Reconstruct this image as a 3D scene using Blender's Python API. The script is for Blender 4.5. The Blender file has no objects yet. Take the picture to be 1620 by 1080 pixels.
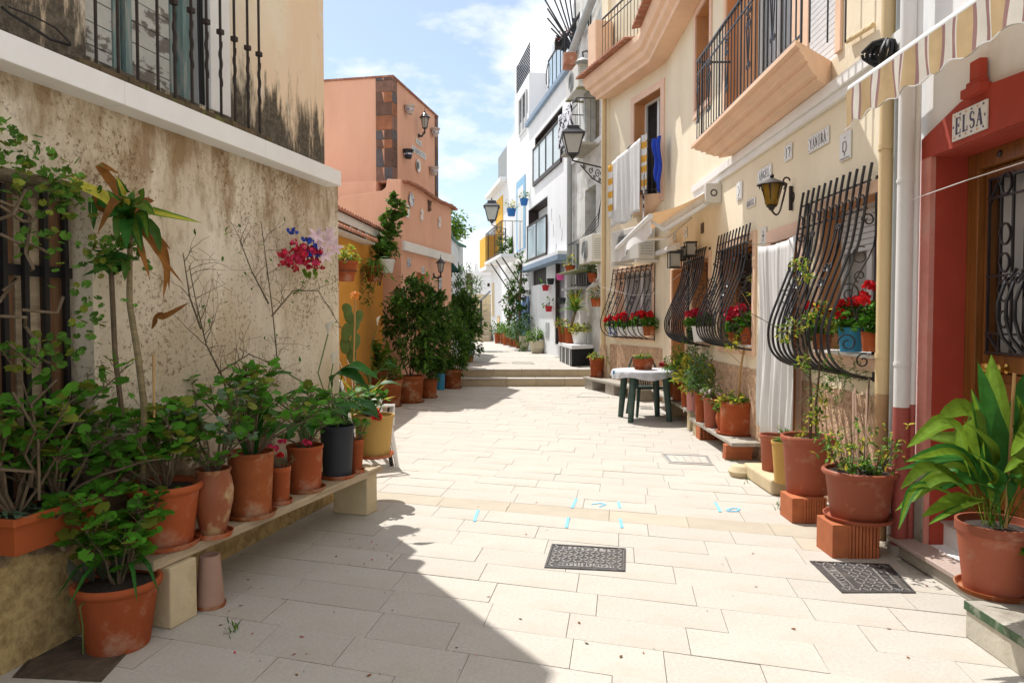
import bpy, bmesh, math, random
from math import sin, cos, pi, radians, sqrt, atan2, hypot
from mathutils import Vector, Matrix
random.seed(7)
sc = bpy.context.scene
# ------------------------------------------------------------------ camera, sky, sun, exposure
F = 1150.0; PITCH = math.atan(40 / F); CAMZ = 1.5
cd = bpy.data.cameras.new('camera'); cam = bpy.data.objects.new('camera', cd)
sc.collection.objects.link(cam); sc.camera = cam
cam.location = (0, 0, CAMZ); cam.rotation_euler = (pi / 2 - PITCH, 0, 0)
cd.sensor_width = 36; cd.lens = F / 1620 * 36; cd.clip_start = .05; cd.clip_end = 2000
SUN_EL = 59.0; SDX, SDY = .515, -.857          # horizontal direction in which shadows fall
w = bpy.data.worlds.new("World"); sc.world = w; w.use_nodes = True
nt = w.node_tree; bgn = nt.nodes['Background']
sky = nt.nodes.new('ShaderNodeTexSky'); sky.sky_type = 'NISHITA'; sky.sun_disc = False
sky.sun_elevation = radians(SUN_EL); sky.sun_rotation = math.atan2(-SDX, -SDY)
sky.air_density = 1.0; sky.dust_density = 1.2; sky.ozone_density = 1.2
tcw = nt.nodes.new('ShaderNodeTexCoord'); mpw = nt.nodes.new('ShaderNodeMapping')
mpw.inputs['Scale'].default_value = (1.0, 1.0, 2.2); mpw.inputs['Location'].default_value = (.35, .2, .1)
nzw = nt.nodes.new('ShaderNodeTexNoise'); nzw.inputs['Scale'].default_value = 2.6
nzw.inputs['Detail'].default_value = 9; nzw.inputs['Roughness'].default_value = .56
rmw = nt.nodes.new('ShaderNodeValToRGB'); rmw.color_ramp.elements[0].position = .425; rmw.color_ramp.elements[1].position = .52
mxw = nt.nodes.new('ShaderNodeMix'); mxw.data_type = 'RGBA'
mxw.inputs[7].default_value = (7.4, 7.5, 7.7, 1)
rmw.color_ramp.elements[0].color = (.04, .04, .04, 1)
nt.links.new(tcw.outputs['Generated'], mpw.inputs['Vector']); nt.links.new(mpw.outputs[0], nzw.inputs['Vector'])
nt.links.new(nzw.outputs[0], rmw.inputs[0]); nt.links.new(rmw.outputs[0], mxw.inputs[0])
nt.links.new(sky.outputs[0], mxw.inputs[6]); nt.links.new(mxw.outputs[2], bgn.inputs[0])
bgn.inputs[1].default_value = 0.105
sl = bpy.data.lights.new('sun', 'SUN'); sl.energy = 3.6; sl.angle = radians(.55); sl.color = (1, .965, .91)
so = bpy.data.objects.new('sun', sl); sc.collection.objects.link(so)
ce = cos(radians(SUN_EL)); ldir = Vector((SDX * ce, SDY * ce, -sin(radians(SUN_EL))))
so.rotation_euler = ldir.to_track_quat('-Z', 'Y').to_euler()
sc.view_settings.view_transform = 'Standard'; sc.view_settings.look = 'None'
sc.view_settings.gamma = 1; sc.view_settings.use_curve_mapping = False
sc.view_settings.exposure = 0.70
sc.render.engine = 'CYCLES'
# ------------------------------------------------------------------ helpers
def ray(u, v):
    a, b = u - 810.0, 540.0 - v
    return Vector((a, F * cos(PITCH) + b * sin(PITCH), b * cos(PITCH) - F * sin(PITCH)))
def P(u, v, z=0.0):
    r = ray(u, v); t = (z - CAMZ) / r.z
    return Vector((r.x * t, r.y * t, z))
def PD(u, v, y):
    r = ray(u, v); t = y / r.y
    return Vector((r.x * t, y, CAMZ + r.z * t))
class Wall:
    def __init__(s, p0, d, side):
        L = hypot(*d); s.p = p0; s.t = (d[0] / L, d[1] / L)
        s.n = (s.t[1] * side, -s.t[0] * side)      # side +1: street lies on +x
    def T(s, a, d, z):
        return Vector((s.p[0] + s.t[0] * a + s.n[0] * d, s.p[1] + s.t[1] * a + s.n[1] * d, z))
    def px(s, u, v, d=0.0):
        r = ray(u, v); ox, oy = s.p[0] + s.n[0] * d, s.p[1] + s.n[1] * d
        k = (ox * s.n[0] + oy * s.n[1]) / (r.x * s.n[0] + r.y * s.n[1])
        x, y = r.x * k, r.y * k
        return ((x - s.p[0]) * s.t[0] + (y - s.p[1]) * s.t[1], CAMZ + r.z * k)
LW = Wall((-2.05, 3.33), (.242, 1), 1)
YW = Wall((2.49, 0), (.013, 1), -1)
YB = Wall((2.655, 12.7), (-.3, 1), -1)
WR = Wall((4.81 - .168 * 15.6, 15.6), (-.168, 1), -1)
OW = Wall((-2.65, 10.9), (.06, 1), 1)
SW = Wall((-2.13, 14.0), (.2, 1), 1)
ST = Wall((-2.44, 15.0), (.2, 1), 1)
def nn(n): return n
_mats = {}
def M(name, col, rough=.7, var=.12, scale=5, bump=0, bscale=80, metal=0, trans=0, isl=0, spec=.4, col2=None, p2=(.5, .6), sc2=3, objr=0, stretch=None, alpha=None):
    if name in _mats: return _mats[name]
    m = bpy.data.materials.new(name); m.use_nodes = True; n = m.node_tree; N = n.nodes; L = n.links
    b = N['Principled BSDF']; b.inputs['Roughness'].default_value = rough; b.inputs['Metallic'].default_value = metal
    b.inputs['Specular IOR Level'].default_value = spec
    tc = N.new('ShaderNodeTexCoord'); src = tc.outputs['Object']
    if stretch:
        mp = N.new('ShaderNodeMapping'); mp.inputs['Scale'].default_value = stretch; L.new(src, mp.inputs[0]); src = mp.outputs[0]
    nz = N.new('ShaderNodeTexNoise'); nz.inputs['Scale'].default_value = scale; nz.inputs['Detail'].default_value = 6; nz.inputs['Roughness'].default_value = .62
    L.new(src, nz.inputs['Vector'])
    mr = N.new('ShaderNodeMapRange'); mr.inputs[1].default_value = .3; mr.inputs[2].default_value = .7
    mr.inputs[3].default_value = 1 - var; mr.inputs[4].default_value = 1 + var
    L.new(nz.outputs[0], mr.inputs[0]); fac = mr.outputs[0]
    if isl or objr:
        g = N.new('ShaderNodeNewGeometry'); oi = N.new('ShaderNodeObjectInfo')
        ad = N.new('ShaderNodeMath'); ad.operation = 'ADD'; L.new(g.outputs['Random Per Island'], ad.inputs[0]); L.new(oi.outputs['Random'], ad.inputs[1])
        fr = N.new('ShaderNodeMath'); fr.operation = 'FRACT'; L.new(ad.outputs[0], fr.inputs[0])
        m2 = N.new('ShaderNodeMapRange'); k = isl or objr; m2.inputs[3].default_value = 1 - k; m2.inputs[4].default_value = 1 + k
        L.new(fr.outputs[0], m2.inputs[0])
        mm = N.new('ShaderNodeMath'); mm.operation = 'MULTIPLY'; L.new(fac, mm.inputs[0]); L.new(m2.outputs[0], mm.inputs[1]); fac = mm.outputs[0]
    vm = N.new('ShaderNodeVectorMath'); vm.operation = 'SCALE'; vm.inputs[0].default_value = col
    L.new(fac, vm.inputs['Scale']); out = vm.outputs[0]
    if col2:
        n2 = N.new('ShaderNodeTexNoise'); n2.inputs['Scale'].default_value = sc2; n2.inputs['Detail'].default_value = 8; n2.inputs['Roughness'].default_value = .65
        L.new(src, n2.inputs['Vector'])
        rp = N.new('ShaderNodeMapRange'); rp.inputs[1].default_value = p2[0]; rp.inputs[2].default_value = p2[1]; L.new(n2.outputs[0], rp.inputs[0])
        mx = N.new('ShaderNodeMix'); mx.data_type = 'RGBA'; L.new(rp.outputs[0], mx.inputs[0]); L.new(out, mx.inputs[6]); mx.inputs[7].default_value = (*col2, 1); out = mx.outputs[2]
    L.new(out, b.inputs['Base Color'])
    if bump:
        n3 = N.new('ShaderNodeTexNoise'); n3.inputs['Scale'].default_value = bscale; n3.inputs['Detail'].default_value = 5; L.new(src, n3.inputs['Vector'])
        bp = N.new('ShaderNodeBump'); bp.inputs['Strength'].default_value = bump; bp.inputs['Distance'].default_value = .01
        L.new(n3.outputs[0], bp.inputs['Height']); L.new(bp.outputs[0], b.inputs['Normal'])
    if trans:
        t = N.new('ShaderNodeBsdfTranslucent'); L.new(out, t.inputs[0]); ms = N.new('ShaderNodeMixShader'); ms.inputs[0].default_value = trans
        L.new(b.outputs[0], ms.inputs[1]); L.new(t.outputs[0], ms.inputs[2]); L.new(ms.outputs[0], N['Material Output'].inputs[0])
    if alpha is not None: b.inputs['Alpha'].default_value = alpha
    _mats[name] = m; return m
class MB:
    def __init__(s, T=None): s.v = []; s.f = []; s.m = []; s.T = T
    def add(s, vs, fs, mi=0):
        o = len(s.v)
        s.v += [s.T(*p) for p in vs] if s.T else [Vector(p) for p in vs]
        s.f += [tuple(i + o for i in f) for f in fs]; s.m += [mi] * len(fs)
        return s
    def box(s, x0, x1, y0, y1, z0, z1, mi=0):
        return s.add([(x0, y0, z0), (x1, y0, z0), (x1, y1, z0), (x0, y1, z0), (x0, y0, z1), (x1, y0, z1), (x1, y1, z1), (x0, y1, z1)],
              [(0, 3, 2, 1), (4, 5, 6, 7), (0, 1, 5, 4), (1, 2, 6, 5), (2, 3, 7, 6), (3, 0, 4, 7)], mi)
    def prism(s, poly, vec, mi=0):
        n = len(poly); vec = Vector(vec)
        a = [Vector(p) for p in poly]; b = [p + vec for p in a]
        return s.add(a + b, [tuple(range(n))[::-1], tuple(range(n, 2 * n))] + [(i, (i + 1) % n, n + (i + 1) % n, n + i) for i in range(n)], mi)
    def quad(s, a, b, c, d, mi=0): return s.add([a, b, c, d], [(0, 1, 2, 3)], mi)
    def lathe(s, prof, c=(0, 0, 0), n=24, mi=0, ax=None):
        vs = []
        for r, z in prof:
            for k in range(n):
                a = 2 * pi * k / n; vs.append(Vector((r * cos(a), r * sin(a), z)))
        if ax is not None:
            q = Vector(ax).to_track_quat('Z', 'Y'); vs = [q @ v for v in vs]
        vs = [v + Vector(c) for v in vs]; fs = []
        for i in range(len(prof) - 1):
            for k in range(n):
                fs.append((i * n + k, i * n + (k + 1) % n, (i + 1) * n + (k + 1) % n, (i + 1) * n + k))
        if prof[0][0] > 1e-5: fs.append(tuple(range(n))[::-1])
        if prof[-1][0] > 1e-5: fs.append(tuple(range((len(prof) - 1) * n, len(prof) * n)))
        return s.add(vs, fs, mi)
    def tube(s, pts, r, n=6, mi=0, flat=None):
        pts = [s.T(*p) for p in pts] if s.T else [Vector(p) for p in pts]
        T0 = s.T; s.T = None
        rs = r if isinstance(r, (list, tuple)) else [r] * len(pts)
        vs = []; up = Vector((0.02, 0.03, 1)); N = len(pts)
        prev = None
        for i, p in enumerate(pts):
            d = (pts[min(i + 1, N - 1)] - pts[max(i - 1, 0)])
            if d.length < 1e-9: d = Vector((0, 0, 1))
            d.normalize()
            if prev is None:
                a = d.cross(up if abs(d.z) < .95 else Vector((1, .03, 0)))
            else:
                a = prev - d * prev.dot(d)
                if a.length < 1e-6: a = d.cross(up)
            a.normalize(); prev = a; b = d.cross(a)
            for k in range(n):
                t = 2 * pi * k / n + pi / n
                vs.append(p + (a * cos(t) + b * sin(t)) * rs[i])
        fs = [(i * n + k, i * n + (k + 1) % n, (i + 1) * n + (k + 1) % n, (i + 1) * n + k) for i in range(N - 1) for k in range(n)]
        fs += [tuple(range(n))[::-1], tuple(range((N - 1) * n, N * n))]
        s.add(vs, fs, mi); s.T = T0; return s
    def mesh(s, name, mats, off=Vector((0, 0, 0)), smooth=True, fix=True):
        me = bpy.data.meshes.new(name); me.from_pydata([tuple(v - off) for v in s.v], [], s.f)
        mats = mats if isinstance(mats, (list, tuple)) else [mats]
        for m in mats: me.materials.append(m)
        if len(mats) > 1: me.polygons.foreach_set('material_index', s.m)
        if fix:
            bm = bmesh.new(); bm.from_mesh(me); bmesh.ops.recalc_face_normals(bm, faces=bm.faces); bm.to_mesh(me); bm.free()
        if smooth:
            me.polygons.foreach_set('use_smooth', [True] * len(me.polygons))
            if fix: me.set_sharp_from_angle(angle=radians(38))
        me.update(); return me
COL = sc.collection
def wloc(o):
    v = Vector((0, 0, 0))
    while o is not None: v += o.location; o = o.parent
    return v
def tag(o, label=None, cat=None, group=None, kind=None):
    if label: o['label'] = label
    if cat: o['category'] = cat
    if group: o['group'] = group
    if kind: o['kind'] = kind
    return o
def link(name, data, parent=None, loc=(0, 0, 0)):
    o = bpy.data.objects.new(name, data); COL.objects.link(o); o.location = loc
    if parent is not None: o.parent = parent
    return o
def part(name, mb, mats, parent, smooth=True, fix=True, bev=0, label=None, kind=None):
    """mesh with world-space vertices as a child of parent (parents carry no rotation while building)"""
    base = wloc(parent) if parent is not None else Vector((0, 0, 0))
    me = mb.mesh(name, mats, base, smooth, fix); o = link(name, me, parent)
    if bev:
        b = o.modifiers.new('bevel', 'BEVEL'); b.width = bev; b.segments = 2; b.limit_method = 'ANGLE'; b.angle_limit = radians(40)
    if label: o['label'] = label
    if kind: o['kind'] = kind
    return o
def solo(name, mb, mats, label, cat, group=None, loc=None, **k):
    """a thing that is a single mesh"""
    if loc is None:
        n = len(mb.v); c = sum(mb.v, Vector((0, 0, 0))) / n; loc = Vector((c.x, c.y, min(v.z for v in mb.v)))
    loc = Vector(loc); bev = k.pop('bev', 0)
    me = mb.mesh(name, mats, loc, **k); o = link(name, me, None, loc)
    if bev:
        b = o.modifiers.new('bevel', 'BEVEL'); b.width = bev; b.segments = 2; b.limit_method = 'ANGLE'; b.angle_limit = radians(40)
    return tag(o, label, cat, group)
def struct(name, mb, mats, parent=None, **k):
    o = part(name, mb, mats, parent, **k)
    o['kind'] = 'structure'; return o
def thing(name, label, cat, loc=(0, 0, 0), group=None):
    o = link(name, None, None, loc); o.empty_display_size = .1
    return tag(o, label, cat, group)
def kids(o): return [c for c in bpy.data.objects if c.parent == o]
def copy_tree(o, parent=None, loc=None, label=None, rz=None, scale=None):
    c = o.copy(); COL.objects.link(c)
    if parent is not None: c.parent = parent
    if loc is not None: c.location = loc
    if rz is not None: c.rotation_euler.z = rz
    if scale is not None: c.scale = scale
    if label: c['label'] = label
    for ch in o.children: copy_tree(ch, c)
    return c
def wallcells(mb, s0, s1, z0, z1, ops, d0=-.3, d1=0.0, mi=0):
    zs = sorted(set([z0, z1] + [z for o in ops for z in (o[2], o[3]) if z0 < z < z1]))
    for i in range(len(zs) - 1):
        a, b = zs[i], zs[i + 1]; zm = (a + b) / 2
        cut = sorted([(o[0], o[1]) for o in ops if o[2] < zm < o[3]]); x = s0
        for c0, c1 in cut:
            if c0 > x: mb.box(x, c0, d0, d1, a, b, mi)
            x = max(x, c1)
        if x < s1: mb.box(x, s1, d0, d1, a, b, mi)
    return mb
def spiral(c, r0, r1, a0, turns, n=18):
    return [(c[0] + (r0 + (r1 - r0) * i / n) * cos(a0 + turns * 2 * pi * i / n), c[1] + (r0 + (r1 - r0) * i / n) * sin(a0 + turns * 2 * pi * i / n)) for i in range(n + 1)]
# ------------------------------------------------------------------ stroke lettering
TK, TN = .2, .075
def arc(cx, cy, rx, ry, a0, a1, n=9): return [(cx + rx * cos(radians(a0 + (a1 - a0) * i / n)), cy + ry * sin(radians(a0 + (a1 - a0) * i / n))) for i in range(n + 1)]
GL = {
 'A': [(TN, [(.08, 0), (.5, 1)]), (TK, [(.47, .98), (.86, 0)]), (TN, [(.22, .34), (.74, .34)]), (TN, [(-.04, .03), (.22, .03)]), (TN, [(.68, .03), (1.02, .03)])],
 'N': [(TN, [(.15, 0), (.15, 1)]), (TK, [(.17, .95), (.83, .05)]), (TN, [(.86, 0), (.86, 1)]), (TN, [(0, .03), (.3, .03)]), (TN, [(.7, .97), (1, .97)]), (TN, [(0, .97), (.25, .97)])],
 'G': [(TK, arc(.55, .5, .42, .4, 115, 245)), (TN, arc(.55, .5, .4, .46, 40, 118)), (TN, arc(.55, .5, .4, .46, 240, 300)), (TK, [(.8, .05), (.8, .42)]), (TN, [(.62, .42), (.98, .42)])],
 'E': [(TK, [(.2, 0), (.2, 1)]), (TN, [(.05, .03), (.9, .03)]), (TN, [(.05, .97), (.85, .97)]), (TN, [(.2, .52), (.65, .52)]), (TN, [(.87, 0), (.87, .25)]), (TN, [(.83, .75), (.83, 1)]), (TN, [(.64, .4), (.64, .64)])],
 'L': [(TK, [(.25, 0), (.25, 1)]), (TN, [(.08, .03), (.9, .03)]), (TN, [(.08, .97), (.45, .97)]), (TN, [(.87, 0), (.87, .28)])],
 'S': [(TN, arc(.5, .73, .3, .24, 10, 110)), (TK * .8, arc(.5, .74, .32, .24, 110, 250) + arc(.5, .27, .34, .24, 80, -60)), (TN, arc(.5, .27, .36, .24, -60, -170))],
 'Y': [(TK, [(.12, 1), (.5, .45)]), (TN, [(.88, 1), (.5, .45)]), (TK, [(.5, 0), (.5, .48)]), (TN, [(.3, .03), (.7, .03)]), (TN, [(0, .97), (.3, .97)]), (TN, [(.74, .97), (1, .97)])],
 'I': [(TK, [(.5, 0), (.5, 1)]), (TN, [(.28, .03), (.72, .03)]), (TN, [(.28, .97), (.72, .97)])],
 'R': [(TK, [(.22, 0), (.22, 1)]), (TN, [(.06, .03), (.42, .03)]), (TN, [(.06, .97), (.5, .97)]), (TK * .8, arc(.48, .74, .28, .22, 90, -90)), (TN, [(.22, .5), (.5, .5)]), (TK, [(.5, .5), (.92, .03)])],
 'D': [(TK, [(.22, 0), (.22, 1)]), (TN, [(.06, .03), (.45, .03)]), (TN, [(.06, .97), (.45, .97)]), (TK * .9, arc(.42, .5, .44, .46, 88, -88))],
 'C': [(TK, arc(.58, .5, .42, .42, 115, 245)), (TN, arc(.58, .5, .4, .46, 30, 118)), (TN, arc(.58, .5, .4, .46, 240, 330)), (TN, [(.92, .66), (.92, .95)])],
 'M': [(TN, [(.12, 0), (.14, 1)]), (TK * .8, [(.14, .97), (.5, .1)]), (TN, [(.5, .1), (.84, .97)]), (TK * .8, [(.86, 0), (.86, 1)]), (TN, [(0, .03), (.25, .03)]), (TN, [(.72, .03), (1, .03)])],
 'T': [(TK, [(.5, 0), (.5, 1)]), (TN, [(.05, .97), (.95, .97)]), (TN, [(.32, .03), (.68, .03)]), (TN, [(.07, .75), (.07, 1)]), (TN, [(.93, .75), (.93, 1)])],
 'O': [(TK, arc(.5, .5, .38, .42, 110, 250)), (TK, arc(.5, .5, .38, .42, 70, -70)), (TN, arc(.5, .5, .36, .46, 55, 125)), (TN, arc(.5, .5, .36, .46, -55, -125))],
 '1': [(TK, [(.5, 0), (.5, 1)]), (TN, [(.25, .03), (.75, .03)]), (TN, [(.25, .8), (.5, .98)])],
 '7': [(TK, [(.88, .9), (.42, 0)]), (TK * .7, [(.1, .92), (.9, .92)]), (TN, [(.1, .72), (.1, .98)])],
 '3': [(TK * .8, arc(.45, .74, .3, .22, 140, -90)), (TK, arc(.45, .27, .36, .24, 90, -140))],
 ' ': []}
def letters(mb, f, text, x0, z0, h, wch, mi=0, dep=.0012):
    """f(x, z, d) maps text plane (x rightwards, z up, d out) to a point"""
    T0 = mb.T
    for i, ch in enumerate(text):
        for wd, pl in GL[ch]:
            for k in range(len(pl) - 1):
                (ax, ay), (bx, by) = pl[k], pl[k + 1]
                a = Vector((x0 + (i + ax * .82 + .09) * wch, z0 + ay * h)); b = Vector((x0 + (i + bx * .82 + .09) * wch, z0 + by * h))
                d = b - a
                if d.length < 1e-6: continue
                nrm = Vector((-d.y, d.x)).normalized() * wd * .5 * min(h, wch * 1.3)
                e = d.normalized() * wd * .12 * h
                q = [a - e + nrm, b + e + nrm, b + e - nrm, a - e - nrm]
                lo = [f(p.x, p.y, 0) for p in q]; hi = [f(p.x, p.y, dep + .00012 * (k % 3)) for p in q]
                mb.add(lo + hi, [(4, 5, 6, 7), (0, 1, 5, 4), (1, 2, 6, 5), (2, 3, 7, 6), (3, 0, 4, 7)], mi)
    return mb
# ------------------------------------------------------------------ materials
def plaster_mat(name, base, dark, mid, upper=False):
    m = bpy.data.materials.new(name); m.use_nodes = True; n = m.node_tree; N = n.nodes; L = n.links
    b = N['Principled BSDF']; b.inputs['Roughness'].default_value = .9; b.inputs['Specular IOR Level'].default_value = .2
    tc = N.new('ShaderNodeTexCoord'); obj = tc.outputs['Object']
    def noise(sc_, det=8, ro=.6, st=None, seed=0):
        mp = N.new('ShaderNodeMapping'); L.new(obj, mp.inputs[0])
        mp.inputs['Scale'].default_value = st or (1, 1, 1); mp.inputs['Location'].default_value = (seed, seed * 1.7, seed * .3)
        z = N.new('ShaderNodeTexNoise'); z.inputs['Scale'].default_value = sc_; z.inputs['Detail'].default_value = det; z.inputs['Roughness'].default_value = ro
        L.new(mp.outputs[0], z.inputs['Vector']); return z.outputs[0]
    def rng(x, a, b_, lo=0, hi=1):
        r = N.new('ShaderNodeMapRange'); r.inputs[1].default_value = a; r.inputs[2].default_value = b_; r.inputs[3].default_value = lo; r.inputs[4].default_value = hi
        L.new(x, r.inputs[0]); return r.outputs[0]
    def mth(op, x, y):
        q = N.new('ShaderNodeMath'); q.operation = op
        for i, t in enumerate((x, y)):
            if isinstance(t, (int, float)): q.inputs[i].default_value = t
            else: L.new(t, q.inputs[i])
        return q.outputs[0]
    def mix(f, x, y):
        q = N.new('ShaderNodeMix'); q.data_type = 'RGBA'; L.new(f, q.inputs[0])
        for i, t in ((6, x), (7, y)):
            if isinstance(t, tuple): q.inputs[i].default_value = (*t, 1)
            else: L.new(t, q.inputs[i])
        return q.outputs[2]
    sp = N.new('ShaderNodeSeparateXYZ'); L.new(obj, sp.inputs[0]); Z = sp.outputs[2]; Y = sp.outputs[1]
    if not upper:
        c = mix(rng(noise(1.3), .4, .62), base, mid)
        c = mix(rng(noise(3.5, st=(1, 1, .35), seed=3), .5, .68, 0, .7), c, (base[0] * 1.22, base[1] * 1.24, base[2] * 1.3))
        # brown streaks and speckle, heavier under the ledge
        up = rng(Z, 1.55, 2.55, 0, .17); st = mth('ADD', noise(5, 10, .72, (1, 1, .4), 5), up)
        c = mix(rng(st, .58, .74, 0, .85), c, dark)
        spk = mth('ADD', noise(38, 6, .8, None, 9), rng(noise(1.6, 4, .5, None, 2), .35, .7, -.06, .07))
        c = mix(rng(spk, .55, .62, 0, .8), c, (dark[0] * .55, dark[1] * .5, dark[2] * .45))
        # worn grey-brown base where the render has come away
        lo = mth('ADD', noise(2.6, 8, .62, None, 12), rng(Z, .25, 1.35, .20, -.2))
        c = mix(rng(lo, .56, .60), c, mix(rng(noise(9, 6, .7, None, 4), .4, .6), (.26, .19, .115), (.12, .085, .05)))
        ochre = mth('ADD', noise(3, 5, .6, None, 22), rng(Z, .3, .56, .4, -.3))
        c = mix(rng(ochre, .5, .56), c, mix(rng(noise(14, 5, .7, None, 7), .42, .62), (.5, .37, .17), (.30, .21, .09)))
        hgt = mth('ADD', mth('MULTIPLY', noise(24, 8, .7), 1.0), mth('MULTIPLY', rng(lo, .55, .6), -.5)); bs = .9
    else:
        c = mix(rng(noise(1.5, st=(1, 1, .5)), .42, .6), (.78, .60, .42), (.80, .70, .54))
        c = mix(rng(noise(4, st=(1, 1, .4), seed=4), .58, .64, 0, .7), c, (.74, .70, .62))
        c = mix(rng(noise(9, 7, .7, (1, 1, .5), 14), .62, .7, 0, .6), c, (.30, .22, .13))
        mold = mth('ADD', noise(5.5, 10, .72, (1.5, 1.5, .3), 6), rng(Z, 2.66, 3.45, .23, -.16))
        c = mix(rng(mold, .5, .63, 0, .95), c, mix(rng(noise(26, 8, .8), .42, .7), (.030, .028, .022), (.17, .14, .10)))
        hgt = noise(20, 8, .7); bs = .5
    L.new(c, b.inputs['Base Color'])
    bp = N.new('ShaderNodeBump'); bp.inputs['Strength'].default_value = bs; bp.inputs['Distance'].default_value = .012
    L.new(hgt, bp.inputs['Height']); L.new(bp.outputs[0], b.inputs['Normal'])
    return m
m_rough = plaster_mat('rough_plaster', (.68, .60, .47), (.28, .18, .085), (.57, .47, .33))
m_upper = plaster_mat('stained_ochre_plaster', (.6, .5, .3), (.2, .1, .05), (.4, .3, .2), True)
m_white = M('white_paint', (.80, .79, .77), .6, .05, 4)
m_whitewall = M('white_wall', (.76, .77, .785), .85, .07, 1.2, bump=.35, bscale=18, stretch=(1, 1, .35), col2=(.62, .62, .59), p2=(.54, .74), sc2=2.4)
m_greywall = M('grey_white_render', (.66, .66, .63), .9, .18, 1.6, bump=.4, bscale=16, col2=(.44, .43, .39), p2=(.50, .66), sc2=2.4)
m_yellow = M('pale_yellow_render', (.80, .71, .54), .85, .06, 1.5, bump=.35, bscale=22, stretch=(1, 1, .5), col2=(.75, .65, .47), p2=(.45, .7), sc2=.9)
m_peach = M('peach_trim', (.78, .54, .38), .8, .08, 3, bump=.1, bscale=50)
m_peachd = M('orange_reveal', (.55, .26, .11), .8, .1, 3)
m_pinktrim = M('pink_peach_trim', (.76, .53, .41), .8, .08, 3)
m_dado = M('stippled_brown_dado', (.52, .35, .23), .95, .28, 26, bump=1.0, bscale=45, col2=(.28, .17, .10), p2=(.5, .66), sc2=14)
m_salmon = M('salmon_render', (.76, .43, .30), .85, .07, 1.4, bump=.35, bscale=20, stretch=(1, 1, .4), col2=(.66, .36, .24), p2=(.5, .75), sc2=1.1)
m_orange = M('orange_render', (.66, .30, .045), .85, .1, 2, bump=.2, bscale=30, col2=(.50, .24, .06), p2=(.55, .75), sc2=2)
m_red = M('shaded_red_wall', (.37, .048, .026), .75, .12, 2.5, bump=.15, bscale=35, col2=(.40, .08, .05), p2=(.55, .8), sc2=2.5)  # awning shade on gable and reveals is put into this darker red
m_redw = M('sunlit_worn_red_wall', (.60, .24, .20), .8, .15, 5, bump=.3, bscale=25, col2=(.58, .30, .25), p2=(.5, .68), sc2=5)  # paler copy of the red: sunlight on the jamb fronts mixed in with wear
m_iron = M('black_iron', (.018, .018, .021), .36, .2, 20, spec=.5)
m_rust = M('rusty_iron', (.028, .018, .014), .7, .4, 18, bump=.3, bscale=60)
m_redf = M('dull_red_paint', (.34, .08, .065), .7, .12, 6)
m_wood = M('varnished_wood', (.20, .075, .018), .38, .35, 3, stretch=(12, 12, .8), bump=.1, bscale=8)
m_plank = M('weathered_board', (.42, .33, .22), .85, .3, 2.2, stretch=(1, 1, 10), bump=.4, bscale=12, col2=(.2, .14, .08), p2=(.52, .75), sc2=2)
m_board = M('brown_board', (.17, .085, .04), .8, .35, 3, stretch=(6, 6, .7), bump=.3, bscale=12)
m_lime = M('limestone_block', (.56, .46, .29), .85, .12, 4, bump=.35, bscale=40, col2=(.38, .27, .14), p2=(.55, .75), sc2=3)
m_conc = M('concrete', (.36, .33, .28), .9, .16, 6, bump=.4, bscale=60, col2=(.2, .17, .13), p2=(.55, .75), sc2=4)
m_granite = M('pink_granite', (.42, .33, .29), .55, .25, 120, bump=.05)
m_tile = M('paving_stone', (.475, .442, .39), .82, .10, 55, bump=.5, bscale=170, objr=.035, col2=(.43, .375, .30), p2=(.50, .78), sc2=1.7)
m_kerb = M('beige_paving', (.42, .37, .29), .8, .07, 5, bump=.2, bscale=120, objr=.05)
m_joint = M('joint_sand', (.40, .36, .30), .95, .2, 20)
m_step = M('step_stone', (.47, .38, .25), .8, .12, 5, bump=.2, bscale=80, objr=.06, col2=(.33, .25, .16), p2=(.58, .75), sc2=5)
m_castiron = M('cast_iron_cover', (.085, .08, .08), .55, .3, 14, metal=.5, col2=(.16, .14, .12), p2=(.5, .7), sc2=9)
m_castlite = M('worn_iron_relief', (.30, .285, .27), .5, .2, 30, metal=.5)
m_alu = M('chequer_steel', (.45, .46, .47), .4, .15, 9, metal=.6)
m_terra = M('terracotta', (.34, .082, .028), .88, .16, 5, spec=.15, bump=.12, bscale=40, objr=.2, col2=(.46, .27, .18), p2=(.53, .70), sc2=5)
m_terrad = M('weathered_terracotta', (.29, .085, .03), .9, .2, 6, spec=.12, bump=.25, bscale=40, objr=.15, col2=(.40, .27, .17), p2=(.52, .68), sc2=6)
m_plastic = M('brown_plastic_pot', (.30, .085, .045), .6, .05, 3, spec=.25, objr=.16, col2=(.40, .20, .13), p2=(.56, .74), sc2=7)
m_orpl = M('orange_plastic', (.36, .085, .025), .6, .06, 3, spec=.2)
m_jar = M('glazed_worn_jar', (.27, .08, .03), .6, .2, 4, bump=.3, bscale=30, col2=(.42, .27, .13), p2=(.5, .58), sc2=5)
m_greypot = M('dark_grey_plastic', (.035, .04, .048), .6, .08, 3, spec=.2)
m_cream = M('cream_yellow_pot', (.50, .31, .09), .6, .06, 3, spec=.2, col2=(.6, .45, .2), p2=(.6, .8))
m_soil = M('potting_soil', (.035, .025, .018), .95, .4, 40, bump=1, bscale=70)
m_blue = M('blue_plastic', (.03, .25, .45), .45, .05, 3)
m_cobalt = M('cobalt_paint', (.015, .14, .42), .5, .1, 5)
m_dkblue = M('deep_blue_cloth', (.008, .04, .36), .85, .15, 8)
m_pink = M('pink_plastic', (.72, .09, .34), .5, .05, 3)
m_redpot = M('red_plastic', (.50, .02, .03), .45, .05, 3)
m_pinkpot = M('dusty_pink_plastic', (.50, .21, .19), .5, .07, 3)
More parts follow.
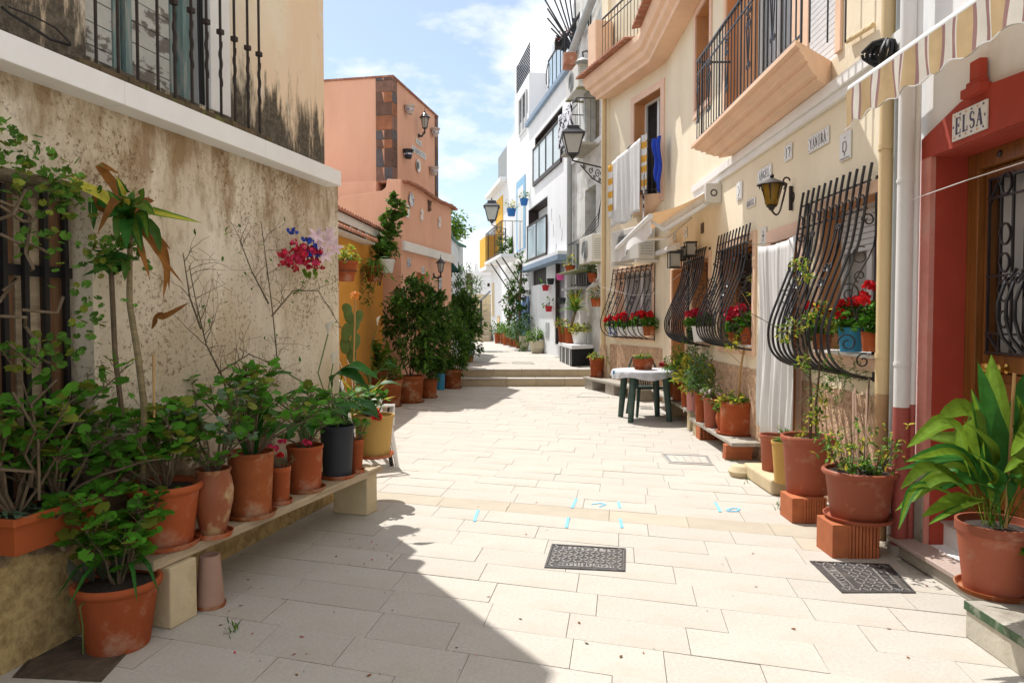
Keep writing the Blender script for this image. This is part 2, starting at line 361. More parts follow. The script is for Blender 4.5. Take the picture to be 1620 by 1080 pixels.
m_green = M('dark_green_plastic', (.035, .075, .062), .5, .12, 4, col2=(.09, .13, .11), p2=(.5, .8), sc2=5)
m_black = M('black_plastic', (.012, .012, .013), .4, .1, 4)
m_wpl = M('white_plastic', (.72, .72, .70), .4, .05, 3)
m_cloth = M('white_cotton', (.76, .76, .75), .9, .04, 3, bump=.1, bscale=200, trans=.25)
m_lace = M('printed_tablecloth', (.50, .51, .54), .85, .1, 12, col2=(.42, .45, .50), p2=(.56, .6), sc2=26)
m_ystripe = M('yellow_stripe_cloth', (.72, .40, .06), .9, .08, 6, trans=.2)
m_patt = M('black_white_patterned_cloth', (.72, .72, .76), .9, .04, 4, col2=(.015, .015, .03), p2=(.51, .53), sc2=7)
m_glass = M('window_glass', (.05, .07, .08), .06, .1, 2, spec=.9)
m_glassl = M('pale_reflecting_glass', (.42, .52, .56), .08, .1, 1.2, spec=.9)
m_curt = M('curtain', (.62, .62, .60), .9, .12, 5, stretch=(14, 14, .5))
m_blind = M('roller_blind', (.66, .67, .68), .6, .04, 4)
m_alum = M('white_aluminium', (.70, .71, .71), .4, .04, 4)
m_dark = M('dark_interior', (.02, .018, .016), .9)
m_brownfr = M('dark_brown_frame', (.035, .022, .018), .5, .2, 6)
m_tan = M('tan_awning', (.52, .33, .17), .9, .08, 6, trans=.35)
m_yellowp = M('bright_yellow_paint', (.72, .40, .02), .7, .08, 3)
m_lblue = M('light_blue_paint', (.25, .48, .68), .7, .1, 4)
m_pvc = M('cream_pipe', (.62, .47, .26), .6, .06, 2)
m_pvcw = M('white_pipe', (.70, .69, .68), .45, .05, 2, col2=(.58, .50, .45), p2=(.6, .8), sc2=3)
m_pvcg = M('grey_pipe', (.36, .38, .38), .5, .1, 3)
m_brass = M('brass', (.52, .33, .09), .28, .1, 5, metal=1)
m_amber = M('amber_glass', (.30, .17, .02), .25, .2, 9, trans=.3)
m_milk = M('milky_lantern_glass', (.62, .62, .58), .3, .04, 3, trans=.4)
m_cer = M('white_ceramic', (.72, .72, .70), .25, .05, 8)
m_cerb = M('blue_white_ceramic', (.62, .66, .72), .3, .05, 4, col2=(.05, .1, .3), p2=(.52, .56), sc2=24)
m_ink = M('blue_black_glaze', (.015, .015, .07), .3)
m_inkg = M('grey_glaze', (.05, .05, .07), .4)
m_ochre = M('ochre_glaze', (.60, .30, .03), .3)
m_moss = M('mossy_sill', (.10, .07, .035), .9, .4, 12, bump=.7, bscale=25, col2=(.13, .13, .03), p2=(.52, .62), sc2=8)
m_shutter = M('peeling_grey_shutter', (.48, .48, .44), .8, .12, 5, stretch=(1, 1, 2), bump=.3, bscale=30, col2=(.17, .15, .13), p2=(.52, .56), sc2=4)
m_tealw = M('peeling_teal_wood', (.16, .24, .23), .8, .3, 8, stretch=(6, 6, .8), col2=(.30, .30, .27), p2=(.5, .6), sc2=6)
m_cable = M('black_cable', (.01, .01, .01), .6)
m_rooft = M('clay_roof_tile', (.36, .15, .09), .85, .2, 8, bump=.2, bscale=40, objr=.2, col2=(.48, .36, .28), p2=(.52, .7), sc2=9)
m_q1 = M('brown_stone', (.17, .095, .07), .85, .3, 7, bump=.3, bscale=20, objr=.4)
m_q2 = M('grey_stone', (.11, .10, .105), .85, .25, 7, bump=.3, bscale=20)
m_q3 = M('pale_stone', (.48, .42, .38), .85, .15, 7)
m_q4 = M('rust_stone', (.30, .12, .06), .85, .3, 7, bump=.3, bscale=20)
m_brick = M('hollow_brick', (.42, .13, .05), .85, .15, 9, bump=.2, bscale=50, objr=.1)
m_bluegr = M('blue_grey_trim', (.22, .30, .40), .7, .1, 3)
m_rubble = M('rubble_stone', (.30, .23, .15), .9, .3, 6, bump=.8, bscale=14)
m_ac = M('beige_white_metal', (.60, .58, .52), .5, .05, 3, col2=(.48, .44, .36), p2=(.6, .8))
m_olive = M('olive_steel', (.25, .26, .12), .6, .1, 5)
m_marks = M('blue_spray_paint', (.20, .50, .72), .8, .1, 20)
m_dirt = M('damp_dirt', (.085, .06, .04), .95, .4, 14, bump=.8, bscale=50)
# leaves
def lf(name, c, isl=.35, trans=.32, rough=.5, **k): return M(name, c, rough, .26, 22, trans=trans, isl=isl, spec=.14, **k)
l_ger = lf('geranium_leaf', (.078, .235, .02), .4)
l_ger2 = lf('yellowing_leaf', (.17, .20, .025), .3)
l_dark = lf('dark_shrub_leaf', (.055, .12, .020), .5, .35)
l_mid = lf('mid_green_leaf', (.085, .19, .025), .45)
l_lite = lf('light_green_leaf', (.15, .26, .03), .4, .4)
l_yel = lf('yellow_variegated_leaf', (.50, .46, .06), .45, .4)
l_calla = lf('calla_leaf', (.03, .12, .018), .3, .28, .45)
l_aspi = lf('aspidistra_leaf', (.12, .20, .018), .5, .45, .4)
l_drac = lf('dracaena_leaf', (.07, .15, .025), .3, .35, .45, col2=(.24, .27, .05), p2=(.5, .6), sc2=9)
l_dead = lf('withered_leaf', (.24, .10, .025), .3, .2, .8)
l_grey = lf('blue_grey_leaf', (.14, .22, .13), .3)
l_orange = lf('sun_scorched_leaf', (.50, .27, .05), .35, .4)
m_bark = M('grey_bark', (.125, .09, .055), .9, .3, 20, bump=.5, bscale=40)
m_twig = M('twig', (.11, .085, .05), .9, .3, 20)
m_stemg = M('green_stem', (.10, .16, .045), .7, .2, 10)
m_fred = M('red_petals', (.58, .008, .012), .6, .15, 30, isl=.3, trans=.25)
m_fpink = M('pink_petals', (.62, .04, .12), .6, .15, 30, isl=.3, trans=.25)
m_fwh = M('white_petals', (.72, .70, .62), .5, .05, 9, isl=.1, trans=.3)
m_flil = M('pale_pink_petals', (.76, .58, .62), .6, .2, 14, isl=.15, trans=.3)
m_fblue = M('blue_petals', (.015, .05, .36), .6, .2, 14, isl=.3)
m_fdk = M('crimson_petals', (.45, .006, .03), .6, .2, 14, isl=.3)
m_for = M('orange_petals', (.72, .28, .05), .6, .15, 14, trans=.4)
m_cane = M('bamboo_cane', (.42, .25, .09), .6, .15, 8, stretch=(1, 1, .2))
# ------------------------------------------------------------------ ground and paving
mb = MB(); mb.add([(-40, -30, -.03), (40, -30, -.03), (40, 120, -.03), (-40, 120, -.03)], [(0, 1, 2, 3)])
ground = struct('ground', mb, m_joint, fix=False)
pav = MB(); pav.add([(-4, -8, -.012), (5, -8, -.012), (5, 15.62, -.012), (-4, 15.62, -.012)], [(0, 1, 2, 3)])
pav_o = struct('pavement', pav, m_joint, fix=False)
A = P(640, 788); B = P(1240, 838); tv = (B - A).normalized(); lv = Vector((.15, 1, 0)).normalized()
LEN, PIT = .57, .288
def inside(p):
    xl = -2.05 + .242 * (p.y - 3.33) - .25
    if p.y > 6: xl = -2.9
    xr = 2.75 if p.y > 4.5 else 2.6
    return xl < p.x < xr and 1.6 < p.y < 15.7
cells = []
org = P(940, 813)
for j in range(-22, 48):
    off = (j * .37 + random.uniform(-.06, .06)) % 1
    kerb = (j == 0)
    ln = .8 if kerb else LEN
    cuts = []; x = -9 - off * ln
    while x < 9:
        l_ = ln * random.choice((1, 1, 1, .72, 1.12)); cuts.append((x, x + l_)); x += l_
    for a, b in cuts:
        c = org + tv * ((a + b) / 2) + lv * (j * PIT)
        if not inside(c): continue
        beige = kerb or (j == -1 and 1.05 < a < 2.6)
        cells.append((c, a, b, j, beige))
def tile_geo(mb, a, b, j, mi=0):
    g = .0017; dz = random.uniform(-.001, .001); t1, t2 = random.uniform(-.0012, .0012), random.uniform(-.0012, .0012)
    q = []
    for (u, v) in ((a + g, j - .494), (b - g, j - .494), (b - g, j + .494), (a + g, j + .494)):
        q.append(org + tv * u + lv * (v * PIT))
    lo = [Vector((p.x, p.y, -.02)) for p in q]
    hi = [Vector((p.x, p.y, dz + (t1 if k in (0, 1) else -t1) + (t2 if k in (0, 3) else -t2))) for k, p in enumerate(q)]
    mb.add(lo + hi, [(4, 5, 6, 7), (0, 1, 5, 4), (1, 2, 6, 5), (2, 3, 7, 6), (3, 0, 4, 7)], mi)
def vis(c): return abs(c.x) / max(c.y, .1) < .78 and c.y > 2.4
cells.sort(key=lambda t: (not vis(t[0]), t[0].y))
rest = MB()
for i, (c, a, b, j, be) in enumerate(cells):
    if i < 295:
        t = MB(); tile_geo(t, a, b, j); o = part('paving_tile', t, m_kerb if be else m_tile, pav_o, smooth=False); 
        o.data.transform(Matrix.Translation(-c)); o.location = c
    else: tile_geo(rest, a, b, j)
o = part('paving_tiles_farther_off', rest, m_tile, pav_o, smooth=False); o['kind'] = 'stuff'
# two wide steps and the upper street
ZU = .34
sl_, sr_ = -1.35, 2.05
stp = thing('street_steps', 'two long shallow cream stone steps across the street up to its higher part', 'steps', (.4, 15.5, 0))
mb = MB(); mb.box(sl_, sr_, 15.55, 16.4, -.02, .15); part('lower_step_core', mb, m_step, stp, smooth=False)
mb = MB(); mb.box(sl_, sr_, 15.93, 16.5, .15, .32); part('upper_step_core', mb, m_step, stp, smooth=False)
for r_, (y0, z0, z1) in enumerate(((15.53, 0, .145), (15.91, .17, .315))):
    x = sl_ - (.3 if r_ else 0)
    while x < sr_:
        x1 = min(x + .62, sr_)
        t = MB(); t.box(x + .003, x1 - .003, y0 - .012, y0 + .03, z0 + .002, z1); part('riser_tile', t, m_step, stp, smooth=False, bev=.004)
        t = MB(); t.box(x + .003, x1 - .003, y0 - .03, y0 + (.40 if r_ == 0 else .36), z1 + .001, z1 + .025); part('tread_tile', t, m_tile, stp, smooth=False, bev=.004)
        x = x1
mb = MB(); mb.box(-4.5, 4.2, 16.24, 36, .1, ZU - .006); struct('upper_street', mb, m_tile, smooth=False)
t = MB()
for j in range(0, 62):
    y = 16.28 + j * .3; x = -3.5 + (j * .37 % 1) * .7
    while x < 3:
        if -2.2 - .02 * y < x < 4.8 - .168 * y + .2: t.box(x + .004, x + .72, y + .004, y + .294, .3, ZU + random.uniform(-.001, .001))
        x += .724
o = part('upper_street_tiles', t, m_tile, bpy.data.objects['upper_street'], smooth=False); o['kind'] = 'stuff'
# the side strip where the upper street drops to the lower one at the left
mb = MB(); mb.box(-4.5, sl_ - .003, 15.9, 16.24, -.02, ZU - .008); struct('retaining_edge', mb, m_step, smooth=False)
# covers
def cover(name, label, c4, mat, relief, mode, texts=(), group=None, zz=.006):
    """c4: four ground corners, image order near-left, near-right, far-right, far-left"""
    a, b, c, d = c4; ex = (b - a); ey = (d - a)
    def f(u, v, z): return a + ex * u + ey * v + (c - b - d + a) * (u * v) + Vector((0, 0, z))
    th = thing(name, label, 'manhole cover', ((a.x + c.x) / 2, (a.y + c.y) / 2, .001))
    mb = MB(f); mb.box(0, 1, 0, .035, -.015, zz + .001); mb.box(0, 1, .965, 1, -.015, zz + .001); mb.box(0, .025, .035, .965, -.015, zz + .001); mb.box(.975, 1, .035, .965, -.015, zz + .001)
    part('frame', mb, relief if mode == 'steel' else mat, th, smooth=False)
    mb = MB(f); mb.box(.03, .97, .045, .955, -.015, zz - .003); part('lid', mb, mat, th, smooth=False)
    mb = MB(f)
    if mode == 'diamond':
        n1, n2 = 13, 9
        for i in range(n1):
            for j in range(n2):
                u, v = .075 + .85 * i / (n1 - 1), .09 + .82 * j / (n2 - 1)
                if any(r[0] - .05 < u < r[1] + .05 and r[2] - .04 < v < r[3] + .04 for r in [t[0] for t in texts]): continue
                sgn = 1 if (i + j) % 2 else -1; q = []
                for (p_, q_) in ((-.032, -.03), (-.016, -.045), (.032, .03), (.016, .045)): q.append((u + p_, v + q_ * sgn))
                mb.add([(x, y, zz - .003) for x, y in q] + [(x, y, zz + .001) for x, y in q], [(0, 1, 2, 3), (4, 5, 6, 7), (0, 1, 5, 4), (1, 2, 6, 5), (2, 3, 7, 6), (3, 0, 4, 7)])
    elif mode == 'steel':
        for i in range(5):
            mb.box(.1 + i * .165, .1 + i * .165 + .15, .15, .85, zz - .003, zz + .001)
    if mb.v: part('relief', mb, relief, th, smooth=False)
    for (r, txt, dirn) in texts:
        mb = MB(f); mb.box(r[0], r[1], r[2], r[3], zz - .003, zz - .0005); part('name_plate', mb, m_castlite, th, smooth=False)
        mb = MB()
        if dirn == 'flip':
            w_ = (r[1] - r[0]) / len(txt); h_ = (r[3] - r[2]) * .66
            letters(mb, lambda x, y, dd: f(r[1] - x, r[3] - (r[3] - r[2]) * .17 - y, zz + dd), txt, 0, 0, h_, w_, dep=.002)
        else:
            w_ = (r[3] - r[2]) / len(txt); h_ = (r[1] - r[0]) * .66
            letters(mb, lambda x, y, dd: f(r[0] + (r[1] - r[0]) * .17 + y, r[3] - x, zz + dd), txt, 0, 0, h_, w_, dep=.002)
        part('lettering', mb, m_castiron, th, smooth=False)
    return th
cover('manhole_cover', 'square cast iron manhole cover with two name plates, in full sun mid street', [P(861, 898), P(989, 904), P(990, 868), P(873, 861)], m_castiron, m_castlite, 'diamond',
      [((.16, .86, .78, .93), 'ALICANTE', 'flip'), ((.17, .86, .1, .24), 'ALCANTARILLADO', 'flip')])
cover('manhole_cover', 'cast iron manhole cover set askew at the foot of the red house', [P(1332, 938), P(1449, 938), P(1406, 893), P(1281, 888)], m_castiron, m_castlite, 'diamond',
      [((.1, .24, .15, .85), 'ALICANTE', 'side'), ((.72, .88, .15, .8), 'ALCANTARILLADO', 'side')])
cover('manhole_cover', 'pale steel access cover with five raised pads beside the right hand pots', [P(1058, 733), P(1130, 736), P(1121, 721), P(1045, 718)], m_alu, m_tile, 'steel')
cover('manhole_cover', 'thin outlined stone access cover in front of the steps', [P(912, 628), P(965, 629), P(960, 623), P(920, 622)], m_tile, m_conc, 'plain', zz=.007)
cover('drain_cover', 'small drain cover under the green plastic table', [P(1013, 647), P(1034, 648), P(1032, 643), P(1011, 642)], m_conc, m_castlite, 'steel')
def zup(c4): return [Vector((p.x, p.y, p.z)) for p in c4]
cover('manhole_cover', 'dark slot cover on the upper street above the steps', [P(810, 575, ZU), P(846, 576, ZU), P(842, 573, ZU), P(810, 572.5, ZU)], m_conc, m_castlite, 'plain', zz=.007)
cover('manhole_cover', 'square stone inspection cover in front of the potted shrubs', [P(640, 646), P(683, 650), P(698, 644), P(655, 640)], m_tile, m_conc, 'plain', zz=.007)
cover('drain_cover', 'dirt filled square drain pit under the lone terracotta pot', [P(20, 1072), P(160, 1078), P(215, 1018), P(80, 1005)], m_dirt, m_conc, 'plain', zz=.007)
# blue marks
for pts, lab in (([(757, 806), (753, 815), (751, 824)], 'short blue paint stroke left of the others across the beige band'),
                 ([(912, 788), (905, 803)], 'faint blue paint tick above the beige band'), ([(899, 818), (896, 834)], 'faint blue stroke just below the beige band'),
                 ([(936, 797), (950, 795), (958, 797), (948, 801)], 'faint curved blue squiggle above the beige band'),
                 ([(978, 793), (981, 803)], 'thin blue tick at the right of the squiggle'), ([(981, 820), (984, 834)], 'blue stroke below the band right of the middle'),
                 ([(1131, 794), (1137, 803), (1139, 809)], 'bold blue stroke beside the ringed blue mark'), ([(1150, 806), (1158, 803), (1170, 804), (1166, 808), (1152, 808), (1150, 805)], 'blue painted ring at the right end of the marks')):
    mb = MB(); g = [P(u, v, .0032) for u, v in pts]
    for i in range(len(g) - 1):
        d = (g[i + 1] - g[i]).normalized(); n_ = Vector((-d.y, d.x, 0)) * (.011 if len(pts) < 4 else .009)
        q = [g[i] - n_, g[i + 1] - n_, g[i + 1] + n_, g[i] + n_]; mb.add(q + [p + Vector((0, 0, .0009 + .0002 * i)) for p in q], [(4, 5, 6, 7), (0, 1, 5, 4), (1, 2, 6, 5), (2, 3, 7, 6), (3, 0, 4, 7)])
    solo('paint_mark', mb, m_marks, lab, 'paint mark', 'blue survey marks on the paving', smooth=False)
# fallen petals and leaf litter
mb = MB()
for i in range(90):
    if random.random() < .6: p = P(random.uniform(340, 640), random.uniform(830, 1075))
    else: p = P(random.uniform(640, 1480), random.uniform(700, 1070))
    if p.x < -2.05 + .242 * (p.y - 3.33) + .05: continue
    a = random.uniform(0, 6.3); s_ = random.uniform(.005, .016)
    dv = Vector((cos(a), sin(a), .1)) * s_; dw = Vector((-sin(a), cos(a), .2)) * s_ * .5; p = p + Vector((0, 0, .004))
    mb.add([p - dv, p + dw, p + dv, p - dw], [(0, 1, 2), (0, 2, 3)], random.choice((0, 0, 1, 2)))
part('leaf_litter', mb, [l_dead, m_fdk, m_bark], None, fix=False); tag(bpy.data.objects['leaf_litter'], kind='stuff', label='scattered petals and dry leaf scraps on the paving', cat='leaf litter')
# ------------------------------------------------------------------ left building (unplastered old house)
SE = 2.70 / 1.0   # length from p0 to the street-end corner, set from the photo
SE = LW.px(537, 600)[0]
SU = LW.px(513, 200, -.02)[0]
HL = 5.35
lh = thing('old_house', 'old house at the left with pitted stained plaster and a mouldy ochre upper floor', 'house', (-3.2, 2, 0))
fz0, fz1 = LW.px(24, 883, .1)[1] + .0, 2.12
fs1 = LW.px(150, 600)[0]
mb = MB(LW.T)
wallcells(mb, -8, SE, 0, 2.62, [(-4, fs1, fz0, fz1)], d0=-.3)
mb.box(-8, SE, -3.5, -.301, 0, 2.6)
# slightly battered foot
part('lower_wall', mb, m_rough, lh, smooth=False)
us0, us1 = LW.px(141, 60)[0], LW.px(369, 150)[0]
mb = MB(LW.T); uz0 = 2.66
wallcells(mb, -8, SU, 2.62, HL, [(us0, us1, uz0 + .08, 4.3)], d0=-.35, d1=-.02); mb.box(-8, SU, -3.5, -.351, 2.62, HL)
part('upper_wall', mb, m_upper, lh, smooth=False)
mb = MB(LW.T); zb = LW.px(533, 292, .13)[1]; se = LW.px(540, 280, .13)[0]
x = se
for L_ in (1.05, 1.2, 1.2, 1.2, 1.2, 1.2, 1.2):
    t = MB(LW.T); t.box(x - L_ + .002, x, -.02, .13, zb, zb + .115); part('ledge_slab', t, m_white, lh, smooth=False, bev=.005); x -= L_
sill = MB(LW.T); a0 = LW.px(120, 75, .07)[0]; a1 = LW.px(424, 213, .07)[0]
n_ = 26
for i in range(n_):
    u0 = a0 + (a1 - a0) * i / n_; u1 = a0 + (a1 - a0) * (i + 1) / n_
    r_ = random.uniform(-.006, .006); sill.box(u0, u1 + .004, -.03, .09 + r_, zb + .117, zb + .158 + random.uniform(-.006, .006))
part('window_sill', sill, m_moss, lh)
# shutters
shz0, shz1 = uz0 + .08, 4.3
sA, sB, sC = us0, LW.px(228, 70)[0], LW.px(312, 120)[0]
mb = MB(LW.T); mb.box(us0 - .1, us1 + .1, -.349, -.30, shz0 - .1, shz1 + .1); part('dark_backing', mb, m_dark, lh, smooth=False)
for (p, q) in ((sA - .02, sB - .02), (sB + .02, sC - .01)):
    sh = MB(LW.T); sh.box(p, p + .045, -.17, -.13, shz0, shz1); sh.box(q - .045, q, -.17, -.13, shz0, shz1)
    o = part('shutter', sh, m_tealw, lh, smooth=False)
    z = shz0
    while z < shz1:
        t = MB(LW.T); t.box(p + .047, q - .047, -.165 + random.uniform(-.003, .003), -.140, z + .003, z + .112); part('board', t, m_shutter, o, smooth=False); z += .115
mb = MB(LW.T); mb.box(sC, sC + .05, -.2, -.09, shz0, shz1); mb.box(sC + .07, sC + .1, -.2, -.11, shz0, shz1); part('window_frame', mb, m_tealw, lh, smooth=False)
wa, wb = LW.px(337, 130)[0], LW.px(368, 150)[0]
mb = MB(LW.T); mb.box(wa, wb, -.14, -.012, shz0, shz1); part('white_board', mb, m_white, lh, smooth=False, bev=.004)
for i in range(3):
    mb = MB(LW.T); s_ = LW.px(328 + i * 3, 130)[0]; mb.tube([(s_, -.05, shz0 + .02), (s_ - .01, -.05, 3.3), (s_ + .01, -.05, 4.2)], .006); part('cable', mb, m_cable, lh)
mb = MB(LW.T); g = [LW.px(u, v, .02) for u, v in ((0, 12), (12, 22), (45, 42), (75, 62), (108, 72))]
mb.tube([(s_, .03, z) for s_, z in g], .007); part('cable', mb, m_cable, lh)
mb = MB(LW.T); g = [LW.px(u, v, .02) for u, v in ((8, 12), (50, 28), (82, 45), (106, 70))]; mb.tube([(s_, .04, z) for s_, z in g], .004); part('cable', mb, m_cable, lh)
# window bars
wg = thing('window_grille', 'rusty straight bars standing on the mossy upper sill of the old house', 'window grille', LW.T((a0 + a1) / 2, .05, zb + .15))
kn = [0, 0, 0, 0, 5, 18, 36, 52, 63, 77, 87]
for i, (u, vb) in enumerate(((152, 78), (187, 90), (218, 106), (250, 120), (277, 134), (304, 146), (328, 153), (350, 165), (372, 174), (393, 187), (411, 200))):
    s_ = LW.px(u, vb, .06)[0]; mb = MB(LW.T); r_ = .0085
    mb.tube([(s_, .06, zb + .13), (s_, .06, 4.3)], r_, 6)
    kz = LW.px(u, max(kn[i], 2), .06)[1] if kn[i] else 3.75
    for k in range(12): mb.tube([(s_ + .004 * cos(k * 1.2), .06 + .004 * sin(k * 1.2), kz - .32 + k * .022), (s_ + .004 * cos(k * 1.2 + 1.2), .06 + .004 * sin(k * 1.2 + 1.2), kz - .32 + (k + 1) * .022)], r_ * 1.15, 6)
    mb.lathe([(.0, kz - .02), (.018, kz - .012), (.02, kz), (.018, kz + .012), (0, kz + .02)], (0, 0, 0), 8) if False else mb.box(s_ - .016, s_ + .016, .044, .076, kz - .014, kz + .014)
    part('bar', mb, m_rust, wg)
for z in (3.95, 4.25):
    mb = MB(LW.T); mb.box(a0, a1, .052, .068, z, z + .02); part('rail', mb, m_rust, wg, smooth=False)
# fence in the lower opening and boards behind it
fn = thing('picket_fence', 'black metal picket fence closing the opening behind the leftmost plants', 'fence', LW.T(-.3, -.03, fz0))
for u, v in ((-70, 296), (-30, 292), (3, 290), (37, 295), (69, 300), (101, 304), (134, 308)):
    s_, z_ = LW.px(u, v + 40 if u > 0 else v, -.1); zt = LW.px(u, v, -.1)[1]
    mb = MB(LW.T); mb.box(s_ - .013, s_ + .013, -.05, -.02, fz0 - (.0 if u > 0 else 0), min(zt, 2.2)) if False else mb.box(s_ - .0115, s_ + .0115, -.11, -.087, fz0 + .01, min(zt, fz1 - .01)); part('picket', mb, m_black, fn, smooth=False)
for z in (1.68, .62): mb = MB(LW.T); mb.box(-1.6, fs1 - .005, -.1195, -.112, z, z + .05); part('rail', mb, m_black, fn, smooth=False)
bd = thing('boarding', 'old brown wooden boards closing the opening behind the black pickets', 'boards', LW.T(-.4, -.2, fz0))
x = -2.0
while x < fs1 - .02:
    t = MB(LW.T); t.box(x + .003, min(x + .13, fs1 - .004), -.17, -.135 + random.uniform(-.008, .008), fz0 + .004, fz1 - .05 - random.uniform(0, .12)); part('board', t, random.choice((m_board, m_board, m_plank)), bd, smooth=False); x += .134
# ------------------------------------------------------------------ bench
BZ = .35
bf0, bf1 = P(243, 888, BZ), P(606, 735, BZ); bd_ = (bf1 - bf0).normalized(); bn = Vector((bd_.y, -bd_.x, 0))
def BT(a, d, z): return Vector((bf0.x + bd_.x * a + bn.x * d, bf0.y + bd_.y * a + bn.y * d, z))
bl = (bf1 - bf0).length
be_ = thing('plant_bench', 'long weathered wooden plank bench on stone blocks along the old wall', 'bench', (bf0.x, bf0.y, 0))
for k, (d0, d1) in enumerate(((-.17, 0), (-.345, -.178))):
    mb = MB(BT); n_ = 14
    mb.box(-.02 * k, bl - .05 * k, d0, d1, BZ - .05, BZ); part('plank', mb, m_plank, be_, bev=.006, smooth=False)
bb0 = P(315, 990); 
mb = MB(BT); mb.box(.07, .25, -.17, .03, 0, BZ - .053); part('support_block', mb, m_lime, be_, bev=.008, smooth=False)
mb = MB(BT); mb.box(bl - .2, bl - .04, -.32, -.03, 0, BZ - .053); part('support_block', mb, m_lime, be_, bev=.01, smooth=False)
# ------------------------------------------------------------------ orange wall and salmon house
ow = thing('garden_wall', 'orange rendered wall with white coping and a row of clay tiles', 'wall', OW.T(0, 0, 0))
so1 = OW.px(604, 500)[0]
zc = OW.px(560, 345)[1]
mb = MB(OW.T); mb.box(-5.2, so1 + .1, -.25, 0, 0, zc - .17); part('wall_face', mb, m_orange, ow, smooth=False)
mb = MB(OW.T); mb.box(-5.2, so1 + .15, -.26, .05, zc - .168, zc - .03); part('coping', mb, m_white, ow, smooth=False, bev=.004)
s_ = -1.2
while s_ < so1 + .1:
    t = MB(OW.T)
    pr = [(s_ + .075 + .075 * cos(a), zc - .028 + .065 * sin(a)) for a in [pi * k / 6 for k in range(7)]]
    t.prism([(p[0], -.2, p[1]) for p in pr], (0, .3, -.03)) if False else t.add([(p[0], -.24, p[1] + .03) for p in pr] + [(p[0], .1, p[1]) for p in pr], [tuple(range(7)), tuple(range(7, 14))] + [(i, i + 1, i + 8, i + 7) for i in range(6)])
    part('roof_tile', t, m_rooft, ow); s_ += .15
mb = MB(); c = OW.T(OW.px(531, 318)[0] - .1, -.05, zc + .16); mb.lathe([(.0, -.11), (.07, -.09), (.11, -.04), (.12, .0), (.11, .05), (.07, .1), (0, .12)], c, 20); part('ball_finial', mb, m_rooft, ow)
# small lower tiled canopy on the same wall
cp = thing('tiled_canopy', 'little sloping canopy of pink clay tiles on the orange wall', 'canopy', OW.T(0, .2, 2.4))
p0 = OW.px(527, 352, .12); p1 = OW.px(586, 392, .12); zz = (p0[1] + p1[1]) / 2
mb = MB(OW.T); mb.box(-2.2, p1[0], 0.01, .2, zz - .03, zz); part('board', mb, m_white, cp, smooth=False)
s_ = -1.5
while s_ < p1[0] - .05:
    t = MB(OW.T); pr = [(s_ + .07 + .07 * cos(a), zz + .055 * sin(a)) for a in [pi * k / 6 for k in range(7)]]
    t.add([(p[0], .01, p[1] + .1) for p in pr] + [(p[0], .26, p[1] + .0) for p in pr], [tuple(range(7)), tuple(range(7, 14))] + [(i, i + 1, i + 8, i + 7) for i in range(6)])
    part('roof_tile', t, m_rooft, cp); s_ += .142
# three ceramic ring ornaments above it
for u, v, lb0 in ((554, 364, 'nearest'), (567, 367, 'middle'), (578, 373, 'farthest')):
    s_, z = OW.px(u, v, .02); mb = MB(); mb.lathe([(.05, 0), (.07, 0), (.07, .02), (.05, .02), (.05, 0)], OW.T(s_, .02, z), 16, ax=(1, 0, 0))
    solo('ring_ornament', mb, m_cer, lb0 + ' white ring ornament of the row of three on the orange wall', 'ornament', 'ring ornaments on the orange wall')
# salmon house
sh = thing('salmon_house', 'salmon rendered house with a low tiled front wing and square stone edged tower', 'house', SW.T(0, 0, 0))
HS = 4.12
swl = SW.px(714, 450)[0]
ds0, ds1 = SW.px(659, 480)[0], SW.px(680, 480)[0]; dzt = SW.px(670, 432)[1]
mb = MB(SW.T); wallcells(mb, 0, swl, 0, HS, [(ds0, ds1, 0, dzt)], d0=-.25); mb.box(0, swl, -2.6, -.251, 0, HS - .3); part('front_wing_wall', mb, m_salmon, sh, smooth=False)
mb = MB(SW.T); mb.box(ds0 + .001, ds1 - .001, -.249, -.2, 0, dzt - .001); part('door', mb, m_peachd, sh, smooth=False)
# curved parapet facing down the street
mb = MB(); y0 = 14.0
def fp(u, v): r = ray(u, v); k = 13.98 / r.y; return (r.x * k, CAMZ + r.z * k)
prof = [(-4.4, 0), (-2.14, 0), fp(630, 283), fp(612, 282), fp(610, 296), fp(604, 301), fp(590, 303), fp(560, 307), fp(528, 312), fp(500, 318), (-4.4, fp(480, 325)[1])]
prof[1] = (fp(634, 300)[0], 0); prof[2] = (fp(634, 300)[0], fp(630, 284)[1])
mb.prism([(x, 14.0, z) for x, z in prof], (0, .28, 0)); part('curved_parapet', mb, m_salmon, sh, smooth=False, bev=.02)
# band and roof edge tiles
zb1, zb0 = SW.px(644, 385)[1], SW.px(644, 394)[1] - .05
mb = MB(SW.T); mb.box(.05, swl + .05, .002, .07, zb0, zb1 + .02); part('white_band', mb, m_white, sh, smooth=False, bev=.006)
s_ = .1
while s_ < swl + .12:
    t = MB(SW.T); z0 = HS - (.05 if s_ < swl - .3 else .05 + (s_ - swl + .3) * .12); z0 += .03 * sin(s_ * 2)
    t.box(s_, s_ + .13, -.5, .1, z0, z0 + .045 + random.uniform(0, .015)); part('roof_tile', t, m_rooft, sh, bev=.01, smooth=False); s_ += .134
mb = MB(SW.T); mb.prism([(0, -.5, HS + .02), (swl, -.5, HS), (swl, -2.6, HS + .3), (0, -2.6, HS + .3)], (0, 0, -.2)) if False else mb.box(0, swl, -2.6, -.5, HS - .31, HS - .02); part('wing_roof', mb, m_salmon, sh, smooth=False)
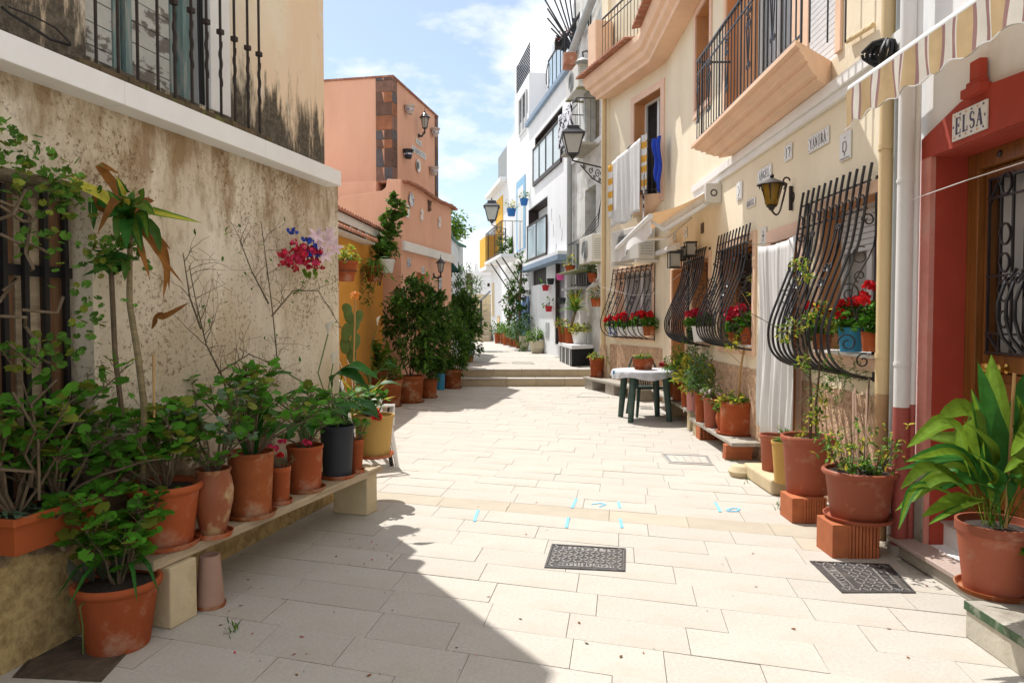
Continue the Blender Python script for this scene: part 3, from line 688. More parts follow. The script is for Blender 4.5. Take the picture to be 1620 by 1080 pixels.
# small bracket window hood on the end
# tower
zt = ST.px(623.6, 124)[1]; stl = ST.px(692, 300)[0]
ZT2 = ST.px(694, 189)[1]; zt = (zt + ZT2) / 2
mb = MB(ST.T); mb.box(.0, stl, -2.05, 0, 0, zt); part('tower_wall', mb, m_salmon, sh, smooth=False)
mb = MB(ST.T); mb.box(-.02, stl + .02, -2.1, .03, zt + .001, zt + .04); part('tower_top', mb, m_rooft, sh, smooth=False)
# quoins: random stone pieces on both faces of the corner
random.seed(11)
z = ST.px(600, 302)[1] - 1.5
while z < zt - .05:
    h_ = random.uniform(.16, .42); h_ = min(h_, zt - z)
    for (fa, fb) in ((0, .5), (.5, 1)) if random.random() < .75 else ((0, 1),):
        m_ = random.choices((m_q1, m_q2, m_q3, m_q4), (5, 3, 2, 4))[0]
        t = MB(ST.T); w_ = .36; j_ = random.uniform(-.04, .04)
        a_, b_ = -w_ * fb, -w_ * fa
        t.add([(-.02, a_ + .006, z + .006), (-.02, b_ - .004, z + .006 + (j_ if fb < 1 else 0) * 0), (-.02, b_ - .004 - (.05 if fa else 0), z + h_ - .004), (-.02, a_ + .006, z + h_ - .004),
               (-.001, a_ + .006, z + .006), (-.001, b_ - .004, z + .006), (-.001, b_ - .004 - (.05 if fa else 0), z + h_ - .004), (-.001, a_ + .006, z + h_ - .004)],
              [(0, 1, 2, 3), (4, 5, 6, 7), (0, 1, 5, 4), (1, 2, 6, 5), (2, 3, 7, 6), (3, 0, 4, 7)])
        part('stone', t, m_, sh, smooth=False)
    t = MB(ST.T); t.box(-.019, .22, .001, .02, z + .006, z + h_ - .004); part('stone', t, random.choice((m_q1, m_q2, m_q4, m_q1)), sh, smooth=False)
    t = MB(ST.T); t.box(stl - .2, stl + .015, .001, .02, z + .006, z + h_ - .004); part('stone', t, random.choice((m_q1, m_q2)), sh, smooth=False)
    z += h_
random.seed(21)
# wall pots on the tower
for u, v, lab in ((645, 174, 'half round ceramic wall pot at the top left of the salmon tower'), (686, 210, 'ceramic wall pot at the top right of the salmon tower'),
                  (643, 244, 'dark banded ceramic wall pot at the lower left of the salmon tower'), (684, 271, 'ceramic wall pot at the lower right of the salmon tower')):
    s_, z = ST.px(u, v, .06); h_ = .2 * (1 if u > 660 else .95); c = ST.T(s_, .0, z)
    th = thing('wall_pot', lab, 'wall pot', c, 'ceramic wall pots on the salmon tower')
    mb = MB(); mb.lathe([(.0, -h_ / 2), (.065, -h_ / 2), (.1, h_ / 2 - .03), (.115, h_ / 2 - .03), (.115, h_ / 2), (.09, h_ / 2), (.08, h_ / 2 - .04), (0, h_ / 2 - .04)], ST.T(s_, .1, z), 18)
    part('pot', mb, m_q3 if 'dark' not in lab else m_greypot, th)
    mb = MB(); mb.lathe([(.093, -.0), (.1, .03)], ST.T(s_, .1, z - .02), 18); part('painted_band', mb, m_cerb, th)
def plate(W, name, label, cat, c4, mat, text=None, tmat=None, d=.004, th=.012, rev=True, border=None, pad=.14, group=None, lines=None):
    """rectangular plate: c4 = (u0,v0,u1,v1) two opposite pixel corners on wall W"""
    s0, z0 = W.px(c4[0], c4[1]); s1 = W.px(c4[2], c4[3])[0]; z1 = W.px(c4[0], c4[3])[1]
    a, b = min(s0, s1), max(s0, s1); lo, hi = min(z0, z1), max(z0, z1)
    t = thing(name, label, cat, W.T((a + b) / 2, d, lo), group)
    mb = MB(W.T); mb.box(a, b, d, d + th, lo, hi); part('plaque', mb, mat, t, smooth=False, bev=.003)
    W_, H_ = b - a, hi - lo; dd = d + th
    f = (lambda x, z, e: (b - x, dd + e, lo + z)) if rev else (lambda x, z, e: (a + x, dd + e, lo + z))
    if border:
        for mi, mt in enumerate(border):
            mb = MB(W.T); n1 = max(3, int(W_ / .05)); n2 = max(3, int(H_ / .05)); k = .012
            for i in range(n1):
                if i % len(border) != mi: continue
                x = W_ * (i + .5) / n1
                for z in (.018, H_ - .018):
                    q = [f(x + k * cos(g_) * (1 if j_ % 2 else .5), z + k * .8 * sin(g_) * (1 if j_ % 2 else .5), .0008) for j_, g_ in enumerate([2 * pi * e / 8 for e in range(8)])]; mb.add(q, [tuple(range(8))])
            for i in range(1, n2 - 1):
                if i % len(border) != mi: continue
                z = H_ * (i + .5) / n2
                for x in (.014, W_ - .014):
                    q = [f(x + k * .8 * cos(g_) * (1 if j_ % 2 else .5), z + k * sin(g_) * (1 if j_ % 2 else .5), .0008) for j_, g_ in enumerate([2 * pi * e / 8 for e in range(8)])]; mb.add(q, [tuple(range(8))])
            part('painted_border', mb, mt, t, smooth=False, fix=False)
    if text:
        mb = MB(W.T); letters(mb, f, text, W_ * pad * .7, H_ * (pad + .08), H_ * (.84 - 2 * pad), W_ * (1 - 1.4 * pad) / len(text)); part('lettering', mb, tmat or m_ink, t, smooth=False)
    if lines:
        mb = MB(W.T)
        for ln in lines:
            pts = [f(W_ * x, H_ * z, .002) for x, z in ln]; mb.tube(pts, .0028, 4)
        part('drawing', mb, tmat or m_inkg, t)
    return t
plate(ST, 'name_tiles', 'short upper row of lettered tiles reading CASA on the salmon tower', 'sign', (657.5, 218, 666, 227), m_cer, 'CASA', m_inkg, rev=False, pad=.1)
plate(ST, 'name_tiles', 'long lower row of lettered tiles reading CARMENCITA on the salmon tower', 'sign', (651, 229, 673, 239), m_cer, 'CARMENCITA', m_inkg, rev=False, pad=.08)
def disc(W, u, v, r, mats, label, name='wall_plate', cat='plate', group=None):
    s_, z = W.px(u, v, .03); c = W.T(s_, .004, z); ax = (W.n[0], W.n[1], 0)
    t = thing(name, label, cat, c, group)
    mb = MB(); mb.lathe([(0, .012), (r * .62, .012), (r * .7, .02), (r, .035), (r, .028), (r * .6, 0), (0, 0)], c, 28, ax=ax); part('dish', mb, mats[0], t)
    mb = MB(); mb.lathe([(r * .45, .0135), (r * .55, .0135), (r * .55, .0145), (r * .45, .0145)], c, 28, ax=ax); mb.lathe([(0, .0145), (r * .2, .0145), (r * .2, .013)], c, 12, ax=ax); part('painted_ring', mb, mats[1], t)
    return t
disc(ST, 662, 262, .15, (m_cer, m_inkg), 'round ceramic plate under the lettered tiles on the tower')
disc(SW, 651, 316, .135, (m_cerb, m_cer), 'blue patterned round plate high on the salmon wing')
disc(SW, 644, 333, .14, (m_cer, m_ochre), 'pale round plate with ochre ring below the blue plate on the salmon wing')
def ornament(W, u, v, h, mat, label, kind):
    s_, z = W.px(u, v, .03); c = W.T(s_, .03, z); t = thing('wall_ornament', label, 'ornament', c)
    mb = MB(W.T)
    if kind == 'S':
        pts = spiral((s_ + h * .05, z + h * .22), h * .24, h * .1, -.8, .8, 12)[::-1] + spiral((s_ + h * .02, z - h * .2), h * .12, h * .22, 1.7, -.85, 12)
        mb.tube([(a, .03, b) for a, b in pts], .02, 6); mb.box(s_ - h * .22, s_ + h * .24, .004, .05, z - h * .5, z - h * .36)
    else:
        for a, b, c_, d in ((-.3, .5, -.1, 0), (-.1, 0, -.25, -.5), (-.05, 0, .35, .45), (-.05, 0, .3, -.35), (.0, .2, .25, .1)):
            mb.tube([(s_ + a * h, .03, z + b * h), (s_ + c_ * h, .03, z + d * h)], .022, 6)
    part('figure', mb, mat, t); return t
ornament(SW, 667, 339, .24, m_cer, 'white ceramic gecko like ornament nearer the plates on the salmon wing', 'S')
ornament(SW, 695, 351, .24, m_cer, 'white ceramic curled ornament at the far end of the salmon wing', 'S')
ornament(SW, 680, 326, .24, m_q1, 'dark brown butterfly shaped ornament between the two white ones', 'V')
plate(SW, 'house_number', 'number 13 tile above the salmon house door', 'house number', (666, 421, 671, 433), m_cer, '13', m_ink, rev=False)
plate(SW, 'ceramic_plaque', 'small painted tile with a figure left of the salmon door', 'plaque', (644, 408, 648.5, 422), m_cerb, None, None, rev=False, lines=[[(.3, .2), (.5, .8), (.7, .2)], [(.3, .5), (.7, .5)]])
plate(SW, 'ceramic_plaque', 'tall dark framed religious tile below the wall lantern', 'plaque', (692.5, 436, 698, 460), m_q1, None, None, rev=False)
plate(SW, 'ceramic_plaque', 'pale picture inside the dark frame below the wall lantern', 'picture', (693.3, 439, 697.3, 457), m_cerb, None, m_ink, d=.017, th=.006, rev=False, lines=[[(.5, .1), (.4, .6), (.6, .8)]])
# lanterns
def lantern(mb_f, mb_g, c, s, n=6, roof=True):
    """carriage lantern centred on c, height about 1*s"""
    x, y, z = c
    def L(p): return [(r * s, z + h * s) for r, h in p]
    mb_f.lathe(L([(.02, -.42), (.05, -.36), (.11, -.33), (.11, -.31), (0, -.31)]), (x, y, 0), n)
    for k in range(n):
        a = 2 * pi * (k + .5) / n; mb_f.tube([(x + .11 * s * cos(a), y + .11 * s * sin(a), z - .32 * s), (x + .19 * s * cos(a), y + .19 * s * sin(a), z + .12 * s)], .012 * s, 4)
    mb_g.lathe(L([(.09, -.31), (.165, .11), (.15, .11), (.08, -.31)]), (x, y, 0), n)
    mb_f.lathe(L([(.23, .11), (.24, .14), (.14, .24), (.11, .29), (.06, .31), (.03, .36), (.035, .39), (.012, .42), (.006, .55), (0, .56)]), (x, y, 0), 8 if n == 6 else n)
t = thing('wall_lantern', 'black carriage lantern high on the salmon tower', 'wall lantern', ST.T(*[ST.px(663, 200)[0], .0, ST.px(663, 200)[1]]))
s_, z = ST.px(672, 191, .22); c = ST.T(s_, .22, z); f_, g_ = MB(), MB(); lantern(f_, g_, c, .52); s2, z2 = ST.px(662, 200)
f_.tube([ST.T(s2, .0, z - .27), ST.T(s2, .08, z - .29), ST.T((s2 + s_) / 2, .15, z - .26), ST.T(s_, .22, z - .24)], .022); f_.lathe([(0, 0), (.05, 0), (.03, .04), (0, .04)], ST.T(s2, .0, z - .27), 10, ax=(1, 0, 0)); f_.tube([c + Vector((0, 0, -.3)), c + Vector((0, 0, -.22))], .012)
part('frame', f_, m_iron, t); part('glass', g_, m_milk, t)
t = thing('wall_lantern', 'black carriage lantern beside the door of the salmon house', 'wall lantern', SW.T(*[SW.px(686, 432)[0], 0, SW.px(686, 432)[1]]))
s_, z = SW.px(697, 420, .25); c = SW.T(s_, .25, z); f_, g_ = MB(), MB(); lantern(f_, g_, c, .44); s2, z2 = SW.px(686, 432)
f_.tube([SW.T(s2, .0, z - .22), SW.T(s2, .1, z - .26), SW.T(s_, .25, z - .24), SW.T(s_, .25, z - .18)], .02); f_.lathe([(0, 0), (.06, 0), (.06, .02), (0, .03)], SW.T(s2, .0, z - .2), 10, ax=(1, 0, 0))
part('frame', f_, m_iron, t); part('glass', g_, m_milk, t)
# cottage behind the salmon house with its green awning and tree
t = thing('white_cottage', 'pale two storey house beyond the salmon one with a green curved roof edge', 'house', (-3.0, 20, 0))
def pl(u, v, y): r = ray(u, v); k = y / r.y; return Vector((r.x * k, y, CAMZ + r.z * k))
zc1 = pl(715, 362, 20).z; zc2 = pl(734, 384, 22.5).z
mb = MB(); a, b = pl(700, 500, 18.4), pl(733, 500, 23.5)
mb.prism([(a.x, 18.4, 0), (b.x, 23.5, 0), (-5, 23.5, 0), (-5, 18.4, 0)], (0, 0, zc2)); part('wall', mb, m_whitewall, t, smooth=False)
mb = MB(); q = [pl(709, 350, 18.9), pl(716, 372, 20), pl(724, 382, 21.5), pl(738, 389, 22.6)]
for i in range(3):
    a, b = q[i], q[i + 1]; mb.add([a, b, b + Vector((-.5, 0, .12)), a + Vector((-.5, 0, .12)), a - Vector((0, 0, .07)), b - Vector((0, 0, .07)), b + Vector((-.5, 0, .05)), a + Vector((-.5, 0, .05))], [(0, 1, 2, 3), (4, 5, 6, 7), (0, 1, 5, 4), (3, 2, 6, 7)])
part('green_roof_edge', mb, M('green_metal', (.02, .14, .08), .5), t, smooth=False)
mb = MB(); a = pl(712, 425, 18.6); mb.add([a + Vector((-.3, 0, .22)), a + Vector((.0, 0, .22)), a + Vector((.22, 0, -.05)), a + Vector((-.3, 0, -.05)), a + Vector((-.3, .8, .22)), a + Vector((0, .8, .22)), a + Vector((.22, .8, -.05)), a + Vector((-.3, .8, -.05))], [(0, 1, 2, 3), (4, 5, 6, 7), (0, 1, 5, 4), (1, 2, 6, 5), (3, 0, 4, 7)])
part('green_door_awning', mb, M('teal_canvas', (.03, .10, .10), .8), t, smooth=False)
# ------------------------------------------------------------------ yellow house
yh = thing('yellow_house', 'pale yellow house with peach trim, belly window grilles and name tiles', 'house', YW.T(9, 0, 0))
HY = 9.2
YS0 = 4.66
def ys(u, v=500): return YW.px(u, v)[0]
dA, dB = ys(1264), ys(1221)          # curtain doorway
w3a, w3b = ys(1390), ys(1300)        # big window
w2a, w2b = ys(1192), ys(1140)
w1a, w1b = ys(1122), ys(1096)
d2a, d2b = ys(1086), ys(1064)
up1a, up1b = ys(1120), ys(1098)
bda, bdb = ys(1325, 60), ys(1150, 60)
mb = MB(YW.T)
ops = [(dA, dB, 0, 2.22), (w3a, w3b, 1.20, 2.36), (w2a, w2b, 1.16, 2.32), (w1a, w1b, 1.2, 2.28), (d2a, d2b, 0, 2.25), (bda, bdb, 3.55, 5.7), (up1a, up1b, 4.4, 5.75)]
wallcells(mb, YS0, 12.7, 0, HY, ops, d0=-.3); mb.box(YS0, 12.9, -5, -.301, 0, HY)
part('front_wall', mb, m_yellow, yh, smooth=False)
byl = YB.px(955, 500)[0]
tw = (YB.px(1052, 122)[0], YB.px(998, 148)[0])
twa, twb = YB.px(1046, 200)[0], YB.px(1004, 200)[0]
twz1 = YB.px(1025, 152)[1]; tz0 = YB.px(1030, 312)[1]
g1a, g1b = YB.px(1036, 480)[0], YB.px(975, 480)[0]
gz0, gz1 = YB.px(1036, 537)[1], YB.px(1036, 420)[1]
mb = MB(YB.T)
wallcells(mb, 0.0, byl, 0, HY, [(twa, twb, tz0, twz1), (g1a + .08, g1b - .05, gz0 + .05, gz1 - .05)], d0=-.3); mb.box(.1, byl, -3, -.301, 0, HY)
part('angled_wall', mb, m_yellow, yh, smooth=False)
for W, a, b in ((YW, YS0 + .02, dA - .12), (YW, dB + .13, d2a - .1), (YB, .05, byl - .35)):
    mb = MB(W.T); mb.box(a, b, .001, .018, 0, .93); part('dado', mb, m_dado, yh, smooth=False, bev=.004)
mb = MB(YB.T); mb.box(byl - .28, byl + .02, .001, .06, 0, HY); part('corner_pilaster', mb, m_yellow, yh, smooth=False)
mb = MB(YB.T); mb.box(byl - .30, byl + .04, .061, .075, 0, .9); part('pilaster_foot', mb, m_dado, yh, smooth=False)
zc0 = YW.px(1143, 281, .06)[1]
mb = MB(YW.T); mb.box(YS0, ys(1100), .001, .045, zc0, zc0 + .16); mb.box(YS0, ys(1100), .046, .075, zc0 + .07, zc0 + .16); part('white_cornice', mb, m_white, yh, smooth=False, bev=.004)
def surround(W, a, b, z0, z1, wd, mat, rev, name='window_surround', depth=.024, par=None, sill=False, bottom=True):
    t = MB(W.T); p0 = z0 if not bottom else z0 - wd
    t.box(a - wd, a, .001, depth, p0, z1 + wd); t.box(b, b + wd, .001, depth, p0, z1 + wd); t.box(a, b, .001, depth, z1, z1 + wd)
    if bottom: t.box(a, b, .001, depth, z0 - wd, z0)
    o = part(name, t, mat, par, smooth=False, bev=.004)
    t = MB(W.T); e = .003   # painted reveals lining the opening
    t.box(a, a + e, -.28, -.001, z0, z1); t.box(b - e, b, -.28, -.001, z0, z1); t.box(a + e, b - e, -.28, -.001, z1 - e, z1)
    if bottom: t.box(a + e, b - e, -.28, -.001, z0, z0 + e)
    part('reveal', t, rev, o, smooth=False); return o
def casement(W, a, b, z0, z1, d, par, mat=None, leaves=2, blind=0, curtain=True):
    mat = mat or m_alum
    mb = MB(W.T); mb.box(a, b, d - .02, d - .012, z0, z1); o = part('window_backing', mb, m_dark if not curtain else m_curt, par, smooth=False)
    fr = MB(W.T); k = .045
    fr.box(a, b, d, d + .05, z0, z0 + k); fr.box(a, b, d, d + .05, z1 - k, z1); fr.box(a, a + k, d, d + .05, z0 + k, z1 - k); fr.box(b - k, b, d, d + .05, z0 + k, z1 - k)
    for i in range(1, leaves):
        x = a + (b - a) * i / leaves; fr.box(x - .04, x + .04, d + .002, d + .045, z0 + k, z1 - k)
    f = part('window', fr, mat, par, smooth=False, bev=.003)
    for i in range(leaves):
        x0 = a + k + (b - a - 2 * k) * i / leaves; x1 = a + k + (b - a - 2 * k) * (i + 1) / leaves
        mb = MB(W.T); mb.box(x0 + (.04 if i else 0), x1 - (.04 if i < leaves - 1 else 0), d + .012, d + .018, z0 + k, z1 - k)
        part('pane', mb, m_glassp, f, smooth=False)
    if blind:
        mb = MB(W.T); z = z1 - k
        while z > z1 - blind: mb.box(a + k, b - k, d + .051, d + .062, z - .042, z - .003); z -= .045
        part('blind', mb, m_blind, f, smooth=False, kind='stuff')
    return f
m_glassp = bpy.data.materials.new('clear_pane'); m_glassp.use_nodes = True
_n = m_glassp.node_tree; _b = _n.nodes['Principled BSDF']; _b.inputs['Base Color'].default_value = (.02, .025, .03, 1); _b.inputs['Roughness'].default_value = .05
_t = _n.nodes.new('ShaderNodeBsdfTransparent'); _m = _n.nodes.new('ShaderNodeMixShader'); _m.inputs[0].default_value = .14
_n.links.new(_t.outputs[0], _m.inputs[1]); _n.links.new(_b.outputs[0], _m.inputs[2]); _n.links.new(_m.outputs[0], _n.nodes['Material Output'].inputs[0])
surround(YW, w3a, w3b, 1.20, 2.36, .09, m_peach, m_peachd, par=yh)
casement(YW, w3a + .0, w3b, 1.22, 2.36, -.2, yh, blind=.32)
surround(YW, w2a, w2b, 1.16, 2.32, .09, m_peach, m_peachd, par=yh)
casement(YW, w2a, w2b, 1.18, 2.3, -.24, yh, mat=m_wood, curtain=False)
surround(YW, w1a, w1b, 1.2, 2.28, .09, m_peach, m_peachd, par=yh)
casement(YW, w1a, w1b, 1.22, 2.26, -.24, yh, mat=m_wood, curtain=False)
surround(YW, dA, dB, 0, 2.22, .13, m_pinktrim, m_peachd, 'door_surround', par=yh, bottom=False)
mb = MB(YW.T); mb.box(dA + .004, dB - .004, -.28, -.24, 0.02, 2.21); part('door', mb, m_wood, yh, smooth=False)
surround(YW, d2a, d2b, 0, 2.25, .08, m_peach, m_peachd, 'door_surround', par=yh, bottom=False)
mb = MB(YW.T); mb.box(d2a + .004, d2b - .004, -.28, -.24, .02, 2.24); part('door', mb, m_wood, yh, smooth=False)
for a, b, z in ((w3a, w3b, 1.2), (w2a, w2b, 1.16), (w1a, w1b, 1.2)):
    mb = MB(YW.T); mb.box(a - .02, b + .02, -.19, .06, z + .004, z + .03); part('sill', mb, m_white, yh, smooth=False, bev=.004)
surround(YB, g1a + .08, g1b - .05, gz0 + .05, gz1 - .05, .09, m_peach, m_peach, par=yh)
casement(YB, g1a + .08, g1b - .05, gz0 + .07, gz1 - .05, -.2, yh)
surround(YB, twa, twb, tz0, twz1, .13, m_pinktrim, m_peachd, par=yh)
fr = casement(YB, twa, twb, tz0, twz1, -.26, yh, curtain=False)
surround(YW, up1a, up1b, 4.4, 5.75, .09, m_pinktrim, m_peachd, par=yh)
casement(YW, up1a, up1b, 4.42, 5.75, -.26, yh, curtain=False)
surround(YW, bda, bdb, 3.56, 5.7, .1, m_peach, m_peachd, 'door_surround', par=yh, bottom=False)
# balcony doors: orange panels and shutters
x0, x1 = ys(1180, 60), ys(1265, 60)
mb = MB(YW.T); z = 3.62
mb.box(bda, ys(1262, 60), -.14, -.11, 3.56, 5.69); o = part('roller_shutter', mb, m_blind, yh, smooth=False)
mb = MB(YW.T)
while z < 5.65: mb.box(bda + .02, ys(1262, 60) - .02, -.109, -.10, z, z + .045); z += .052
part('slats', mb, m_blind, o, smooth=False, kind='stuff')
mb = MB(YW.T); mb.box(ys(1260, 60), ys(1236, 60), -.16, -.1, 3.56, 5.69); part('pier', mb, m_peach, yh, smooth=False)
casement(YW, ys(1235, 60), ys(1178, 60), 3.58, 5.69, -.2, yh)
mb = MB(YW.T); mb.box(ys(1177, 60), bdb, -.18, -.12, 3.56, 5.69); part('panel', mb, m_peachd, yh, smooth=False)
# big first floor balcony
bt = YW.px(1346, 72)[1]
L1 = YW.px(1265, 57, .43)[0]; L2 = YW.px(1096, 233, .43)[0]
L1 = max(L1, 5.25)
mb = MB()
zq = lambda k: zc0 + .165 + (bt - zc0 - .165) * k
prof = [(0.001, zq(0)), (.19, zq(0)), (.19, zq(.13)), (.235, zq(.15)), (.26, zq(.26)), (.31, zq(.36)), (.31, zq(.48)), (.355, zq(.50)), (.36, zq(.60)), (.415, zq(.70)), (.415, zq(.80)), (.46, zq(.82)), (.46, bt), (0.001, bt)]
def moulded(W, prof, a, b, name, mat, par, ta=.0, tb=.0, back=-.0):
    """prof (d,z) swept from a to b with mitred returns of the same profile at the ends"""
    mb = MB(W.T); n = len(prof); dm = max(p[0] for p in prof)
    va = [(a + (dm - d) * ta, d, z) for d, z in prof]; vb = [(b - (dm - d) * tb, d, z) for d, z in prof]
    mb.add(va + vb, [tuple(range(n)), tuple(range(n, 2 * n))] + [(i, (i + 1) % n, n + (i + 1) % n, n + i) for i in range(n)])
    return part(name, mb, mat, par, smooth=False)
moulded(YW, prof, L1, L2, 'balcony_slab', m_peach, yh, 1, 1)
gr = thing('balcony_railing', 'black iron railing round the big first floor balcony of the yellow house', 'railing', YW.T(7, .4, bt))
def rail_run(par, W, a, b, d, z0, z1, step=.105, orn=(), mat=None, end_a=True, end_b=True, dback=0.0, gauge=.007):
    mat = mat or m_iron
    mb = MB(W.T); mb.box(a, b, d - .02, d + .012, z1 - .02, z1); part('handrail', mb, mat, par, smooth=False)
    mb = MB(W.T); mb.box(a, b, d - .012, d + .004, z1 - .17, z1 - .155); part('rail', mb, mat, par, smooth=False)
    mb = MB(W.T); mb.box(a, b, d - .012, d + .004, z0 + .05, z0 + .065); part('rail', mb, mat, par, smooth=False)
    n = max(2, int((b - a) / step))
    for i in range(n + 1):
        s_ = a + (b - a) * i / n; mb = MB(W.T); mb.tube([(s_, d - .004, z0), (s_, d - .004, z1 - .01)], gauge if i % 7 else gauge * 1.5, 4); part('baluster', mb, mat, par, smooth=False)
    for s_ in orn:
        mb = MB(W.T)
        for sg in (-1, 1):
            for (zc, r) in ((z0 + .62, .035), (z1 - .24, .04), (z0 + .25, .03)):
                mb.tube([(s_ + sg * r + sg * q[0], d + .012, zc + q[1]) for q in spiral((0, 0), .035, .008, pi / 2, sg * 1.3, 14)], .006, 4)
            mb.tube([(s_ + sg * .02, d + .012, z1 - .28), (s_ + sg * .06, d + .012, z0 + .62), (s_ + sg * .005, d + .012, z0 + .25)], .006, 4)
        part('scroll_ornament', mb, mat, par)
    for e, s_ in ((end_a, a), (end_b, b)):
        if not e: continue
        mb = MB(W.T); mb.box(s_ - .01, s_ + .01, dback, d - .02, z1 - .02, z1); part('handrail', mb, mat, par, smooth=False)
        m_ = max(1, int((d - dback) / step))
        for i in range(m_):
            dd = dback + (d - dback) * (i + .5) / m_; mb = MB(W.T); mb.tube([(s_, dd, z0), (s_, dd, z1 - .01)], gauge, 4); part('baluster', mb, mat, par, smooth=False)
rail_run(gr, YW, L1 + .06, L2 - .06, .40, bt, bt + .98, .105, orn=[L1 + .65, L1 + 1.3, L1 + 2.0, L1 + 2.7, L1 + 3.2])
# upper tiled cornice balcony, follows the bend
zk = 5.86
pr2 = [(0.001, zk), (.30, zk), (.31, zk + .06), (.38, zk + .12), (.40, zk + .2), (.46, zk + .24), (.5, zk + .36), (.5, zk + .46), (0.001, zk + .46)]
def corner_sweep(prof, name, mat, par, sa=8.2, eb=None):
    n = len(prof); eb = eb or byl - .05
    rows = []
    hb = Vector((YW.n[0] + YB.n[0], YW.n[1] + YB.n[1])); hb.normalize(); kk = 1 / (hb.x * YW.n[0] + hb.y * YW.n[1])
    bp = YW.T(12.7, 0, 0)
    rows.append([YW.T(sa, d, z) for d, z in prof]); rows.append([Vector((bp.x + hb.x * d * kk, bp.y + hb.y * d * kk, z)) for d, z in prof])
    dm = max(p[0] for p in prof); rows.append([YB.T(eb - (dm - d), d, z) for d, z in prof])
    mb = MB(); mb.add(sum(rows, []), [tuple(range(n)), tuple(range(2 * n, 3 * n))] + [(r * n + i, r * n + (i + 1) % n, (r + 1) * n + (i + 1) % n, (r + 1) * n + i) for r in (0, 1) for i in range(n)])
    return part(name, mb, mat, par, smooth=False)
corner_sweep(pr2, 'upper_balcony_slab', m_peach, yh)
for W, a, b in ((YW, 8.3, 12.35), (YB, .3, byl + .0)):
    s_ = a
    while s_ < b:
        t = MB(W.T); pr = [(s_ + .062 + .06 * cos(g), .05 * sin(g)) for g in [pi * k / 6 for k in range(7)]]
        t.add([(p[0], .36, zk + .50 + p[1]) for p in pr] + [(p[0], .64, zk + .455 + p[1]) for p in pr], [tuple(range(7)), tuple(range(7, 14))] + [(i, i + 1, i + 8, i + 7) for i in range(6)] + [(6, 0, 7, 13)])
        part('roof_tile', t, m_rooft, yh); s_ += .128
mb = MB(YB.T); mb.box(byl - .5, byl - .1, .05, .42, zk + .46, zk + 1.5); part('balcony_pier', mb, m_peach, yh, smooth=False, bev=.01)
ug = thing('balcony_railing', 'dark railing of the top floor balcony above the clay tile edge', 'railing', YB.T(1, .4, zk + .5))
rail_run(ug, YB, .35, byl - .55, .3, zk + .5, zk + 1.5, .13, end_a=False, end_b=False, mat=m_iron)
mb = MB(YB.T); mb.tube([(byl - .2, .1, 0.9), (byl - .2, .1, zk + .1)], .045, 12); solo('drainpipe', mb, m_pvc, 'cream drainpipe at the far corner of the yellow house', 'drainpipe')
# small balcony with laundry
lb = thing('small_balcony', 'small peach balcony with black bars below the first floor window', 'balcony', YB.T((twa + twb) / 2, .1, tz0))
mb = MB(); zt_ = tz0
n_ = 14; pts = []
for lev, (k, z) in enumerate(((1, 0), (1, -.04), (.94, -.07), (.9, -.14), (.7, -.24), (.3, -.30))):
    for i in range(n_ + 1):
        a = pi * i / n_; pts.append(YB.T((twa + twb) / 2 + cos(a) * (twb - twa + .1) / 2 * k, .001 + .34 * sin(a) * k, tz0 + z))
fs = [(l * (n_ + 1) + i, l * (n_ + 1) + i + 1, (l + 1) * (n_ + 1) + i + 1, (l + 1) * (n_ + 1) + i) for l in range(5) for i in range(n_)] + [tuple(range(n_ + 1)), tuple(range(5 * (n_ + 1), 6 * (n_ + 1)))]
mb.add(pts, fs); part('slab', mb, m_peach, lb)
rz0, rz1 = tz0 + .02, tz0 + .95
for i in range(15):
    a = pi * i / 14; x = (twa + twb) / 2 + cos(a) * (twb - twa) / 2; d = .02 + .28 * sin(a)
    mb = MB(YB.T); mb.tube([(x, d, rz0), (x, d, rz1)], .008, 4); part('baluster', mb, m_iron, lb, smooth=False)
for z in (rz1, rz1 - .15, rz0 + .06):
    mb = MB(YB.T); mb.tube([((twa + twb) / 2 + cos(pi * i / 14) * (twb - twa) / 2, .02 + .28 * sin(pi * i / 14), z) for i in range(15)], .011, 6); part('rail', mb, m_iron, lb)
def cloth(name, label, cat, f, nu, nv, mats, mfun=None, th=.004, cat2=None, group=None):
    """f(u,v) -> world point"""
    mb = MB(); pts = [f(i / nu, j / nv) for j in range(nv + 1) for i in range(nu + 1)]
    fs = []; ms = []
    for j in range(nv):
        for i in range(nu):
            fs.append((j * (nu + 1) + i, j * (nu + 1) + i + 1, (j + 1) * (nu + 1) + i + 1, (j + 1) * (nu + 1) + i)); ms.append(mfun(i / nu, j / nv) if mfun else 0)
    mb.v = [Vector(p) for p in pts]; mb.f = fs; mb.m = ms
    o = solo(name, mb, mats, label, cat, group, fix=False)
    so_ = o.modifiers.new('thick', 'SOLIDIFY'); so_.thickness = th
    return o
ra, rb = twa, twb
sa_, sb_ = YB.px(1012, 215, .4)[0], YB.px(966, 235, .4)[0]
zt1 = YB.px(1010, 218, .38)[1]; zb1_ = YB.px(985, 355, .38)[1]
def fold(x, k, a=.025): return a * sin(x * k) + a * .5 * sin(x * k * 2.3 + 1)
cloth('bath_towel', 'long white towel hanging over the small balcony rail', 'towel', lambda u, v: YB.T(sa_ + (sb_ - sa_) * u + .04 * v * (u - .5), .38 + (fold(u, 11) + .01 * sin(u * 43 + 2 * v)) * (.3 + v), zt1 - .02 - (zt1 - zb1_) * v * (1 - .1 * (1 - u)) - .18 * u * (1 - v) + (.04 * sin(u * 9) * v)), 50, 20, [m_cloth])
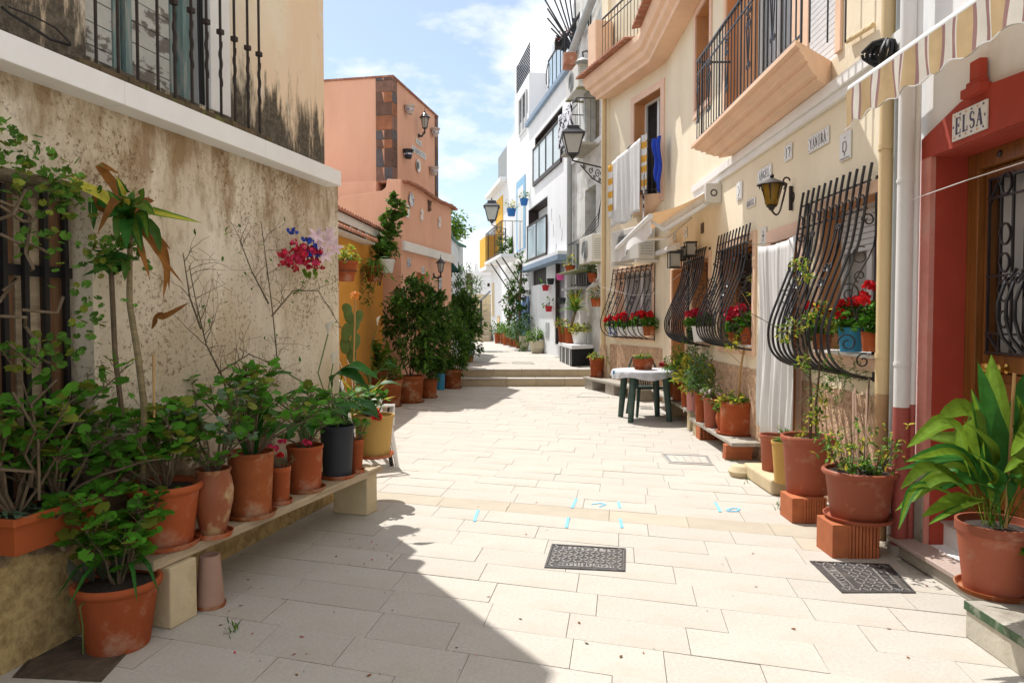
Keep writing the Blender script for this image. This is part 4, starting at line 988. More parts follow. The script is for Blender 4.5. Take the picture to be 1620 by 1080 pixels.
cloth('beach_towel', 'yellow and white striped towel showing beyond the far side of the white towel', 'towel', lambda u, v: YB.T(sb_ - .03 + .16 * u, .36 + fold(u, 8), zt1 - .24 - 1.0 * v), 4, 16, [m_cloth, m_ystripe], lambda u, v: 1 if int(v * 8) % 2 == 0 else 0)
cloth('striped_towel_end', 'yellow and white striped towel edge on the window side of the white towel', 'towel', lambda u, v: YB.T(sa_ - .17 + .17 * u, .34 + fold(u, 8), zt1 + .02 - .95 * v), 4, 16, [m_cloth, m_ystripe], lambda u, v: 1 if int(v * 9) % 2 == 1 else 0)
cloth('printed_scarf', 'narrow black and white printed cloth edge under the white towel', 'cloth', lambda u, v: YB.T(sa_ - .06 + .1 * u, .33 + fold(u, 5), zt1 - .6 - .95 * v), 3, 10, [m_patt])
bs0, bs1 = YB.px(1046, 250, .3)[0], YB.px(1030, 250, .3)[0]; bz1 = YB.px(1035, 220, .3)[1]; bz0 = YB.px(1038, 308, .3)[1]
cloth('blue_shirt', 'bright blue garment pegged to the small balcony rail', 'clothing', lambda u, v: YB.T(bs0 + (bs1 - bs0) * u * (1 - .45 * v * (1 if u > .4 else .5)) , .3 + .05 * sin(u * 12) + .02 * sin(v * 9), bz1 - (bz1 - bz0) * v * (1 - .35 * u)), 10, 12, [m_dkblue])
# AC unit with bracket near the bend
def ac_unit(W, a, b, d0, d1, z0, z1, label, fan=True, brk=m_pvcw):
    t = thing('air_conditioner', label, 'air conditioner', W.T((a + b) / 2, (d0 + d1) / 2, z0))
    mb = MB(W.T); mb.box(a, b, d0, d1, z0, z1); part('casing', mb, m_ac, t, smooth=False, bev=.02)
    mb = MB(W.T); c = ((a + b) / 2 + .06, (z0 + z1) / 2)
    R = (z1 - z0) * .4
    for k in range(7):
        r = R * (k + 1) / 7; mb.tube([(c[0] + r * cos(2 * pi * i / 20), d1 + .012, c[1] + r * sin(2 * pi * i / 20)) for i in range(21)], .006, 4)
    part('fan_grille', mb, m_pvcg, t)
    mb = MB(W.T); mb.lathe([(0, 0)], (0, 0, 0)) if False else mb.box(c[0] - R * .75, c[0] + R * .75, d1 + .001, d1 + .006, c[1] - R * .75, c[1] + R * .75); part('dark_fan_opening', mb, m_dark, t, smooth=False)
    mb = MB(W.T)
    for k in range(9): mb.box(a - .006, a - .001, d0 + .04, d1 - .04, z0 + .08 + k * (z1 - z0 - .16) / 9, z0 + .1 + k * (z1 - z0 - .16) / 9)
    part('side_louvres', mb, m_pvcg, t, smooth=False, kind='stuff')
    for e in (a + .05, b - .09): mb = MB(W.T); mb.box(e, e + .04, .001, d1 + .03, z0 - .05, z0 - .01); part('bracket', mb, brk, t, smooth=False)
    return t
(aa, az1), (ab, az0) = YB.px(1012, 372, .4), YB.px(968, 408, .4)
ac_unit(YB, max(aa, .15), ab, .1, .42, az0 - .1, az0 + .48, 'white air conditioner behind the awning by the far grille')
# awning over the far door
aw = thing('retractable_awning', 'small tan retractable awning with white arms by the bend of the yellow house', 'awning', YW.T(10.8, .3, 2.9))
a0_, az_ = YW.px(1128, 305, .08)
A0, A1 = a0_, 12.3
mb = MB(YW.T); mb.tube([(A0, .09, az_), (A1, .09, az_)], .07, 14); part('roller', mb, m_wpl, aw)
mb = MB(YW.T); mb.box(A0 - .12, A0, .002, .2, az_ - .14, az_ + .1); part('end_cap', mb, m_ac, aw, smooth=False, bev=.01)
mb = MB(YW.T); mb.add(*[[(A0 - .122, .1 + r * cos(g), az_ - .02 + r * sin(g)) for r in (.045, .03) for g in [2 * pi * k / 10 for k in range(10)]], [(k, (k + 1) % 10, 10 + (k + 1) % 10, 10 + k) for k in range(10)]]); part('gear_ring', mb, m_black, aw, smooth=False, fix=False)
fa = YW.px(1028, 341, .0)
dF = .95; zF = CAMZ + (500 - 341) / (1028 - 810.) * 0 + 0
def atd(u, v, y): r = ray(u, v); k = y / r.y; return Vector((r.x * k, y, CAMZ + r.z * k))
nb = atd(1029, 342, A0 - .3); fb = atd(976, 393, A1 - .5)
mb = MB(); mb.tube([nb, fb], .035, 10); part('front_bar', mb, m_wpl, aw)
w0, w1_ = YW.T(A0, .09, az_ + .06), YW.T(A1, .09, az_ + .06)
mb = MB(); g = []
for i in range(13):
    u = i / 12
    for j in range(9):
        v = j / 8; p = (w0.lerp(w1_, u)).lerp(nb.lerp(fb, u) + Vector((0, 0, .03)), v); p.z -= .05 * sin(pi * v); g.append(p)
mb.v = g; mb.f = [(i * 9 + j, i * 9 + j + 1, (i + 1) * 9 + j + 1, (i + 1) * 9 + j) for i in range(12) for j in range(8)]; mb.m = [0] * len(mb.f)
part('canopy', mb, m_tan, aw, fix=False)
mb = MB(); g = []
for i in range(13):
    u = i / 12; p = nb.lerp(fb, u)
    for j in range(4): g.append(p + Vector((.05 * j / 3 * sin(u * 9), -.03 * j, -(.20 + .02 * cos(u * 25)) * j / 3)))
mb.v = g; mb.f = [(i * 4 + j, i * 4 + j + 1, (i + 1) * 4 + j + 1, (i + 1) * 4 + j) for i in range(12) for j in range(3)]; mb.m = [0] * len(mb.f)
part('valance', mb, m_cloth, aw, fix=False)
e1 = atd(1051, 364, A0 - .15)
mb = MB(); mb.tube([YW.T(A0 - .02, .1, az_ - .1), e1], .028, 8); part('arm', mb, m_wpl, aw)
mb = MB(); mb.tube([e1, nb + Vector((-.0, .2, 0))], .02, 8); part('forearm', mb, m_wpl, aw)
e2 = atd(1053, 377, A0 + .6)
mb = MB(); mb.tube([YW.T(A0 + 1.1, .1, az_ - .16), e2], .022, 8); part('arm', mb, m_wpl, aw)
mb = MB(); mb.tube([e2, fb + (nb - fb) * .3], .022, 8); part('forearm', mb, m_wpl, aw)
# white cable duct from the AC
mb = MB(); pts = [YB.T(YB.px(1024, 405, .05)[0], .05, YB.px(1024, 405, .05)[1]), YB.T(YB.px(1045, 399, .05)[0], .05, YB.px(1045, 399, .05)[1]), YW.T(12.5, .06, YW.px(1058, 396)[1]), YW.T(ys(1078), .06, YW.px(1078, 388)[1])]
mb.tube(pts, .045, 8); solo('cable_duct', mb, m_pvcw, 'white pipe cover running from the air conditioner along the wall', 'duct')
# belly grilles
def grille(W, sa, sb, ztop, zbot, bulge, nb_, label, step_r=.0085, over=.12, group=None, rings=True):
    t = thing('window_grille', label, 'window grille', W.T((sa + sb) / 2, .05, zbot), group)
    H = ztop - zbot
    prof = [(.05, ztop + over), (.07, ztop), (bulge * .38, zbot + H * .70), (bulge * .72, zbot + H * .46), (bulge * .95, zbot + H * .30), (bulge, zbot + H * .2), (bulge * .93, zbot + H * .11), (bulge * .7, zbot + H * .045), (bulge * .35, zbot + H * .01), (.02, zbot)]
    P2 = []
    for i in range(len(prof) - 1):
        p0 = prof[max(i - 1, 0)]; p1 = prof[i]; p2 = prof[i + 1]; p3 = prof[min(i + 2, len(prof) - 1)]
        for k in range(4):
            q = k / 4; P2.append(tuple(.5 * (2 * p1[j] + (p2[j] - p0[j]) * q + (2 * p0[j] - 5 * p1[j] + 4 * p2[j] - p3[j]) * q * q + (3 * p1[j] - 3 * p2[j] + p3[j] - p0[j]) * q ** 3) for j in (0, 1)))
    P2.append(prof[-1])
    for i in range(nb_):
        s_ = sa + (sb - sa) * i / (nb_ - 1)
        mb = MB(W.T); mb.tube([(s_, d, z) for d, z in P2], step_r * 1.15, 6); part('bar', mb, m_iron, t)
    def at(z):
        for (d0, z0), (d1, z1) in zip(P2, P2[1:]):
            if z1 <= z <= z0: return d1 + (d0 - d1) * (z - z1) / max(z0 - z1, 1e-6)
        return .03
    for z in (ztop - .0, zbot + H * .86, zbot + H * .26 if not rings else zbot + .012):
        mb = MB(W.T); mb.tube([(sa, at(z) - .012, z), (sb, at(z) - .012, z)], .009, 4); part('cross_bar', mb, m_iron, t)
    for e in (sa, sb): mb = MB(W.T); mb.box(e - .012, e + .012, .002, .02, zbot - .02, ztop + .03); part('wall_frame', mb, m_iron, t, smooth=False)
    # row of ring scrolls near the top
    mb = MB(W.T); zz = zbot + H * .9; st = (sb - sa) / (nb_ - 1)
    for i in range(nb_ - 1):
        c = sa + st * (i + .5); d = at(zz) + .004
        mb.tube([(c + q[0], d, zz + q[1]) for q in spiral((0, 0), st * .48, st * .3, -.6, .75, 10)], .007, 4)
    part('scroll_row', mb, m_iron, t)
    if rings:
        mb = MB(W.T)
        for f in (.3, .7):
            c = sa + (sb - sa) * f
            for sg in (-1, 1):
                for (zc, r) in ((zbot + H * .58, .04), (zbot + H * .50, .04), (zbot + H * .8, .025)):
                    mb.tube([(c + sg * (r * .9) + q[0], at(zc + q[1]) + .012, zc + q[1]) for q in spiral((0, 0), r, r * .3, 0, sg * 1.4, 14)], .006, 4)
                zs = [zbot + H * (.8 - .6 * k / 8) for k in range(9)]
                mb.tube([(c + sg * (.015 + .05 * sin(pi * k / 8)), at(z) + .012, z) for k, z in enumerate(zs)], .006, 4)
        part('centre_scrolls', mb, m_iron, t)
    # side scrolls, in the plane of each end
    for s_ in (sa, sb):
        mb = MB(W.T)
        for (dc, zc, r, a0, tn) in ((.07, zbot + H * .80, .05, 0, 1.2), (.12, zbot + H * .62, .07, 2, -1.2), (.19, zbot + H * .43, .075, 1, 1.3), (.1, zbot + H * .33, .06, 3, -1.2), (.2, zbot + H * .18, .07, 0, 1.3), (.09, zbot + H * .09, .055, 2, -1.2), (.12, zbot + H * .52, .045, 5, 1.1)):
            dc = min(dc, bulge * .8)
            mb.tube([(s_, max(.01, q[0]), q[1]) for q in spiral((dc, zc), r, r * .25, a0, tn, 18)], .006, 4)
        mb.tube([(s_, .02 + (bulge * .8) * sin(pi * k / 12) ** 2 * .6, zbot + H * (.72 - .62 * k / 12)) for k in range(13)], .006, 4)
        part('side_scrolls', mb, m_iron, t)
    return t
grille(YW, ys(1387), ys(1278), YW.px(1385, 287)[1], YW.px(1385, 599)[1], .34, 12, 'large black belly grille nearest the red house, framing the blue flowerpot', group='belly window grilles', step_r=.0098)
grille(YW, ys(1193), ys(1143), YW.px(1190, 372)[1], YW.px(1190, 553)[1], .32, 11, 'black belly grille with paired scrolls left of the white door curtain', group='belly window grilles')
grille(YW, ys(1123), ys(1090), YW.px(1122, 395)[1], YW.px(1122, 547)[1], .36, 11, 'narrow dark belly grille between the tan awning and the scrolled one', group='belly window grilles', over=.02)
grille(YB, g1a, g1b, gz1, gz0, .34, 9, 'wide black belly grille in the angled wall behind the green table', group='belly window grilles', over=.0)
# washing lines
for pts, lab, m_ in (([YB.T(g1b, .3, YB.px(973, 455)[1]), atd(1000, 467, 13.2), atd(1030, 466, 12.9), atd(1042, 461, 12.4)], 'white cord sagging across the far belly grille', m_wpl),
                  ([atd(1062, 445, 11.0), atd(1080, 430, 10.9), atd(1092, 435, 10.5), atd(1110, 428, 10)], 'white cord tied to the narrow grille', m_wpl),
                  ([YW.T(ys(1190), .1, YW.px(1183, 383)[1]), YW.T(ys(1210), .12, YW.px(1208, 388)[1]), YW.T(ys(1290), .12, YW.px(1275, 383)[1])], 'thin green line carrying the white door curtain', m_green),
                  ([atd(1436, 318, 4.55), atd(1530, 285, 4.1), atd(1640, 250, 3.7)], 'thin white cord stretched across the red doorway', m_wpl)):
    mb = MB(); mb.tube(pts, .0035, 4); solo('cord', mb, m_, lab, 'cord')
# door curtain
c0, c1 = YW.px(1258, 500, .14)[0], YW.px(1200, 500, .14)[0]
cz1, cz0 = YW.px(1240, 378, .14)[1], YW.px(1225, 686, .14)[1]
cloth('door_curtain', 'long white cotton curtain hanging outside the door between two grilles', 'curtain', lambda u, v: YW.T(c0 + (c1 - c0) * (u + .012 * sin(u * 40 + v * 3)), .14 + (fold(u + .02 * sin(v * 4), 19, .024) + .010 * sin(u * 61 + 2 * v) + .006 * sin(u * 97 + 5 * v)) * (.35 + .8 * v) + .012 * sin(v * 7 + u * 2), cz1 - (cz1 - cz0) * v - .03 * sin(u * 3) - .012 * sin(u * 17) * v), 110, 26, [m_cloth])
# plates on the yellow wall
plate(YW, 'name_tiles', 'lettered tile panel reading YANIRA on the yellow wall', 'sign', (1281, 219, 1313, 244), m_cer, 'YANIRA', m_inkg, border=(m_inkg, m_pvcg))
plate(YW, 'house_number', 'tile with the number 17 on the yellow wall', 'house number', (1243.5, 232, 1254.5, 257), m_cer, '17', m_inkg, border=(m_inkg, m_pvcg))
plate(YW, 'name_tiles', 'lettered tile panel reading ANGEL right above the amber lantern', 'sign', (1201, 271, 1222, 293), m_cer, 'ANGEL', m_inkg, border=(m_inkg, m_pvcg))
plate(YW, 'name_tiles', 'small low tile panel reading DANIEL left of the amber lantern', 'sign', (1183, 318, 1196, 331), m_cer, 'DANIEL', m_inkg, pad=.08)
plate(YW, 'ceramic_plaque', 'white plaque with a blue grey emblem nearest the drainpipes', 'plaque', (1331.5, 214, 1348, 257), m_cer, None, m_inkg, lines=[[(.35, .3), (.35, .65), (.65, .65)], [(.65, .6), (.65, .35), (.5, .25), (.4, .35)], [(.5, .25), (.5, .15)], [(.5, .78), (.55, .82)], [(.08, .06), (.92, .06)]])
plate(YW, 'ceramic_plaque', 'small white figured plaque far left of the name tiles', 'plaque', (1167, 291, 1175.5, 319), m_cer, None, m_inkg, lines=[[(.4, .2), (.6, .5), (.4, .8)], [(.3, .1), (.7, .1)]])
plate(YW, 'ceramic_plaque', 'white plaque with a dark figure at the door surround corner', 'plaque', (1206, 361, 1214, 389), m_cer, None, m_ink, lines=[[(.5, .2), (.5, .6), (.35, .5)], [(.5, .6), (.7, .5)], [(.5, .65), (.55, .75), (.45, .8)]])
plate(YW, 'ceramic_plaque', 'bluish tile half hidden beside the white curtain', 'plaque', (1204, 411, 1210, 442), m_cerb, None, m_ink, lines=[[(.3, .3), (.7, .7)]])
for u, v, lab in ((1068, 375, 'small tile plaque nearer the bend in a pair over the far lamps'), (1086, 369, 'small tile plaque nearer the grille in a pair over the far lamps'), (1112, 362, 'dark narrow hanging ornament above the narrow grille')):
    plate(YW, 'ceramic_plaque', lab, 'plaque', (u - 2, v + 8, u + 2, v - 8), m_cer if 'dark' not in lab else m_bark, None, m_inkg, lines=[[(.3, .3), (.7, .7)]])
# amber wall lantern with curled arm
t = thing('wall_lantern', 'wrought iron lantern with amber glass on a curled arm under the ANGEL tiles', 'wall lantern', YW.T(*[ys(1252, 315), 0, 2.5]))
bs_, bz_ = YW.px(1251, 312, .02); ls_, lz_ = YW.px(1221, 305, .30)
f_, g_ = MB(), MB(); c = YW.T(ls_, .30, lz_)
def Lr(p): return [(r * .5, h * .5) for r, h in p]
for k in range(6):
    a = 2 * pi * k / 6; f_.tube([c + Vector((.045 * cos(a), .045 * sin(a), -.11)), c + Vector((.095 * cos(a), .095 * sin(a), .07)), c + Vector((.115 * cos(a), .115 * sin(a), .06)), c + Vector((.105 * cos(a), .105 * sin(a), .03))], .005, 4)
g_.lathe([(.04, -.11), (.055, -.10), (.085, .07), (.07, .07), (.03, -.1)], c, 12)
f_.lathe([(.0, .13), (.02, .125), (.125, .075), (.13, .068), (.0, .09)], c, 16); f_.lathe([(0, .12), (.015, .13), (.02, .145), (.008, .165), (0, .17)], c, 8)
f_.lathe([(0, -.16), (.02, -.15), (.03, -.13), (.05, -.115), (0, -.11)], c, 12)
e = YW.T(bs_, .02, bz_); q = []
for k in range(13):
    s_ = k / 12; p = (c + Vector((0, 0, -.15))).lerp(e + Vector((-.04, 0, .12)), s_); p.z -= .14 * sin(pi * s_) * (1.0 if s_ < .6 else .9); q.append(p)
f_.tube(q, .009, 6); f_.tube([q[-1] + Vector((.0, 0, 0)) + (YW.T(0, 1, 0) - YW.T(0, 0, 0)) * .03 * sin(k * .6) + Vector((0, 0, .03 * (1 - cos(k * .6)))) for k in range(9)], .008, 6)
f_.lathe([(0, 0), (.05, 0), (.04, .012), (.015, .02), (0, .02)], YW.T(bs_, .0, bz_), 14, ax=(-1, 0, 0)); f_.tube([e + Vector((0, 0, .1)), e + Vector((0, 0, -.12))], .018, 6)
part('frame', f_, m_rust, t); part('glass', g_, m_amber, t)
# small far lanterns on a cross beam
t = thing('hanging_lamps', 'row of small dark lanterns above the far door', 'lamp', YW.T(ys(1080), .2, 2.3))
for (u, v, dd, s0) in ((1067, 411, .35, .30), (1077, 404, .22, .2), (1085, 399, .18, .2), (1092, 394, .14, .26)):
    s_, z = YW.px(u, v, dd); f_ = MB(); c = YW.T(s_, dd, z); k = s0 * .26
    for x in (-1, 1):
        for y in (-1, 1): f_.tube([c + Vector((x * k, y * k, -k * 1.3)), c + Vector((x * k, y * k, k * 1.2))], .009, 4)
    f_.box(c.x - k * 1.2, c.x + k * 1.2, c.y - k * 1.2, c.y + k * 1.2, c.z + k * 1.2, c.z + k * 1.5); f_.box(c.x - k * 1.1, c.x + k * 1.1, c.y - k * 1.1, c.y + k * 1.1, c.z - k * 1.5, c.z - k * 1.3)
    o = part('lamp_frame', f_, m_iron, t, smooth=False); g_ = MB(); g_.box(c.x - k * .8, c.x + k * .8, c.y - k * .8, c.y + k * .8, c.z - k * 1.2, c.z + k * 1.1); part('lamp_glass', g_, m_milk, o, smooth=False)
mb = MB(YW.T); s0, z0 = YW.px(1066, 405, .3); s1, z1 = YW.px(1095, 388, .05); mb.tube([(s0, .3, z0), (s1, .05, z1), (s1, .0, z1)], .018, 6); part('arm', mb, m_iron, t)
# ------------------------------------------------------------------ pipes between yellow and red houses
def pipe(u0, u1, z0, z1, d, m_, label, n=16, low=None):
    s_a = YW.px(u0, 400, d)[0]; s_b = YW.px(u1, 400, d)[0]; r = abs(s_a - s_b) / 2; sm = (s_a + s_b) / 2
    r2 = (u1 - u0) / 2 * sm / 1150
    t = thing('drainpipe', label, 'drainpipe', YW.T(sm, d, z0)); mb = MB(YW.T)
    zl = low if low else z0
    mb.tube([(sm, d, zl), (sm, d, z1)], r2, n); part('pipe', mb, m_, t)
    return t, sm, r2
t, sm, r2 = pipe(1389, 1411, .0, 6, .07, m_pvc, 'cream drainpipe left of the three at the party wall', low=.98)
mb = MB(YW.T); mb.tube([(sm, .07, 0), (sm, .07, .979)], r2, 16); part('lower_pipe', mb, M('brown_pipe_paint', (.40, .25, .13), .7), t)
for z in (1.22, 2.6): mb = MB(YW.T); mb.tube([(sm, .07, z), (sm, .07, z + .035)], r2 + .006, 16); part('clamp', mb, m_pvc, t)
t, sm, r2 = pipe(1411, 1420, .0, 6, .05, m_pvcg, 'thin grey conduit between the cream and the white pipes')
t, sm, r2 = pipe(1419, 1443, .0, 6, .10, m_pvcw, 'thick white drainpipe painted red at its foot', low=.93)
mb = MB(YW.T); mb.tube([(sm, .10, 0.04), (sm, .10, .929)], r2 + .001, 16); part('red_foot', mb, m_redf, t)
mb = MB(YW.T); mb.tube([(sm, .10, 0), (sm, .10, .06)], r2 + .02, 12); part('mortar_collar', mb, m_conc, t)
for z in (1.19, 2.33): mb = MB(YW.T); mb.tube([(sm, .10, z), (sm, .10, z + .02)], r2 + .005, 16); part('clamp', mb, m_pvcw, t)
t, sm, r2 = pipe(1444, 1453, .0, 6, .045, m_pvcw, 'slim white pipe right against the red house edge', low=.95)
mb = MB(YW.T); mb.tube([(sm, .045, 0.0), (sm, .045, .949)], r2, 16); part('red_foot', mb, m_redf, t)
# black cable bundle
mb = MB()
cc = YW.T(YW.px(1400, 84, .16)[0], .16, YW.px(1400, 84, .16)[1])
for k in range(9):
    ph = random.uniform(0, 6.3); R = random.uniform(.05, .085)
    mb.tube([cc + Vector((.05 * cos(ph + k) * cos(g) - .04 * abs(cos(g)), R * 1.5 * cos(g + .3), R * .8 * sin(g) + random.uniform(-.012, .012) + .03 * cos(g))) for g in [2 * pi * i / 14 for i in range(15)]], .011, 6)
mb.tube([cc + Vector((.02, -.08, .02)), cc + Vector((.06, .1, -.15)), cc + Vector((.1, .14, -.22))], .014, 6)
part('x', mb, m_cable, None); o = bpy.data.objects['x']; o.name = 'cable_coil'; tag(o, 'bundle of black cable looped behind the pipes above the cornice', 'cable')
mb = MB(YW.T); s_, z = YW.px(1346, 66); s2, z2 = YW.px(1388, 40); mb.tube([(s_, .03, z), (s2, .03, z2)], .018, 8); solo('roof_conduit', mb, m_pvc, 'cream conduit slanting up from the balcony to the pipes', 'conduit')
# ------------------------------------------------------------------ red house (Elsa)
rh = thing('red_house', 'house with a red gabled door surround and a name tile reading ELSA', 'house', YW.T(2, 0, 0))
rA = ys(1476, 400) if False else YW.px(1475, 400)[0]     # far jamb of the door recess
rN = rA - 1.25                                              # near jamb
re = YW.px(1453, 400)[0]
zl_ = YW.px(1475, 249)[1]
mb = MB(YW.T); wallcells(mb, -5, YS0 - .005, 0, 7.5, [(rN, rA, 0.1, zl_)], d0=-.45, d1=-.012); mb.box(-5, YS0 - .005, -5, -.451, 0, 7.5); part('wall', mb, m_whitewall, rh, smooth=False)
# red surround: polygon slab pieces in front of the wall
def sp(u, v): s_, z = YW.px(u, v, .02); return (s_, z)
g0, g1, g2 = sp(1458, 222), sp(1518, 163), sp(1566, 141)
RE = g0[0]; apex = sp(1540, 150)
mid = (rA + rN) / 2; mirror = lambda s_: 2 * mid - s_
gp = [(RE, g0[1]), (g1[0], g1[1]), (apex[0] - .05, g1[1] + .03), (min(mirror(g1[0]), apex[0] - .3), g1[1] - .01), (mirror(RE), g0[1])]
mb = MB(YW.T)
poly = [(RE, .0), (RE, g0[1])] + gp[1:4] + [(mirror(RE), g0[1]), (mirror(RE), 0), (rN, 0), (rN, zl_), (rA, zl_), (rA, 0)]
# build as strips: left jamb, lintel gable, right jamb
def slab(pts, d0, d1, mat, name, par):
    t = MB(YW.T); n = len(pts); t.add([(p[0], d0, p[1]) for p in pts] + [(p[0], d1, p[1]) for p in pts], [tuple(range(n)), tuple(range(n, 2 * n))] + [(i, (i + 1) % n, n + (i + 1) % n, n + i) for i in range(n)]); return part(name, t, mat, par, smooth=False)
slab([(rA + .0, .1), (RE, .1), (RE, zl_), (rA, zl_)], -.011, .02, m_redw, 'surround_jamb', rh)
slab([(rN, .1), (mirror(RE), .1), (mirror(RE), zl_), (rN, zl_)], -.011, .02, m_redw, 'surround_jamb', rh)
slab([(RE, zl_ + .0), (RE, g0[1])] + gp[1:4] + [(mirror(RE), g0[1]), (mirror(RE), zl_)], -.011, .02, m_red, 'gable_lintel', rh)
# pedestal ornament on the gable
pz = g1[1] + .01; pc = YW.px(1545, 150, .03)[0]
for (a, z0, z1, dd) in ((.085, -.02, .03, .07), (.06, .03, .06, .055), (.045, .06, .17, .045)):
    mb = MB(YW.T); mb.box(pc - a, pc + a, .0, dd, pz + z0, pz + z1); part('gable_ornament', mb, m_red, rh, smooth=False, bev=.006)
# reveals
mb = MB(YW.T); e = .004
mb.box(rA - e, rA + .0, -.45, -.012, .1, zl_); part('reveal', mb, m_red, rh, smooth=False)
mb = MB(YW.T); mb.box(rN, rN + e, -.45, -.012, .1, zl_); part('reveal', mb, m_red, rh, smooth=False)
mb = MB(YW.T); mb.box(rN + e, rA - e, -.45, -.012, zl_ - e, zl_); part('reveal', mb, m_red, rh, smooth=False)
mb = MB(YW.T); mb.box(RE - .1, RE - .004, .021, .026, .1, .62); part('bare_mortar_patch', mb, m_conc, rh, smooth=False)
# door
dd0 = -.27
do = thing('front_door', 'varnished wooden front door with a curtained iron grille pane', 'door', YW.T(mid, dd0, .25))
m_doorz = .28
jf = .11
mb = MB(YW.T); mb.box(rA - jf, rA - e, dd0, dd0 + .07, .25, zl_ - e); part('frame_post', mb, m_wood, do, smooth=False, bev=.004)
mb = MB(YW.T); mb.box(rN + e, rN + jf, dd0, dd0 + .07, .25, zl_ - e); part('frame_post', mb, m_wood, do, smooth=False, bev=.004)
mb = MB(YW.T); mb.box(rN + jf, rA - jf, dd0, dd0 + .07, zl_ - .1, zl_ - e); part('frame_head', mb, m_wood, do, smooth=False, bev=.004)
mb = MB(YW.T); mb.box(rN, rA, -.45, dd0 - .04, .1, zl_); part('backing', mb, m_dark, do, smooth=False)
la, lb_ = rN + jf + .004, rA - jf - .004; lz0, lz1 = .26, zl_ - .105
gs1 = YW.px(1563, 400, dd0 + .04)[0]; gz_0, gz_1 = YW.px(1563, 560, dd0 + .04)[1], YW.px(1565, 283, dd0 + .04)[1]
st = lb_ - gs1
gs0 = la + st
mb = MB(YW.T); D0, D1 = dd0 - .02, dd0 + .03
mb.box(gs1, lb_, D0, D1, lz0, lz1); mb.box(la, gs0, D0, D1, lz0, lz1); mb.box(gs0, gs1, D0, D1, gz_1, lz1); mb.box(gs0, gs1, D0, D1, gz_0 - .1, gz_0); mb.box(gs0, gs1, D0, D1, lz0, lz0 + .12); mb.box((gs0 + gs1) / 2 - .05, (gs0 + gs1) / 2 + .05, D0, D1, lz0 + .12, gz_0 - .1)
part('leaf', mb, m_wood, do, smooth=False, bev=.005)
for (a, b) in ((gs0 + .01, (gs0 + gs1) / 2 - .06), ((gs0 + gs1) / 2 + .06, gs1 - .01)):
    mb = MB(YW.T); mb.box(a, b, D0 + .01, D1 - .02, lz0 + .13, gz_0 - .11); part('lower_panel', mb, m_wood, do, smooth=False)
    mb = MB(YW.T); mb.box(a + .05, b - .05, D1 - .02, D1 - .008, lz0 + .18, gz_0 - .16); part('raised_field', mb, m_wood, do, smooth=False, bev=.006)
mb = MB(YW.T); n_ = 60; g = []
for i in range(n_ + 1):
    s_ = gs0 + (gs1 - gs0) * i / n_; dd = dd0 - .035 + .012 * sin(i * .9) + .006 * sin(i * 2.1); g += [(s_, dd, gz_0), (s_, dd, gz_1)]
mb.add(g, [(2 * i, 2 * i + 2, 2 * i + 3, 2 * i + 1) for i in range(n_)]); part('lace_curtain', mb, M('net_curtain', (.76, .76, .76), .9, .05), do, fix=False)
mb = MB(YW.T); mb.box(gs0, gs1, dd0 - .012, dd0 - .008, gz_0, gz_1); part('pane', mb, m_glassp, do, smooth=False)
mb = MB(YW.T); dd = dd0 + .045; r = .009
for s_ in (gs1 - .015, gs1 - .12, gs1 - .22, (gs0 + gs1) / 2, gs0 + .22, gs0 + .12, gs0 + .015): mb.tube([(s_, dd, gz_0), (s_, dd, gz_1)], r, 4)
for z in (gz_0 + .01, gz_0 + .12, gz_0 + .45, gz_1 - .12, gz_1 - .01): mb.tube([(gs0, dd, z), (gs1, dd, z)], r, 4)
mb.tube([(gs1 - .02, dd, gz_1 - .14), (gs1 - .1, dd, gz_1 - .02)], r * 1.2, 4); mb.tube([(gs1 - .03, dd, gz_0 + .11), (gs1 - .13, dd, gz_0 + .01)], r * 1.2, 4)
for (zc, R) in ((gz_1 - .34, .05), (gz_0 + .36, .05), (gz_1 - .5, .045), (gz_0 + .2, .04), (gz_1 - .06, .05)):
    for c_ in (gs1 - .17, gs0 + .17): mb.tube([(c_ + q[0], dd + .01, zc + q[1] * 1.3) for q in spiral((0, 0), R, R * .8, 0, 1, 16)], r * .8, 4)
part('iron_grille', mb, m_iron, do)
# belly part of door grille
mb = MB(YW.T)
for s_ in (gs1 - .26, gs1 - .33, gs1 - .4, gs1 - .47):
    mb.tube([(s_, dd + b_, gz_0 + .46 * h_ + .02) for b_, h_ in ((0, 1), (.06, .85), (.1, .6), (.1, .4), (.07, .18), (0, 0))], .011, 6)
for k in range(3): mb.tube([(gs1 - .3 + q[0] - k * .07, dd + .07, gz_0 + .42 + q[1]) for q in spiral((0, 0), .035, .01, 0, 1.3, 14)], .006, 4)
part('belly_grille', mb, m_iron, do)
for i, s_ in enumerate((gs1 - .06, gs1 - .17)):
    mb = MB(YW.T); c = YW.T(s_, D1, gz_0 - .075); mb = MB(); mb.lathe([(.0, 0), (.032, 0), (.03, .008), (.012, .014), (.012, .03), (.028, .04), (.034, .055), (.026, .07), (0, .076)], c, 16, ax=(-1, 0, 0)); part('brass_knob', mb, m_brass, do)
mb = MB(); mb.lathe([(.0, 0), (.018, 0), (.018, .01), (0, .012)], YW.T(rA - .3, dd0 + .07, zl_ - .05), 12, ax=(-1, 0, 0)); part('peephole', mb, m_iron, do)
